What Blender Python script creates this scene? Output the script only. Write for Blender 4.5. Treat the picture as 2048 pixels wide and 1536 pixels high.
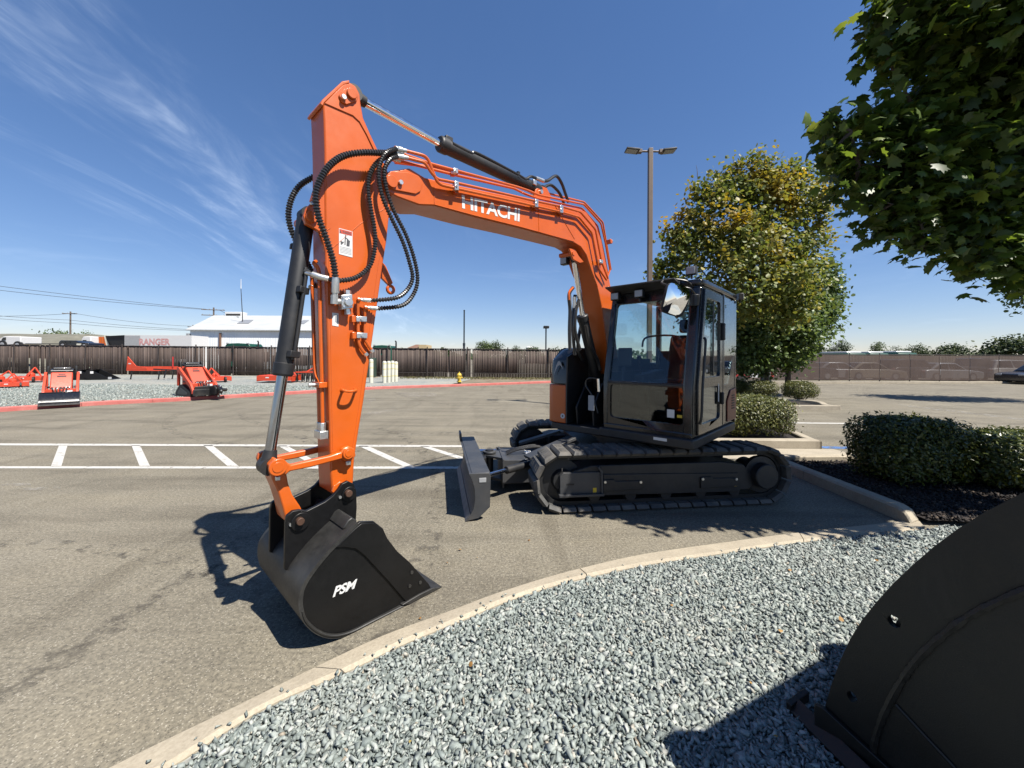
import bpy, bmesh, math, random
import numpy as np
from mathutils import Vector, Matrix, geometry, noise as mnoise

# ------------------------------------------------------------------ camera, sky, sun, exposure
SC = bpy.context.scene
for _o in list(bpy.data.objects):
    bpy.data.objects.remove(_o)
COL = SC.collection
CAMH, FPX, HZ = 1.6, 769.0, 716.0          # eye height in metres, focal length and horizon row in photo pixels
ROLL = math.radians(0.35)

cam_d = bpy.data.cameras.new('camera')
cam = bpy.data.objects.new('camera', cam_d); COL.objects.link(cam)
cam_d.sensor_fit = 'HORIZONTAL'; cam_d.sensor_width = 36.0
cam_d.lens = FPX * 36.0 / 2048.0
cam_d.shift_y = -(768.0 - HZ) / 2048.0
cam_d.clip_start = 0.05; cam_d.clip_end = 4000
cam.location = (0, 0, CAMH)
cam.rotation_euler = (math.radians(90), -ROLL, 0)
SC.camera = cam

SUN = Vector((0.548, -0.385, 1.0)).normalized()
SUN_EL = math.asin(SUN.z); SUN_AZ = math.atan2(SUN.x, SUN.y)
sun_d = bpy.data.lights.new('sun', 'SUN'); sun_d.energy = 5.0; sun_d.angle = math.radians(0.53)
sun_d.color = (1.0, 0.945, 0.86)
sun = bpy.data.objects.new('sun', sun_d); COL.objects.link(sun)
sun.rotation_euler = SUN.to_track_quat('Z', 'Y').to_euler()
sun.location = (8, -5, 14)

W = bpy.data.worlds.new('World'); SC.world = W; W.use_nodes = True
wn, wl = W.node_tree.nodes, W.node_tree.links
wn.clear()
w_out = wn.new('ShaderNodeOutputWorld'); w_bg = wn.new('ShaderNodeBackground')
w_sky = wn.new('ShaderNodeTexSky'); w_sky.sky_type = 'NISHITA'; w_sky.sun_disc = False
w_sky.sun_elevation = SUN_EL; w_sky.sun_rotation = SUN_AZ
w_sky.altitude = 0; w_sky.air_density = 1.0; w_sky.dust_density = 0.0; w_sky.ozone_density = 4.0
w_bg.inputs['Strength'].default_value = 0.083

def wmath(op, a, b=None, clamp=False):
    n = wn.new('ShaderNodeMath'); n.operation = op; n.use_clamp = clamp
    for i, s in enumerate((a, b)):
        if s is None: continue
        if isinstance(s, (int, float)): n.inputs[i].default_value = s
        else: wl.new(s, n.inputs[i])
    return n.outputs[0]
w_tc = wn.new('ShaderNodeTexCoord'); w_sep = wn.new('ShaderNodeSeparateXYZ')
wl.new(w_tc.outputs['Generated'], w_sep.inputs[0])
wx, wy, wz = w_sep.outputs
zc = wmath('MAXIMUM', wz, 0.03)
zp = wmath('ADD', zc, 0.10)
px_ = wmath('DIVIDE', wx, zp); py_ = wmath('DIVIDE', wy, zp)
# thin cirrus in a high layer, combed along the wind
def cirrus(fx, fy, off, lo, hi, rot=0.0, det=6.0, dist=0.9):
    cmb = wn.new('ShaderNodeCombineXYZ')
    c, s = math.cos(rot), math.sin(rot)
    ax = wmath('ADD', wmath('MULTIPLY', px_, c), wmath('MULTIPLY', py_, s))
    ay = wmath('SUBTRACT', wmath('MULTIPLY', py_, c), wmath('MULTIPLY', px_, s))
    wl.new(wmath('MULTIPLY', ax, fx), cmb.inputs[0]); wl.new(wmath('MULTIPLY', ay, fy), cmb.inputs[1])
    cmb.inputs[2].default_value = off
    n = wn.new('ShaderNodeTexNoise'); n.inputs['Scale'].default_value = 1.0
    n.inputs['Detail'].default_value = det; n.inputs['Roughness'].default_value = 0.62
    n.inputs['Distortion'].default_value = dist
    wl.new(cmb.outputs[0], n.inputs['Vector'])
    mr = wn.new('ShaderNodeMapRange'); mr.interpolation_type = 'SMOOTHSTEP'
    mr.inputs['From Min'].default_value = lo; mr.inputs['From Max'].default_value = hi
    wl.new(n.outputs['Fac'], mr.inputs['Value'])
    return mr.outputs[0]
streak = cirrus(2.1, 0.62, 3.1, 0.44, 0.80, rot=0.06, dist=1.6)
fine = cirrus(7.0, 1.6, 8.4, 0.36, 0.74, rot=0.16, dist=2.2)
field = cirrus(0.45, 0.30, 21.7, 0.36, 0.62, det=3.0, dist=0.3)
cl = wmath('MULTIPLY', wmath('MULTIPLY', streak, wmath('ADD', wmath('MULTIPLY', fine, 0.65), 0.35)), field)
low = cirrus(0.9, 1.1, 40.2, 0.56, 0.78, det=5.0, dist=0.6)
def wsmooth(v, lo, hi):
    mr = wn.new('ShaderNodeMapRange'); mr.interpolation_type = 'SMOOTHSTEP'
    mr.inputs['From Min'].default_value = lo; mr.inputs['From Max'].default_value = hi
    wl.new(v, mr.inputs['Value']); return mr.outputs[0]
# the cloud band lies over the left of the lot and runs out with the wind
band = wmath('MULTIPLY', wsmooth(px_, -0.65, -1.15), wsmooth(px_, -2.3, -1.5))
cl = wmath('MULTIPLY', cl, wmath('ADD', wmath('MULTIPLY', band, 0.88), 0.07))
cl = wmath('ADD', wmath('MULTIPLY', cl, 0.95), wmath('MULTIPLY', low, 0.16), clamp=True)
cl = wmath('MULTIPLY', cl, 0.33, clamp=True)
w_mix = wn.new('ShaderNodeMix'); w_mix.data_type = 'RGBA'
wl.new(cl, w_mix.inputs['Factor'])
w_hs = wn.new('ShaderNodeHueSaturation'); w_hs.inputs['Saturation'].default_value = 1.24
w_tint = wn.new('ShaderNodeMix'); w_tint.data_type = 'RGBA'; w_tint.blend_type = 'MULTIPLY'; w_tint.inputs[0].default_value = 1.0; w_tint.inputs[7].default_value = (.99, .945, 1.075, 1)
w_gm = wn.new('ShaderNodeGamma'); w_gm.inputs['Gamma'].default_value = 0.79
wl.new(w_sky.outputs[0], w_gm.inputs['Color']); wl.new(w_gm.outputs[0], w_hs.inputs['Color'])
wl.new(w_hs.outputs[0], w_tint.inputs[6]); wl.new(w_tint.outputs[2], w_mix.inputs[6]); w_mix.inputs[7].default_value = (8.6, 9.6, 10.8, 1)
wl.new(w_mix.outputs[2], w_bg.inputs['Color'])
wl.new(w_bg.outputs[0], w_out.inputs['Surface'])

SC.view_settings.view_transform = 'Standard'; SC.view_settings.look = 'None'
SC.view_settings.exposure = 1.05; SC.view_settings.gamma = 1.0; SC.view_settings.use_curve_mapping = False
SC.cycles.max_bounces = 8; SC.cycles.transparent_max_bounces = 24; SC.cycles.caustics_reflective = False
SC.cycles.caustics_refractive = False
SC.cycles.use_denoising = True

# ------------------------------------------------------------------ helpers: picture position to place
CR, SR = math.cos(ROLL), math.sin(ROLL)
def derot(u, v):
    du, dv = u - 1024.0, v - HZ
    return du * CR + dv * SR, -du * SR + dv * CR
def P(u, v, t):                      # the place seen at photo position (u,v), t metres ahead
    x, y = derot(u, v); return Vector((x / FPX * t, t, CAMH - y / FPX * t))
def G(u, v, z=0.0):                  # the place on level ground of height z
    x, y = derot(u, v); t = (CAMH - z) * FPX / y
    return Vector((x / FPX * t, t, z))

def rootof(o):
    while o.parent: o = o.parent
    return o
def tag(o, label=None, cat=None, group=None, kind=None):
    if label: o['label'] = label
    if cat: o['category'] = cat
    if group: o['group'] = group
    if kind: o['kind'] = kind
    return o
def empty(name, loc, label=None, cat=None, group=None, rz=0.0):
    o = bpy.data.objects.new(name, None); COL.objects.link(o)
    o.empty_display_size = 0.2
    o.location = loc; o.rotation_euler = (0, 0, rz)
    return tag(o, label, cat, group)

def ortho(d):
    d = d.normalized()
    h = Vector((0, 0, 1)) if abs(d.z) < 0.9 else Vector((1, 0, 0))
    x = d.cross(h).normalized(); y = d.cross(x).normalized()
    return x, y
def catmull(pts, n=8):
    pts = [Vector(p) for p in pts]; out = []
    for i in range(len(pts) - 1):
        p0 = pts[max(i - 1, 0)]; p1 = pts[i]; p2 = pts[i + 1]; p3 = pts[min(i + 2, len(pts) - 1)]
        for k in range(n):
            t = k / n
            out.append(0.5 * ((2 * p1) + (p2 - p0) * t + (2 * p0 - 5 * p1 + 4 * p2 - p3) * t * t + (3 * p1 - p0 - 3 * p2 + p3) * t ** 3))
    out.append(pts[-1]); return out
def resample(path, step):
    out = [path[0]]; acc = 0.0
    for a, b in zip(path, path[1:]):
        L = (b - a).length
        if L < 1e-9: continue
        d = step - acc
        while d <= L:
            out.append(a + (b - a) * (d / L)); d += step
        acc = (acc + L) % step
    return out

class MB:
    def __init__(s): s.v = []; s.f = []
    def add(s, v, f):
        b = len(s.v); s.v += [Vector(p) for p in v]; s.f += [[i + b for i in q] for q in f]; return s
    def box(s, c, ax, ay, az, sx, sy, sz):
        c = Vector(c); ax, ay, az = Vector(ax), Vector(ay), Vector(az); v = []
        for k in (-.5, .5):
            for i, j in ((-.5, -.5), (.5, -.5), (.5, .5), (-.5, .5)):
                v.append(c + ax * (sx * i) + ay * (sy * j) + az * (sz * k))
        return s.add(v, [(3, 2, 1, 0), (4, 5, 6, 7), (0, 1, 5, 4), (1, 2, 6, 5), (2, 3, 7, 6), (3, 0, 4, 7)])
    def abox(s, x0, x1, y0, y1, z0, z1):
        return s.box(((x0 + x1) / 2, (y0 + y1) / 2, (z0 + z1) / 2), (1, 0, 0), (0, 1, 0), (0, 0, 1), x1 - x0, y1 - y0, z1 - z0)
    def bar(s, p, q, w, h, up=(0, 0, 1)):
        p, q = Vector(p), Vector(q); d = (q - p); L = d.length; d = d / L
        y = Vector(up).cross(d)
        if y.length < 1e-4: y = Vector((1, 0, 0)).cross(d)
        y.normalize(); z = d.cross(y)
        return s.box((p + q) / 2, d, y, z, L, w, h)
    def prism(s, poly, vec):
        n = len(poly); vec = Vector(vec); a = [Vector(p) for p in poly]; b = [p + vec for p in a]
        return s.add(a + b, [list(range(n))[::-1], list(range(n, 2 * n))] + [[i, (i + 1) % n, n + (i + 1) % n, n + i] for i in range(n)])
    def holed(s, loops, vec):        # a plate with real openings
        vec = Vector(vec); allp = [Vector(p) for l in loops for p in l]; n = len(allp)
        tris = geometry.tessellate_polygon([[Vector(p) for p in l] for l in loops])
        f = [list(t) for t in tris] + [[i + n for i in t][::-1] for t in tris]
        b = 0
        for l in loops:
            m = len(l)
            for i in range(m): f.append([b + i, b + (i + 1) % m, n + b + (i + 1) % m, n + b + i])
            b += m
        return s.add(allp + [p + vec for p in allp], f)
    def tube(s, path, r, n=8, caps=True):
        path = [Vector(p) for p in path]; m = len(path)
        rr = r if isinstance(r, (list, tuple, np.ndarray)) else [r] * m
        d = (path[1] - path[0]).normalized(); x, y = ortho(d); v = []
        for i, p in enumerate(path):
            t = (path[min(i + 1, m - 1)] - path[max(i - 1, 0)]).normalized()
            x = (x - t * x.dot(t)).normalized(); y = t.cross(x)
            for k in range(n):
                a = 2 * math.pi * k / n; v.append(p + (x * math.cos(a) + y * math.sin(a)) * rr[i])
        f = []
        for i in range(m - 1):
            for k in range(n):
                k2 = (k + 1) % n; f.append((i * n + k, i * n + k2, (i + 1) * n + k2, (i + 1) * n + k))
        if caps: f += [list(range(n))[::-1], list(range((m - 1) * n, m * n))]
        return s.add(v, f)
    def cyl(s, p, q, r, n=16, r2=None): return s.tube([p, q], [r, r if r2 is None else r2], n)
    def lathe(s, base, prof, n=16, axis=(0, 0, 1)):
        base = Vector(base); ax = Vector(axis).normalized(); x, y = ortho(ax); v = []; m = len(prof)
        for (r, h) in prof:
            for k in range(n):
                a = 2 * math.pi * k / n; v.append(base + ax * h + (x * math.cos(a) + y * math.sin(a)) * r)
        f = [[i * n + k, i * n + (k + 1) % n, (i + 1) * n + (k + 1) % n, (i + 1) * n + k] for i in range(m - 1) for k in range(n)]
        f += [list(range(n))[::-1], list(range((m - 1) * n, m * n))]
        return s.add(v, f)
    def sphere(s, c, rx, ry=None, rz=None, n=12, m=8):
        ry = ry or rx; rz = rz or rx; c = Vector(c); v = []
        for i in range(m + 1):
            th = math.pi * (i + 0.02 * (i == 0) - 0.02 * (i == m)) / m
            for k in range(n):
                a = 2 * math.pi * k / n
                v.append(c + Vector((rx * math.sin(th) * math.cos(a), ry * math.sin(th) * math.sin(a), rz * math.cos(th))))
        f = [[i * n + k, (i + 1) * n + k, (i + 1) * n + (k + 1) % n, i * n + (k + 1) % n] for i in range(m) for k in range(n)]
        return s.add(v, f)
    def mesh(s, name, off=Vector((0, 0, 0)), smooth=False, fix=True):
        me = bpy.data.meshes.new(name)
        me.from_pydata([tuple(p - off) for p in s.v], [], s.f); me.update()
        if fix:
            bm = bmesh.new(); bm.from_mesh(me); bmesh.ops.recalc_face_normals(bm, faces=bm.faces); bm.to_mesh(me); bm.free()
        if smooth:
            me.polygons.foreach_set('use_smooth', [True] * len(me.polygons)); me.set_sharp_from_angle(angle=math.radians(38))
        return me
    def build(s, name, mat, parent=None, smooth=False, bevel=0.0, local=False, fix=True, seg=2):
        off = Vector((0, 0, 0))
        if parent is not None and not local: off = Vector(rootof(parent).location)
        me = s.mesh(name, off, smooth, fix); me.materials.append(M[mat] if isinstance(mat, str) else mat)
        o = bpy.data.objects.new(name, me); COL.objects.link(o)
        if parent is not None: o.parent = parent
        if bevel:
            b = o.modifiers.new('edge', 'BEVEL'); b.width = bevel; b.segments = seg; b.limit_method = 'ANGLE'
            b.angle_limit = math.radians(32); b.harden_normals = False
            if not smooth:
                me.polygons.foreach_set('use_smooth', [True] * len(me.polygons)); me.set_sharp_from_angle(angle=math.radians(38))
        return o

def npmesh(name, verts, faces, mat, parent=None, off=None):      # verts (n,3), faces (m,k) arrays
    me = bpy.data.meshes.new(name); m, k = faces.shape
    if parent is not None and off is None: off = np.array(rootof(parent).location)
    if off is not None: verts = verts - off
    me.vertices.add(len(verts)); me.vertices.foreach_set('co', verts.astype(np.float32).ravel())
    me.loops.add(m * k); me.loops.foreach_set('vertex_index', faces.astype(np.int32).ravel())
    me.polygons.add(m); me.polygons.foreach_set('loop_start', np.arange(0, m * k, k, dtype=np.int32))
    try: me.polygons.foreach_set('loop_total', np.full(m, k, dtype=np.int32))
    except Exception: pass
    me.update(calc_edges=True); me.validate()
    me.materials.append(M[mat])
    o = bpy.data.objects.new(name, me); COL.objects.link(o)
    if parent is not None: o.parent = parent
    return o

def textmesh(body, size=1.0, bold=0.0, space=1.0, shear=0.0):
    cu = bpy.data.curves.new('lettering', 'FONT'); cu.body = body; cu.size = size; cu.offset = bold
    cu.space_character = space; cu.shear = shear; cu.fill_mode = 'FRONT'; cu.resolution_u = 3
    o = bpy.data.objects.new('lettering', cu); COL.objects.link(o)
    dg = bpy.context.evaluated_depsgraph_get(); dg.update()
    me = bpy.data.meshes.new_from_object(o.evaluated_get(dg))
    v = [p.co.copy() for p in me.vertices]; f = [list(p.vertices) for p in me.polygons]
    bpy.data.objects.remove(o); bpy.data.meshes.remove(me); bpy.data.curves.remove(cu)
    return v, f
def put_text(body, tl, bl, br, mat, parent, name='lettering', bold=0.03, space=1.0, shear=0.0, label=None, tr=None):
    v, f = textmesh(body, 1.0, bold, space, shear)
    x0 = min(p.x for p in v); x1 = max(p.x for p in v); y0 = min(p.y for p in v); y1 = max(p.y for p in v)
    tl, bl, br = Vector(tl), Vector(bl), Vector(br); tr = Vector(tr) if tr is not None else tl + br - bl
    pts = []
    for p in v:
        s = (p.x - x0) / (x1 - x0); t = (p.y - y0) / (y1 - y0)
        pts.append((bl * (1 - s) + br * s) * (1 - t) + (tl * (1 - s) + tr * s) * t)
    o = MB().add(pts, f).build(name, mat, parent, fix=False)
    return o

def copy_tree(o, parent=None):
    c = o.copy(); COL.objects.link(c); c.parent = parent
    for ch in list(o.children): copy_tree(ch, c)
    return c

# ------------------------------------------------------------------ materials
M = {}
def nodes_of(m):
    m.use_nodes = True; nt = m.node_tree; return nt, nt.nodes, nt.links, nt.nodes['Principled BSDF']
def noise(nt, scale, detail=4, rough=.55, vec=None, dist=0.0):
    n = nt.nodes.new('ShaderNodeTexNoise'); n.inputs['Scale'].default_value = scale; n.inputs['Detail'].default_value = detail
    n.inputs['Roughness'].default_value = rough; n.inputs['Distortion'].default_value = dist
    if vec is not None: nt.links.new(vec, n.inputs['Vector'])
    return n.outputs['Fac']
def ramp(nt, fac, stops, interp='LINEAR'):
    r = nt.nodes.new('ShaderNodeValToRGB'); r.color_ramp.interpolation = interp
    e = r.color_ramp.elements
    while len(e) < len(stops): e.new(0.5)
    for i, (p, c) in enumerate(stops):
        e[i].position = p; e[i].color = (c[0], c[1], c[2], 1) if len(c) == 3 else c
    nt.links.new(fac, r.inputs['Fac']); return r.outputs['Color']
def mixc(nt, fac, a, b, mode='MIX'):
    n = nt.nodes.new('ShaderNodeMix'); n.data_type = 'RGBA'; n.blend_type = mode
    for i, s in ((0, fac), (6, a), (7, b)):
        if isinstance(s, (int, float)): n.inputs[i].default_value = s
        elif isinstance(s, tuple): n.inputs[i].default_value = (s[0], s[1], s[2], 1)
        else: nt.links.new(s, n.inputs[i])
    return n.outputs[2]
def mth(nt, op, a, b=0.0, clamp=False):
    n = nt.nodes.new('ShaderNodeMath'); n.operation = op; n.use_clamp = clamp
    for i, s in enumerate((a, b)):
        if isinstance(s, (int, float)): n.inputs[i].default_value = s
        else: nt.links.new(s, n.inputs[i])
    return n.outputs[0]
def wpos(nt):
    g = nt.nodes.new('ShaderNodeNewGeometry'); return g.outputs['Position']
def scaled(nt, vec, s, rz=0.0):
    m = nt.nodes.new('ShaderNodeMapping'); m.inputs['Scale'].default_value = s; m.inputs['Rotation'].default_value = (0, 0, rz)
    nt.links.new(vec, m.inputs['Vector']); return m.outputs[0]
def bump(nt, h, strength, dist, bs):
    b = nt.nodes.new('ShaderNodeBump'); b.inputs['Strength'].default_value = strength; b.inputs['Distance'].default_value = dist
    nt.links.new(h, b.inputs['Height']); nt.links.new(b.outputs[0], bs.inputs['Normal'])

def paint(name, col, rough=.4, metal=0.0, var=.12, scale=6.0, coat=0.0, bmp=.0, dust=0.0, spec=.5):
    m = bpy.data.materials.new(name); nt, N, L, bs = nodes_of(m); M[name] = m
    p = wpos(nt); n1 = noise(nt, scale, 5, .6, p)
    lo = tuple(c * (1 - var) for c in col); hi = tuple(min(1, c * (1 + var)) for c in col)
    c = ramp(nt, n1, [(.3, lo), (.7, hi)])
    if dust:
        d = noise(nt, 2.3, 6, .65, p)
        c = mixc(nt, ramp(nt, d, [(.45, (0, 0, 0)), (.75, (dust,) * 3)]), c, (.30, .26, .21))
    L.new(c, bs.inputs['Base Color'])
    n2 = noise(nt, scale * 4, 4, .6, p)
    r = nt.nodes.new('ShaderNodeMapRange'); r.inputs['To Min'].default_value = max(.03, rough - .1); r.inputs['To Max'].default_value = min(1, rough + .14)
    L.new(n2, r.inputs['Value']); L.new(r.outputs[0], bs.inputs['Roughness'])
    bs.inputs['Metallic'].default_value = metal; bs.inputs['Coat Weight'].default_value = coat; bs.inputs['Coat Roughness'].default_value = .12
    bs.inputs['Specular IOR Level'].default_value = spec
    if bmp: bump(nt, mth(nt, 'ADD', noise(nt, 220, 3, .5, p), mth(nt, 'MULTIPLY', noise(nt, 4.5, 3, .5, p), 2.5)), bmp, .002, bs)
    return m

paint('orange', (.70, .124, .007), .36, var=.07, scale=3, coat=.22, bmp=.07, dust=.085)
paint('orange_old', (.30, .055, .020), .4, var=.15, scale=9)
paint('orange_bright', (.68, .072, .026), .5, var=.08, scale=5)
paint('black_gloss', (.012, .012, .013), .22, coat=.5, var=.2)
paint('black_satin', (.017, .017, .018), .42, var=.25, dust=.12)
paint('bucket_black', (.0060, .0060, .0064), .42, var=.25, scale=9, dust=.012, bmp=.10, spec=.30)
paint('bucket_rubbed', (.026, .0255, .024), .5, var=.45, scale=14, dust=.07, bmp=.1)
paint('charcoal', (.050, .053, .058), .48, var=.12, scale=8, dust=.18)
paint('charcoal_dark', (.013, .014, .0165), .5, var=.15, scale=8, dust=.12)
m = paint('yard_black', (.0075, .0074, .0062), .48, var=.45, scale=3, bmp=.30, spec=.42)
nt = m.node_tree; bs = nt.nodes['Principled BSDF']; p = wpos(nt)
src = bs.inputs['Base Color'].links[0].from_socket
sc1 = noise(nt, 1.0, 5, .7, scaled(nt, p, (9, 9, 1.6), .7), .4); sc2 = noise(nt, 2.2, 6, .7, p)
c = mixc(nt, ramp(nt, sc1, [(.62, (0, 0, 0)), (.72, (.35, .35, .35))]), src, (.030, .028, .024))
c = mixc(nt, ramp(nt, sc2, [(.60, (0, 0, 0)), (.74, (.30, .30, .30))]), c, (.045, .032, .020))
nt.links.new(c, bs.inputs['Base Color'])
paint('rubber', (.080, .079, .075), .75, var=.35, scale=14, dust=.75, bmp=.2)
paint('rubber_black', (.012, .012, .012), .6, var=.2)
paint('hose', (.030, .030, .031), .30, var=.15, scale=20)
paint('chrome', (.78, .78, .79), .10, metal=1.0, var=.03)
paint('chrome_dark', (.36, .37, .39), .13, metal=1.0, var=.05)  # same chrome, darkened so its colour carries a dark reflection
paint('zinc', (.62, .62, .60), .34, metal=.9, var=.10, scale=30)
paint('rust_pin', (.105, .055, .035), .55, metal=.3, var=.3, scale=30)
paint('steel_edge', (.16, .155, .15), .5, metal=.5, var=.3, scale=12)
paint('white_paint', (.80, .80, .79), .45, var=.04)
paint('white_letters', (.82, .82, .80), .4, var=.02)
paint('label_grey', (.42, .43, .44), .5, var=.1)
paint('label_ink', (.08, .08, .09), .5, var=.1)
paint('yellow_label', (.78, .55, .03), .45, var=.05)
paint('seat_fabric', (.022, .022, .024), .8, var=.3)
paint('interior', (.030, .031, .034), .6, var=.2)
paint('interior_orange', (.30, .045, .02), .6, var=.2)
paint('lens', (.42, .44, .46), .18, var=.1, coat=.6)
paint('bronze_pole', (.165, .115, .080), .5, var=.08, dust=.15)
paint('dark_pole', (.018, .030, .042), .45, var=.1)
paint('hydrant_yellow', (.72, .52, .06), .45, var=.12, scale=18)
paint('bollard_cream', (.76, .74, .62), .5, var=.07, scale=9)
paint('bollard_band', (.72, .62, .16), .5, var=.1)
paint('cabinet_green', (.045, .075, .055), .5, var=.12)
paint('fence_post', (.050, .037, .033), .6, var=.2)
paint('truck_white', (.80, .80, .80), .35, var=.04)
paint('truck_dark', (.012, .013, .018), .3, var=.2, coat=.4)
paint('truck_orange', (.62, .14, .02), .5, var=.12)
paint('truck_green', (.012, .085, .055), .4, var=.12)
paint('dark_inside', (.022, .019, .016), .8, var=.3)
paint('faded_red', (.68, .36, .35), .6, var=.18, scale=2)
paint('red_paint', (.50, .035, .03), .45, var=.1)
paint('cream_wall', (.62, .48, .27), .7, var=.06)
paint('roof_brown', (.23, .13, .085), .7, var=.15)
paint('skylight', (.30, .31, .32), .4, var=.12)
paint('car_silver', (.52, .53, .55), .3, metal=.4, var=.05)
paint('car_dark', (.035, .036, .040), .25, var=.1, coat=.5)
paint('car_tan', (.32, .28, .22), .3, var=.08, coat=.4)
paint('car_white', (.74, .74, .73), .3, var=.03, coat=.4)
paint('car_glass', (.010, .012, .014), .08, var=.1)
paint('wood_pole', (.17, .13, .10), .8, var=.2)
paint('wire', (.03, .03, .032), .6, var=.1)
paint('tank_white', (.80, .80, .76), .5, var=.05)

def glassy(name, tint, refl=.12, rough=0.01):
    m = bpy.data.materials.new(name); m.use_nodes = True; nt = m.node_tree; nt.nodes.clear(); M[name] = m
    o = nt.nodes.new('ShaderNodeOutputMaterial'); mx = nt.nodes.new('ShaderNodeMixShader')
    tr = nt.nodes.new('ShaderNodeBsdfTransparent'); tr.inputs[0].default_value = (*tint, 1)
    gl = nt.nodes.new('ShaderNodeBsdfGlossy'); gl.inputs['Roughness'].default_value = rough
    gl.inputs[0].default_value = (.92, .96, 1, 1)
    gm = nt.nodes.new('ShaderNodeNewGeometry'); dt = nt.nodes.new('ShaderNodeVectorMath'); dt.operation = 'DOT_PRODUCT'
    nt.links.new(gm.outputs['Incoming'], dt.inputs[0]); nt.links.new(gm.outputs['Normal'], dt.inputs[1])
    cs = mth(nt, 'SUBTRACT', 1.0, mth(nt, 'ABSOLUTE', dt.outputs['Value']), True)
    ad = mth(nt, 'ADD', mth(nt, 'MULTIPLY', mth(nt, 'POWER', cs, 5.0), .95), .035 + refl, True)       # mirror share of a thin pane
    nt.links.new(ad, mx.inputs[0]); nt.links.new(tr.outputs[0], mx.inputs[1]); nt.links.new(gl.outputs[0], mx.inputs[2])
    nt.links.new(mx.outputs[0], o.inputs[0]); return m
glassy('glass', (.85, .915, .925), .0)
glassy('glass_dark', (.55, .60, .60), .05)
glassy('glass_side', (.60, .66, .67), .09)

m = bpy.data.materials.new('mirror_glass'); nt, N, L, bs = nodes_of(m); M['mirror_glass'] = m
L.new(ramp(nt, noise(nt, 3, 2, .5, wpos(nt)), [(0, (.90, .92, .94)), (1, (.95, .96, .97))]), bs.inputs['Base Color'])
bs.inputs['Metallic'].default_value = 1; bs.inputs['Roughness'].default_value = .02

# asphalt: worn, tan-grey, with pale grit, soft stains, wheel arcs and hairline cracks
m = bpy.data.materials.new('asphalt'); nt, N, L, bs = nodes_of(m); M['asphalt'] = m
p = wpos(nt)
big = noise(nt, .22, 5, .6, p); mid = noise(nt, 1.1, 6, .62, p); fin = noise(nt, 46, 4, .75, p)
c = ramp(nt, big, [(.30, (.185, .165, .125)), (.50, (.230, .208, .160)), (.72, (.262, .236, .184))])
c = mixc(nt, .55, c, ramp(nt, mid, [(.28, (.160, .143, .110)), (.52, (.228, .205, .158)), (.75, (.285, .258, .203))]))
c = mixc(nt, 1.0, c, ramp(nt, fin, [(.30, (.52, .52, .52)), (.50, (.98, .98, .98)), (.72, (1.55, 1.53, 1.48))]), 'MULTIPLY')
vo = nt.nodes.new('ShaderNodeTexVoronoi'); vo.inputs['Scale'].default_value = 120; L.new(p, vo.inputs['Vector'])
wn2 = nt.nodes.new('ShaderNodeTexWhiteNoise'); L.new(vo.outputs['Color'], wn2.inputs['Vector'])
grit = mth(nt, 'MULTIPLY', mth(nt, 'GREATER_THAN', wn2.outputs['Value'], .88), mth(nt, 'LESS_THAN', vo.outputs['Distance'], .44))
c = mixc(nt, mth(nt, 'MULTIPLY', grit, .65), c, (.50, .46, .375))
pit = mth(nt, 'MULTIPLY', mth(nt, 'LESS_THAN', wn2.outputs['Value'], .16), mth(nt, 'LESS_THAN', vo.outputs['Distance'], .40))
c = mixc(nt, mth(nt, 'MULTIPLY', pit, .6), c, (.06, .053, .045))
st = noise(nt, 1.0, 4, .6, scaled(nt, p, (.28, 2.2, 1), .35), .6)
c = mixc(nt, 1.0, c, ramp(nt, st, [(.32, (.74, .73, .72)), (.5, (1, 1, 1)), (.7, (1.10, 1.09, 1.06))]), 'MULTIPLY')
st2 = noise(nt, 1.0, 5, .65, scaled(nt, p, (1.7, .22, 1), -.5), .9)
c = mixc(nt, 1.0, c, ramp(nt, st2, [(.34, (.82, .81, .80)), (.46, (1, 1, 1)), (.72, (1.06, 1.05, 1.04))]), 'MULTIPLY')
spot = noise(nt, .75, 3, .5, scaled(nt, p, (1, 1, 1), 1.0))
c = mixc(nt, ramp(nt, spot, [(.70, (0, 0, 0)), (.82, (.22, .22, .22))]), c, (.09, .078, .062))
cv = nt.nodes.new('ShaderNodeTexVoronoi'); cv.feature = 'DISTANCE_TO_EDGE'; cv.inputs['Scale'].default_value = .16
wob = nt.nodes.new('ShaderNodeTexNoise'); wob.inputs['Scale'].default_value = 1.3; wob.inputs['Detail'].default_value = 5; L.new(p, wob.inputs['Vector'])
va = nt.nodes.new('ShaderNodeVectorMath'); va.operation = 'MULTIPLY_ADD'; L.new(wob.outputs['Color'], va.inputs[0]); va.inputs[1].default_value = (1.6, 1.6, 0); L.new(p, va.inputs[2])
L.new(va.outputs[0], cv.inputs['Vector'])
crk = ramp(nt, cv.outputs['Distance'], [(.0, (1, 1, 1)), (.0008, (0, 0, 0))])
crk = mixc(nt, 1.0, crk, ramp(nt, noise(nt, .35, 2, .5, p), [(.56, (0, 0, 0)), (.66, (.55, .55, .55))]), 'MULTIPLY')
c = mixc(nt, crk, c, (.035, .03, .026))
L.new(c, bs.inputs['Base Color']); bs.inputs['Roughness'].default_value = .88; bs.inputs['Specular IOR Level'].default_value = .25
bump(nt, mth(nt, 'ADD', fin, mth(nt, 'MULTIPLY', grit, .25)), .75, .006, bs)

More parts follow.
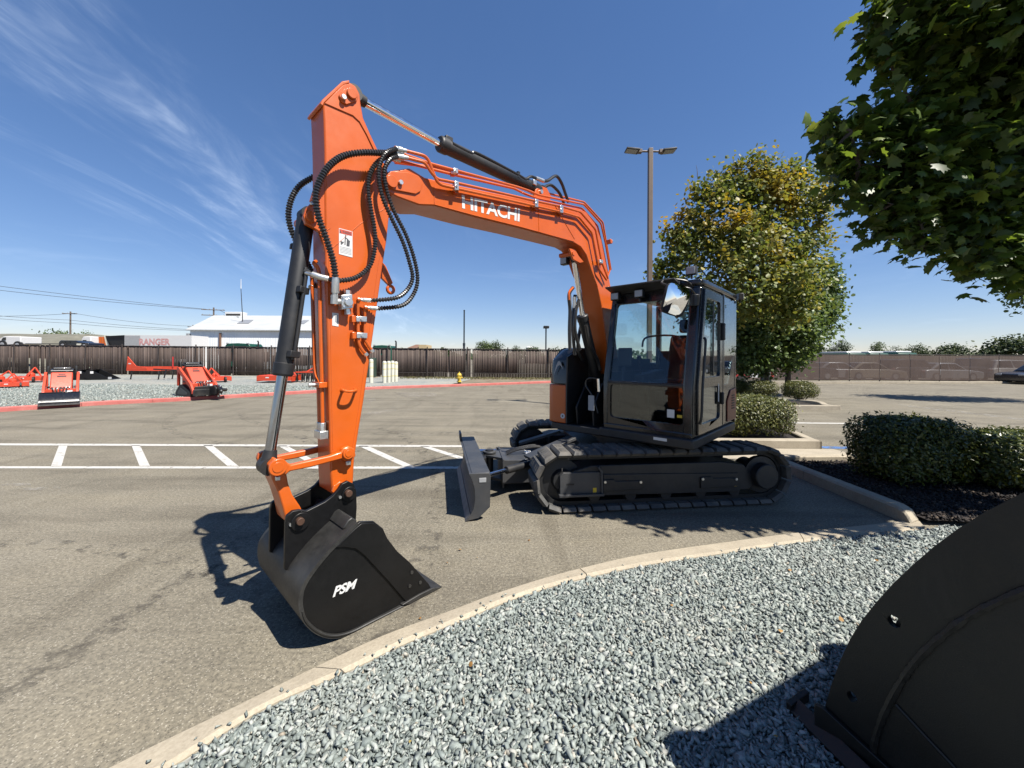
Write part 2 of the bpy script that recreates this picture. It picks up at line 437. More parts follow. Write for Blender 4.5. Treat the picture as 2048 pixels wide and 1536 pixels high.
def concrete(name, a, b, sc=3.0):
    m = bpy.data.materials.new(name); nt, N, L, bs = nodes_of(m); M[name] = m
    p = wpos(nt); n1 = noise(nt, sc, 6, .65, p); n2 = noise(nt, 60, 5, .7, p)
    c = ramp(nt, n1, [(.28, a), (.68, b)])
    c = mixc(nt, 1.0, c, ramp(nt, n2, [(.3, (.80, .79, .77)), (.6, (1.05, 1.05, 1.05))]), 'MULTIPLY')
    s = noise(nt, .9, 5, .7, p)
    c = mixc(nt, ramp(nt, s, [(.58, (0, 0, 0)), (.74, (.5, .5, .5))]), c, tuple(x * .55 for x in a))
    L.new(c, bs.inputs['Base Color']); bs.inputs['Roughness'].default_value = .85; bs.inputs['Specular IOR Level'].default_value = .3
    bump(nt, n2, .45, .003, bs); return m
concrete('kerb', (.41, .355, .27), (.545, .48, .365))
concrete('kerb_pale', (.40, .35, .27), (.52, .46, .36))
concrete('red_kerb', (.56, .13, .115), (.68, .25, .22), 1.6)
concrete('berm', (.15, .145, .115), (.25, .24, .19), .5)
concrete('dry_verge', (.17, .135, .09), (.30, .26, .19), 1.2)
concrete('far_ground', (.16, .14, .105), (.24, .21, .16), .1)

# line paint: worn through in patches (real holes in the coat)
def worn(name, col, lo=.30, hi=.42, sc=9):
    m = bpy.data.materials.new(name); nt, N, L, bs = nodes_of(m); M[name] = m
    p = wpos(nt); n = noise(nt, sc, 6, .72, p)
    L.new(ramp(nt, noise(nt, 22, 4, .6, p), [(.3, tuple(x * .82 for x in col)), (.7, col)]), bs.inputs['Base Color'])
    bs.inputs['Roughness'].default_value = .8
    L.new(ramp(nt, n, [(lo, (0, 0, 0)), (hi, (1, 1, 1))]), bs.inputs['Alpha'])
worn('line_white', (.66, .64, .59), .31, .44)
worn('line_faint', (.46, .43, .37), .46, .66, 5)
worn('chalk', (.42, .38, .31), .42, .70, 2.2)
worn('line_blue', (.10, .22, .50), .40, .52)

# crushed rock
m = bpy.data.materials.new('gravel_bed'); nt, N, L, bs = nodes_of(m); M['gravel_bed'] = m
p = wpos(nt); v = nt.nodes.new('ShaderNodeTexVoronoi'); v.inputs['Scale'].default_value = 26; L.new(p, v.inputs['Vector'])
c = ramp(nt, mth(nt, 'FRACT', mth(nt, 'MULTIPLY', v.outputs['Distance'], 7.3)), [(0, (.16, .18, .17)), (1, (.34, .36, .34))])
wn2 = nt.nodes.new('ShaderNodeTexWhiteNoise'); L.new(v.outputs['Color'], wn2.inputs['Vector'])
c = ramp(nt, wn2.outputs['Value'], [(0, (.15, .17, .16)), (.4, (.26, .285, .27)), (.8, (.36, .375, .35)), (1, (.50, .50, .46))])
c = mixc(nt, ramp(nt, noise(nt, .35, 5, .6, p), [(.42, (0, 0, 0)), (.64, (.85, .85, .85))]), c, (.42, .40, .335))
L.new(c, bs.inputs['Base Color']); bs.inputs['Roughness'].default_value = .85
bump(nt, v.outputs['Distance'], .8, .02, bs)
m = bpy.data.materials.new('stone'); nt, N, L, bs = nodes_of(m); M['stone'] = m
g = nt.nodes.new('ShaderNodeNewGeometry'); p = g.outputs['Position']
c = ramp(nt, g.outputs['Random Per Island'], [(0, (.165, .195, .182)), (.25, (.235, .275, .260)), (.55, (.315, .358, .338)), (.80, (.41, .448, .418)), (.97, (.50, .52, .485)), (.992, (.46, .43, .36)), (1, (.38, .32, .24))])
c = mixc(nt, 1.0, c, ramp(nt, noise(nt, 90, 4, .65, p), [(.3, (.72, .72, .72)), (.65, (1.15, 1.15, 1.13))]), 'MULTIPLY')
c = mixc(nt, ramp(nt, noise(nt, 1.4, 4, .6, p), [(.50, (0, 0, 0)), (.74, (.30, .30, .30))]), c, (.40, .395, .35))
L.new(c, bs.inputs['Base Color']); bs.inputs['Roughness'].default_value = .72
m = bpy.data.materials.new('mulch'); nt, N, L, bs = nodes_of(m); M['mulch'] = m
g = nt.nodes.new('ShaderNodeNewGeometry')
L.new(ramp(nt, g.outputs['Random Per Island'], [(0, (.006, .004, .003)), (.6, (.018, .011, .008)), (.92, (.045, .028, .018)), (1, (.14, .10, .065))]), bs.inputs['Base Color'])
bs.inputs['Roughness'].default_value = .85

def leafmat(name, stops, trans=.4, rough=.45, patch=None):
    m = bpy.data.materials.new(name); m.use_nodes = True; nt = m.node_tree; N = nt.nodes; L = nt.links; bs = N['Principled BSDF']; M[name] = m
    g = N.new('ShaderNodeNewGeometry')
    c = ramp(nt, g.outputs['Random Per Island'], stops)
    if patch:
        n = noise(nt, patch[0], 3, .6, g.outputs['Position'])
        f_ = ramp(nt, n, [(patch[1], (0, 0, 0)), (patch[2], (patch[4],) * 3)])
        if len(patch) > 5:                   # turning leaves sit in the upper crown
            sp_ = N.new('ShaderNodeSeparateXYZ'); L.new(g.outputs['Position'], sp_.inputs[0])
            mr_ = N.new('ShaderNodeMapRange'); mr_.inputs['From Min'].default_value = patch[5]; mr_.inputs['From Max'].default_value = patch[6]
            L.new(sp_.outputs[2], mr_.inputs['Value']); f_ = mixc(nt, 1.0, f_, mr_.outputs[0], 'MULTIPLY')
        c = mixc(nt, f_, c, patch[3])
    L.new(c, bs.inputs['Base Color']); bs.inputs['Roughness'].default_value = rough; bs.inputs['Specular IOR Level'].default_value = .4
    t = N.new('ShaderNodeBsdfTranslucent'); hs = N.new('ShaderNodeHueSaturation'); hs.inputs['Value'].default_value = 1.5
    hs.inputs['Hue'].default_value = .485; hs.inputs['Saturation'].default_value = 1.1
    L.new(c, hs.inputs['Color']); L.new(hs.outputs[0], t.inputs[0])
    mx = N.new('ShaderNodeMixShader'); mx.inputs[0].default_value = trans
    L.new(bs.outputs[0], mx.inputs[1]); L.new(t.outputs[0], mx.inputs[2]); L.new(mx.outputs[0], N['Material Output'].inputs[0])
leafmat('maple_leaf', [(0, (.030, .054, .012)), (.5, (.055, .095, .018)), (.85, (.095, .145, .025)), (1, (.19, .23, .045))], .42)
leafmat('sycamore_leaf', [(0, (.065, .090, .020)), (.45, (.115, .150, .032)), (.8, (.17, .19, .045)), (1, (.27, .23, .05))], .40, .5, (.55, .47, .65, (.36, .245, .030), .75, 2.6, 6.5))
leafmat('green_tree_leaf', [(0, (.045, .075, .020)), (.6, (.080, .125, .034)), (1, (.14, .19, .06))], .36)
leafmat('hedge_leaf', [(0, (.022, .034, .008)), (.5, (.050, .068, .012)), (.85, (.100, .115, .020)), (1, (.18, .18, .045))], .20, .36)
leafmat('hedge_leaf_olive', [(0, (.040, .048, .012)), (.5, (.080, .092, .022)), (.85, (.125, .130, .034)), (1, (.19, .175, .06))], .18, .42)
leafmat('far_leaf', [(0, (.020, .036, .014)), (.5, (.040, .062, .022)), (1, (.085, .105, .038))], .2, .6)
leafmat('far_leaf_pale', [(0, (.045, .070, .024)), (.5, (.075, .110, .034)), (1, (.12, .155, .055))], .2, .6)
leafmat('dry_weed', [(0, (.10, .085, .03)), (.6, (.20, .165, .07)), (1, (.12, .15, .04))], .2, .7)
leafmat('fallen_leaf', [(0, (.20, .10, .03)), (.6, (.34, .20, .06)), (1, (.42, .33, .10))], .2, .6)
paint('bark', (.10, .078, .058), .9, var=.35, scale=14)
paint('bark_pale', (.15, .125, .095), .85, var=.35, scale=10)

# corrugated sheet: fine ribs as relief
m = bpy.data.materials.new('sheet_white'); nt, N, L, bs = nodes_of(m); M['sheet_white'] = m
p = wpos(nt); s = N.new('ShaderNodeSeparateXYZ'); L.new(p, s.inputs[0])
c = ramp(nt, noise(nt, .4, 6, .7, scaled(nt, p, (1.5, 1.5, .25))), [(.3, (.68, .71, .71)), (.6, (.82, .84, .83))])
c = mixc(nt, ramp(nt, noise(nt, 1.4, 5, .7, scaled(nt, p, (2.5, 2.5, .2))), [(.62, (0, 0, 0)), (.75, (.6, .6, .6))]), c, (.36, .27, .19))
L.new(c, bs.inputs['Base Color']); bs.inputs['Roughness'].default_value = .55
bump(nt, mth(nt, 'SINE', mth(nt, 'MULTIPLY', s.outputs[0], 20.0)), .18, .03, bs)

M['sheet_roof'] = M['sheet_white'].copy(); M['sheet_roof'].name = 'sheet_roof'  # same sheet as the walls, darkened to offset full sun on the roof
for n_ in M['sheet_roof'].node_tree.nodes:
    if n_.type == 'VALTORGB':
        for e_ in n_.color_ramp.elements: e_.color = tuple(x_ * .72 for x_ in e_.color[:3]) + (1,)
# brown privacy windscreen: an open weave one can partly see through
m = bpy.data.materials.new('screen_mesh'); m.use_nodes = True; nt = m.node_tree; N = nt.nodes; L = nt.links; bs = N['Principled BSDF']; M['screen_mesh'] = m
p = wpos(nt); L.new(ramp(nt, noise(nt, .7, 5, .6, p), [(.3, (.098, .065, .053)), (.7, (.130, .090, .075))]), bs.inputs['Base Color']); bs.inputs['Roughness'].default_value = .9
tr = N.new('ShaderNodeBsdfTransparent'); mx = N.new('ShaderNodeMixShader')
L.new(ramp(nt, noise(nt, .45, 3, .5, p), [(.35, (.80, .80, .80)), (.7, (.92, .92, .92))]), mx.inputs[0])
L.new(tr.outputs[0], mx.inputs[1]); L.new(bs.outputs[0], mx.inputs[2]); L.new(mx.outputs[0], N['Material Output'].inputs[0])
m = bpy.data.materials.new('slat_brown'); nt, N, L, bs = nodes_of(m); M['slat_brown'] = m
g = N.new('ShaderNodeNewGeometry')
c = ramp(nt, g.outputs['Random Per Island'], [(0, (.070, .046, .036)), (.6, (.105, .072, .057)), (1, (.150, .108, .088))])
c = mixc(nt, 1, c, ramp(nt, noise(nt, 1.2, 5, .6, g.outputs['Position']), [(.3, (.75, .75, .75)), (.7, (1.2, 1.2, 1.2))]), 'MULTIPLY')
L.new(c, bs.inputs['Base Color']); bs.inputs['Roughness'].default_value = .7

# every coat is balanced once for the long exposure the photograph was given
ALBEDO = .66
for m in list(M.values()):
    nt = m.node_tree
    for nd in list(nt.nodes):
        if nd.type in ('BSDF_PRINCIPLED', 'BSDF_TRANSLUCENT'):
            if nd.type == 'BSDF_PRINCIPLED' and nd.inputs['Metallic'].default_value > .8: continue
            if m.name.endswith('leaf') or 'leaf_' in m.name or m.name == 'sheet_white': continue  # foliage and wall sheet stay lighter, making up for weak light there
            sk = nd.inputs[0]
            if sk.is_linked:
                src = sk.links[0].from_socket; nt.links.new(mixc(nt, 1.0, src, (ALBEDO,) * 3, 'MULTIPLY'), sk)
# ------------------------------------------------------------------ the ground and what lies flat on it
def sheet(name, pts, z, mat, kind='structure', thick=0.0):
    b = MB()
    b.add([(p[0], p[1], z) for p in pts], [list(range(len(pts)))])
    o = b.build(name, mat, fix=False)
    if o.data.polygons[0].normal.z < 0: o.data.flip_normals()
    return tag(o, kind=kind) if kind else o
def grid_sheet(name, x0, x1, y0, y1, z, mat):
    return sheet(name, [(x0, y0), (x1, y0), (x1, y1), (x0, y1)], z, mat)
grid_sheet('ground', -1500, 1500, -1500, 1500, -0.03, 'far_ground')
grid_sheet('parking_lot', -70, 70, -60, 33, 0.0, 'asphalt')

def kerb(name, outer, inner, z0, z1f, mat, cuts, seg_name='kerb_segment', tilt=0.0, gap=.008, taper=0.0):
    """a cast kerb in lengths with open joints: outer is the road edge, inner the bed edge, polylines of equal length"""
    root = empty(name, (outer[0][0], outer[0][1], 0)); tag(root, kind='structure')
    A = catmull([Vector((p[0], p[1], 0)) for p in outer], 8); B = catmull([Vector((p[0], p[1], 0)) for p in inner], 8)
    n = len(A); marks = sorted(set([0] + [int(c * (n - 1)) for c in cuts] + [n - 1]))
    for s, e in zip(marks, marks[1:]):
        a = A[s:e + 1]; b = B[s:e + 1]; m = len(a)
        if e != n - 1:
            a = a[:-1] + [a[-1] + (a[-2] - a[-1]).normalized() * gap]; b = b[:-1] + [b[-1] + (b[-2] - b[-1]).normalized() * gap]
        v = []; f = []
        for i in range(m):
            z1 = z1f if not taper else .034 + (z1f - .034) * min(1.0, (s + i) / (taper * n))
            w = (b[i] - a[i]); r = min(.25, .022 / max(w.length, .01)); q = w * r
            j = .004 * mnoise.noise(a[i] * 3.0)
            for p, z in ((a[i], z0), (a[i], z1 - .022 - tilt), (a[i] + q, z1 - tilt + j * .5), (b[i] - q, z1 + j * .5), (b[i], z1 - .015), (b[i], z0)):
                v.append((p.x, p.y, z))
        for i in range(m - 1):
            for k in range(5): f.append((i * 6 + k, i * 6 + k + 1, i * 6 + 7 + k, i * 6 + 6 + k))
        f += [list(range(6)), [(m - 1) * 6 + k for k in range(5, -1, -1)]]
        MB().add(v, f).build(seg_name, mat, root, smooth=False)
    return root

# near kerb sweeping round the rock bed, flush with the lot
K_OUT = [(-1.75, .35), (-1.50, .75)] + [tuple(G(u, v)[:2]) for u, v in ((40, 1640), (223, 1536), (447, 1426), (625, 1337), (759, 1274), (900, 1221), (1000, 1184), (1120, 1147), (1280, 1110), (1430, 1088), (1580, 1068), (1725, 1052), (1835, 1040))]
K_IN = [(-1.46, .25), (-1.24, .62)] + [tuple(G(u, v)[:2]) for u, v in ((190, 1640), (353, 1536), (536, 1420), (690, 1352), (800, 1298), (925, 1246), (1020, 1206), (1140, 1168), (1290, 1135), (1440, 1112), (1590, 1090), (1735, 1073), (1850, 1062))]
kerb('gravel_bed_kerb', K_OUT, K_IN, -.05, .032, 'kerb', (.16, .36, .665, .87), tilt=.018)

# taller kerb of the planted bed on the right
ka0, ka1 = G(1818, 1050), Vector((3.96, 9.2, 0))
bx = ka0.x
kerb('planting_bed_kerb', [(bx, ka0.y - .02), (bx + .02, 4.6), (bx + .03, 5.6), (bx + .04, 5.95)],
     [(bx + .16, ka0.y + .06), (bx + .175, 4.6), (bx + .185, 5.55), (bx + .19, 5.8)], -.05, .135, 'kerb', (.5,), taper=.05)
kerb('planting_bed_back_kerb', [(bx + .05, 5.98), (5.5, 6.05), (8.2, 6.15)], [(bx + .2, 5.83), (5.5, 5.9), (8.2, 6.0)], -.05, .13, 'kerb', (.5,))

gb = [Vector((p[0], p[1], 0)) for p in catmull([Vector((*p, 0)) for p in K_IN], 4)]
sheet('gravel_bed', [(p.x - .0, p.y) for p in gb] + [(8.0, 3.55), (8.0, -4), (-1.4, -4)], .010, 'gravel_bed')
sheet('mulch_bed', [(bx + .17, 3.72), (bx + .19, 5.82), (8.2, 5.95), (8.2, 3.5)], .055, 'mulch')

# crushed rock stones, angular, lying loose in two layers
rng = np.random.default_rng(7)
def inside(poly, x, y):
    poly = np.array(poly); c = np.zeros(len(x), bool); j = len(poly) - 1
    for i in range(len(poly)):
        xi, yi = poly[i]; xj, yj = poly[j]
        k = ((yi > y) != (yj > y)) & (x < (xj - xi) * (y - yi) / (yj - yi + 1e-12) + xi); c ^= k; j = i
    return c
def stones(name, label, xs, ys, zs, size, mat='stone', cat='gravel', flat=.42):
    n = len(xs)
    base = np.array([(-1, -1, -1), (1, -1, -1), (1, 1, -1), (-1, 1, -1), (-1, -1, 1), (1, -1, 1), (1, 1, 1), (-1, 1, 1)], float)
    V = np.repeat(base[None], n, 0) * (0.22 + .85 * rng.random((n, 8, 3)))
    V *= np.stack([size * rng.uniform(.8, 1.6, n), size * rng.uniform(.45, .9, n), size * rng.uniform(.28, .6, n)], 1)[:, None, :]
    q = rng.normal(size=(n, 4)); q[:, 1:3] *= flat; q[:, 0] += 0; q /= np.linalg.norm(q, axis=1)[:, None]
    w, x, y, z = q.T
    R = np.stack([1 - 2 * (y * y + z * z), 2 * (x * y - z * w), 2 * (x * z + y * w), 2 * (x * y + z * w), 1 - 2 * (x * x + z * z), 2 * (y * z - x * w), 2 * (x * z - y * w), 2 * (y * z + x * w), 1 - 2 * (x * x + y * y)], 1).reshape(n, 3, 3)
    V = np.einsum('nij,nkj->nki', R, V) + np.stack([xs, ys, zs], 1)[:, None, :]
    F = np.array([(3, 2, 1, 0), (4, 5, 6, 7), (0, 1, 5, 4), (1, 2, 6, 5), (2, 3, 7, 6), (3, 0, 4, 7)])
    F = (F[None] + (np.arange(n) * 8)[:, None, None]).reshape(-1, 4)
    o = npmesh(name, V.reshape(-1, 3), F, mat)
    return tag(o, label, cat, kind='stuff')
xs, ys = [], []
def lattice(x0, x1, y0, y1, d):
    gx, gy = np.meshgrid(np.arange(x0, x1, d), np.arange(y0, y1, d * .87))
    gx = gx + (np.arange(gx.shape[0])[:, None] % 2) * d / 2
    gx = gx.ravel(); gy = gy.ravel()
    return gx + rng.normal(0, d * .28, gx.size), gy + rng.normal(0, d * .28, gy.size)
bedpoly = [(p.x + .012, p.y - .022) for p in gb] + [(4.15, 3.68), (4.6, 3.45), (4.6, .3), (-1.3, .3)]
a1 = lattice(-1.3, 4.6, .3, 4.2, .0170); a2 = lattice(-1.3, 4.6, .3, 4.2, .0195)
x = np.concatenate([a1[0], a2[0]]); y = np.concatenate([a1[1], a2[1]])
z = np.concatenate([rng.uniform(.010, .018, a1[0].size), rng.uniform(.018, .030, a2[0].size)])
k = inside(bedpoly, x, y) & (y > .95 * 0.55 + 0.0 * x) & (np.abs(x) < 1.55 * y + .3); x, y, z = x[k], y[k], z[k]
stones('gravel_stones', 'blue grey crushed rock filling the bed beside the kerb', x, y, z, rng.uniform(.0095, .018, x.size) * rng.choice([.7, 1, 1, 1, 1.35], x.size))
# a few strays that have spilled over the kerb edge
sp = []
for _ in range(70):
    i = rng.integers(0, len(gb)); p = gb[i]
    sp.append((p.x + rng.normal(0, .03), p.y + abs(rng.normal(0, .02)), .036))
sp = np.array(sp); sp = sp[(sp[:, 1] > .9)]
stones('spilled_stones', 'stray stones lying on the kerb along the rock bed', sp[:, 0], sp[:, 1], sp[:, 2], rng.uniform(.006, .012, len(sp)))
# bark mulch chips
n = 26000
x = rng.uniform(bx + .2, 8.0, n); y = rng.uniform(3.45, 5.8, n); k = (y > 3.72 - (x - 4) * .09); x, y = x[k], y[k]
stones('mulch_chips', 'dark brown bark mulch under the hedges', x, y, rng.uniform(.055, .080, x.size), rng.uniform(.008, .026, x.size), 'mulch', 'mulch', .35)

# painted lines on the lot
def strip(name, quads, z, mat):
    b = MB()
    for q in quads: b.add([(p[0], p[1], z) for p in q], [[0, 1, 2, 3]])
    o = b.build(name, mat, fix=False)
    for pl in o.data.polygons:
        if pl.normal.z < 0: pl.flip()
    return tag(o, kind='structure')
def pxq(*q): return [G(u, v) for u, v in q]
strip('lane_line', [pxq((-150, 886.5), (945, 891), (945, 894.5), (-150, 890.5))], .004, 'line_white')
strip('lane_line', [pxq((-150, 933), (925, 933.5), (925, 938), (-150, 937))], .004, 'line_white')
for q in (((118, 891), (135, 891), (123, 932.5), (102, 932.5)), ((263, 891), (280, 891), (300, 932.5), (279, 932.5)), ((407, 891), (425, 891), (477, 932.5), (455, 932.5)),
          ((555, 891.5), (573, 891.5), (652, 933), (630, 933)), ((716, 892), (735, 892), (828, 933), (806, 933)), ((840, 893), (857, 893), (935, 917), (920, 919)), ((-30, 891), (-12, 891), (-52, 932.5), (-76, 932.5))):
    strip('hatch_line', [pxq(*q)], .004, 'line_white')
strip('worn_arrow_mark', [pxq((-30, 969), (60, 966), (62, 971), (-30, 975)), pxq((35, 976), (125, 974), (120, 979), (38, 981))], .004, 'line_faint')
strip('stall_line', [pxq((1588, 845), (1780, 847), (1780, 849), (1588, 847))], .004, 'line_white')
strip('stall_line', [pxq((1790, 810), (1800, 809), (2060, 838), (2060, 843))], .004, 'line_faint')
strip('accessible_mark', [pxq((1640, 893), (1700, 893.5), (1700, 898), (1641, 897))], .004, 'line_blue')
strip('chalky_patch', [pxq((785, 785), (860, 785), (885, 791), (815, 795)), pxq((690, 800), (745, 796), (760, 801), (700, 808)), pxq((735, 825), (795, 818), (790, 824), (735, 829))], .004, 'chalk')

# tyre scrub left by turning machines
worn('tyre_scrub', (.075, .066, .054), .50, .80, 7)
def arc_marks(cx, cy, r, a0, a1, w):
    q = []; n_ = 26
    for i in range(n_):
        t0, t1 = (a0 + (a1 - a0) * i / n_), (a0 + (a1 - a0) * (i + 1) / n_)
        q.append([(cx + math.cos(t0) * r, cy + math.sin(t0) * r), (cx + math.cos(t1) * r, cy + math.sin(t1) * r), (cx + math.cos(t1) * (r + w), cy + math.sin(t1) * (r + w)), (cx + math.cos(t0) * (r + w), cy + math.sin(t0) * (r + w))])
    return q
for cx, cy, r, a0, a1, w in ((-9, 3.0, 8.2, -.2, .75, .20), (-9, 3.0, 6.6, -.2, .8, .20), (-2.5, 14, 7.4, 3.6, 5.4, .18), (-2.5, 14, 5.9, 3.7, 5.2, .18), (6, 22, 12, 3.5, 4.7, .2), (-4.5, -3, 6.2, .8, 2.0, .16)):
    strip('tyre_mark', arc_marks(cx, cy, r, a0, a1, w), .0025, 'tyre_scrub')

# yard of crushed rock behind a red kerb
R_OUT = [G(u, v) for u, v in ((-520, 862), (-200, 837), (0, 824), (210, 810), (360, 802.5), (500, 794), (640, 785.5), (745, 779), (900, 773.5), (1000, 770), (1100, 766), (1180, 763))]
R_OUT = [(p.x, p.y) for p in R_OUT]
dirs = [Vector((R_OUT[min(i + 1, 11)][0] - R_OUT[max(i - 1, 0)][0], R_OUT[min(i + 1, 11)][1] - R_OUT[max(i - 1, 0)][1], 0)).normalized() for i in range(12)]
R_IN = [(p[0] - d.y * .17, p[1] + d.x * .17) for p, d in zip(R_OUT, dirs)]
kerb('red_painted_kerb', R_OUT, R_IN, -.03, .13, 'red_kerb', (.1, .18, .26, .33, .41, .48, .56, .63, .70, .78, .86, .93))
sheet('gravel_yard', R_IN[:9] + [(-2.6, 29.0), (-60, 31.5), (-60, 8)], .095, 'gravel_bed')
sheet('dry_verge', R_IN[8:] + [(6.5, 28.6), (-2.6, 29.0)], .085, 'dry_verge')
# coarse stones in the yard's near part, so that it is not a flat sheet
ya, yb = lattice(-24, -6, 10.5, 20, .085)
yp = R_IN[:9] + [(-2.6, 29.0), (-60, 31.5), (-60, 8)]
k = inside(yp, ya, yb) & (rng.random(ya.size) < .8); ya, yb = ya[k], yb[k]
stones('yard_stones', 'pale grey crushed rock spread over the yard behind the red kerb', ya, yb, np.full(ya.size, .105), rng.uniform(.018, .045, ya.size))

# parking island kerbs and beds beyond the machine
isl = [G(1440, 893), G(1560, 896), G(1630, 900), G(1643, 896)]
def island(name, pts, z1, w, mat='kerb_pale', bed=True):
    cen = sum((Vector(p) for p in pts), Vector()) / len(pts)
    inn = [Vector(p) + (cen - Vector(p)).normalized() * w for p in pts]
    out = [tuple(p[:2]) for p in pts]; inn = [tuple(p[:2]) for p in inn]
    kerb(name, out + out[:1], inn + inn[:1], -.03, z1, mat, (.25, .5, .75))
    if bed: sheet(name.replace('kerb', 'bed'), inn, z1 - .06, 'mulch')
island('hedge_island_kerb', [(3.35, 6.95, 0), (5.35, 6.90, 0), (5.55, 7.05, 0), (5.95, 8.6, 0), (5.7, 8.9, 0), (3.5, 9.0, 0)], .16, .19)
sheet('concrete_apron', [(3.0, 6.15), (5.9, 6.22), (5.75, 6.88), (3.0, 6.9)], .006, 'kerb_pale')
b0 = G(1585, 818); b1 = G(1670, 820); island('shrub_island_kerb', [(b0.x - 3.3, b0.y, 0), (b1.x - .25, b1.y - .05, 0), (b1.x, b1.y + .2, 0), (b1.x + .25, b1.y + 1.8, 0), (b0.x - 3.0, b0.y + 2.6, 0)], .15, .2)
kb = [G(u, 767) for u in (1530, 1700, 1900, 2200)]
kerb('fence_kerb', [(p.x, p.y - .25) for p in kb], [(p.x, p.y - .02) for p in kb], -.03, .14, 'kerb_pale', (.2, .4, .6, .8))

# ------------------------------------------------------------------ leaves, hedges, trees
MAPLE = (np.array([(0, .36, .05), (0, 0, 0), (.20, .06, -.02), (.50, .10, -.07), (.40, .30, -.03), (.62, .52, -.09), (.36, .55, -.02), (.30, .74, -.03), (.12, .70, .0), (0, 1.0, -.04),
                   (-.12, .70, 0), (-.30, .74, -.03), (-.36, .55, -.02), (-.62, .52, -.09), (-.40, .30, -.03), (-.50, .10, -.07), (-.20, .06, -.02)]),
         np.array([(0, i, i + 1) for i in range(1, 16)] + [(0, 16, 1)]))
SIMPLE = (np.array([(0, 0, 0), (.38, .28, -.08), (.30, .72, -.06), (0, 1, 0), (-.30, .72, -.06), (-.38, .28, -.08)]), np.array([(0, 1, 2), (0, 2, 3), (0, 3, 4), (0, 4, 5)]))
OVAL = (np.array([(0, 0, 0), (.24, .45, -.05), (0, 1, .02), (-.24, .45, -.05)]), np.array([(0, 1, 2), (0, 2, 3)]))
def unit(a): return a / (np.linalg.norm(a, axis=-1, keepdims=True) + 1e-9)
def scatter(name, mat, parent, C, Nn, size, shape, down=.5, wild=.7, kind=None):
    n = len(C); Nn = unit(unit(Nn) + rng.normal(0, wild, (n, 3)))
    tip = rng.normal(0, 1, (n, 3)); tip[:, 2] -= down * 1.5
    tip = unit(tip - Nn * np.sum(tip * Nn, 1, keepdims=True)); X = np.cross(tip, Nn)
    V, F = shape
    curl = rng.uniform(.3, 2.2, (n, 1, 1))
    W3 = C[:, None, :] + size[:, None, None] * (X[:, None, :] * V[None, :, 0:1] + tip[:, None, :] * (V[None, :, 1:2] - .3) + Nn[:, None, :] * V[None, :, 2:3] * curl)
    FF = (F[None] + (np.arange(n) * len(V))[:, None, None]).reshape(-1, 3)
    o = npmesh(name, W3.reshape(-1, 3), FF, mat, parent)
    if kind: o['kind'] = kind
    return o
def crown_points(blobs, nclus, per, spread, shell=.5):
    B = np.array(blobs, float); w = B[:, 3] * B[:, 4]; w = w / w.sum(); idx = rng.choice(len(B), nclus, p=w)
    d = unit(rng.normal(size=(nclus, 3))); r = rng.random(nclus) ** shell
    c = B[idx, :3] + d * r[:, None] * B[idx, 3:6]
    C = np.repeat(c, per, 0) + rng.normal(0, 1, (nclus * per, 3)) * spread * rng.uniform(.5, 1.3, (nclus * per, 1))
    Nn = np.repeat(d, per, 0) * .6 + np.array([0, 0, .8])
    return c, C, Nn
def blobpx(L, flat=1.0): 
    out = []
    for (u, v, t, r) in L:
        p = P(u, v, t); out.append((p.x, p.y, p.z, r, r, r * flat))
    return out
def limb(b, p, q, r0, r1, bend=.12, n=5):
    p, q = Vector(p), Vector(q); L = (q - p).length; pts = []; rr = []
    o = Vector(rng.normal(0, 1, 3)) * bend * L; o.z = abs(o.z) * .5
    for i in range(n + 1):
        t = i / n; pts.append(p.lerp(q, t) + o * math.sin(math.pi * t) * .6); rr.append(r0 + (r1 - r0) * t)
    b.tube(pts, rr, 7); return pts
def tree(name, label, base, blobs, trunk_r, fork_h, leaf, bark, nclus, per, spread, size, shape, group=None, shell=.5, twigs=60, wild=.7, down=.5):
    base = Vector(base); root = empty(name, base, label, 'tree', group)
    b = MB(); top = base + Vector((rng.normal(0, .03), rng.normal(0, .03), fork_h))
    b.tube([base + Vector((0, 0, -.05)), base + Vector((0, 0, .12)), base.lerp(top, .5) + Vector((.02, .01, 0)), top], [trunk_r * 1.5, trunk_r * 1.1, trunk_r * .95, trunk_r * .85], 10)
    B = np.array(blobs)
    for i in np.argsort(-B[:, 3])[:12]:
        limb(b, top - Vector((0, 0, .1)), B[i, :3], trunk_r * .55, trunk_r * .12)
    c, C, Nn = crown_points(blobs, nclus, per, spread, shell)
    for i in rng.choice(nclus, min(twigs, nclus), replace=False):
        j = np.argmin(np.linalg.norm(B[:, :3] - c[i], axis=1)); s = B[j, :3]
        b.tube([s, (s + c[i]) / 2 + rng.normal(0, .04, 3), c[i]], [trunk_r * .10, trunk_r * .07, trunk_r * .03], 5)
    order = np.argsort(-B[:, 3])
    for i in order[12:]:
        big = [j for j in order if B[j, 3] > B[i, 3] * 1.25]
        if big:
            j = min(big, key=lambda q: np.linalg.norm(B[q, :3] - B[i, :3])); limb(b, B[j, :3], B[i, :3], trunk_r * .16, trunk_r * .05, .05, 4)
    b.build('trunk', bark, root, smooth=True)
    scatter('crown', leaf, root, C, Nn, rng.uniform(size * .6, size * 1.2, len(C)), shape, down=down, wild=wild)
    return root

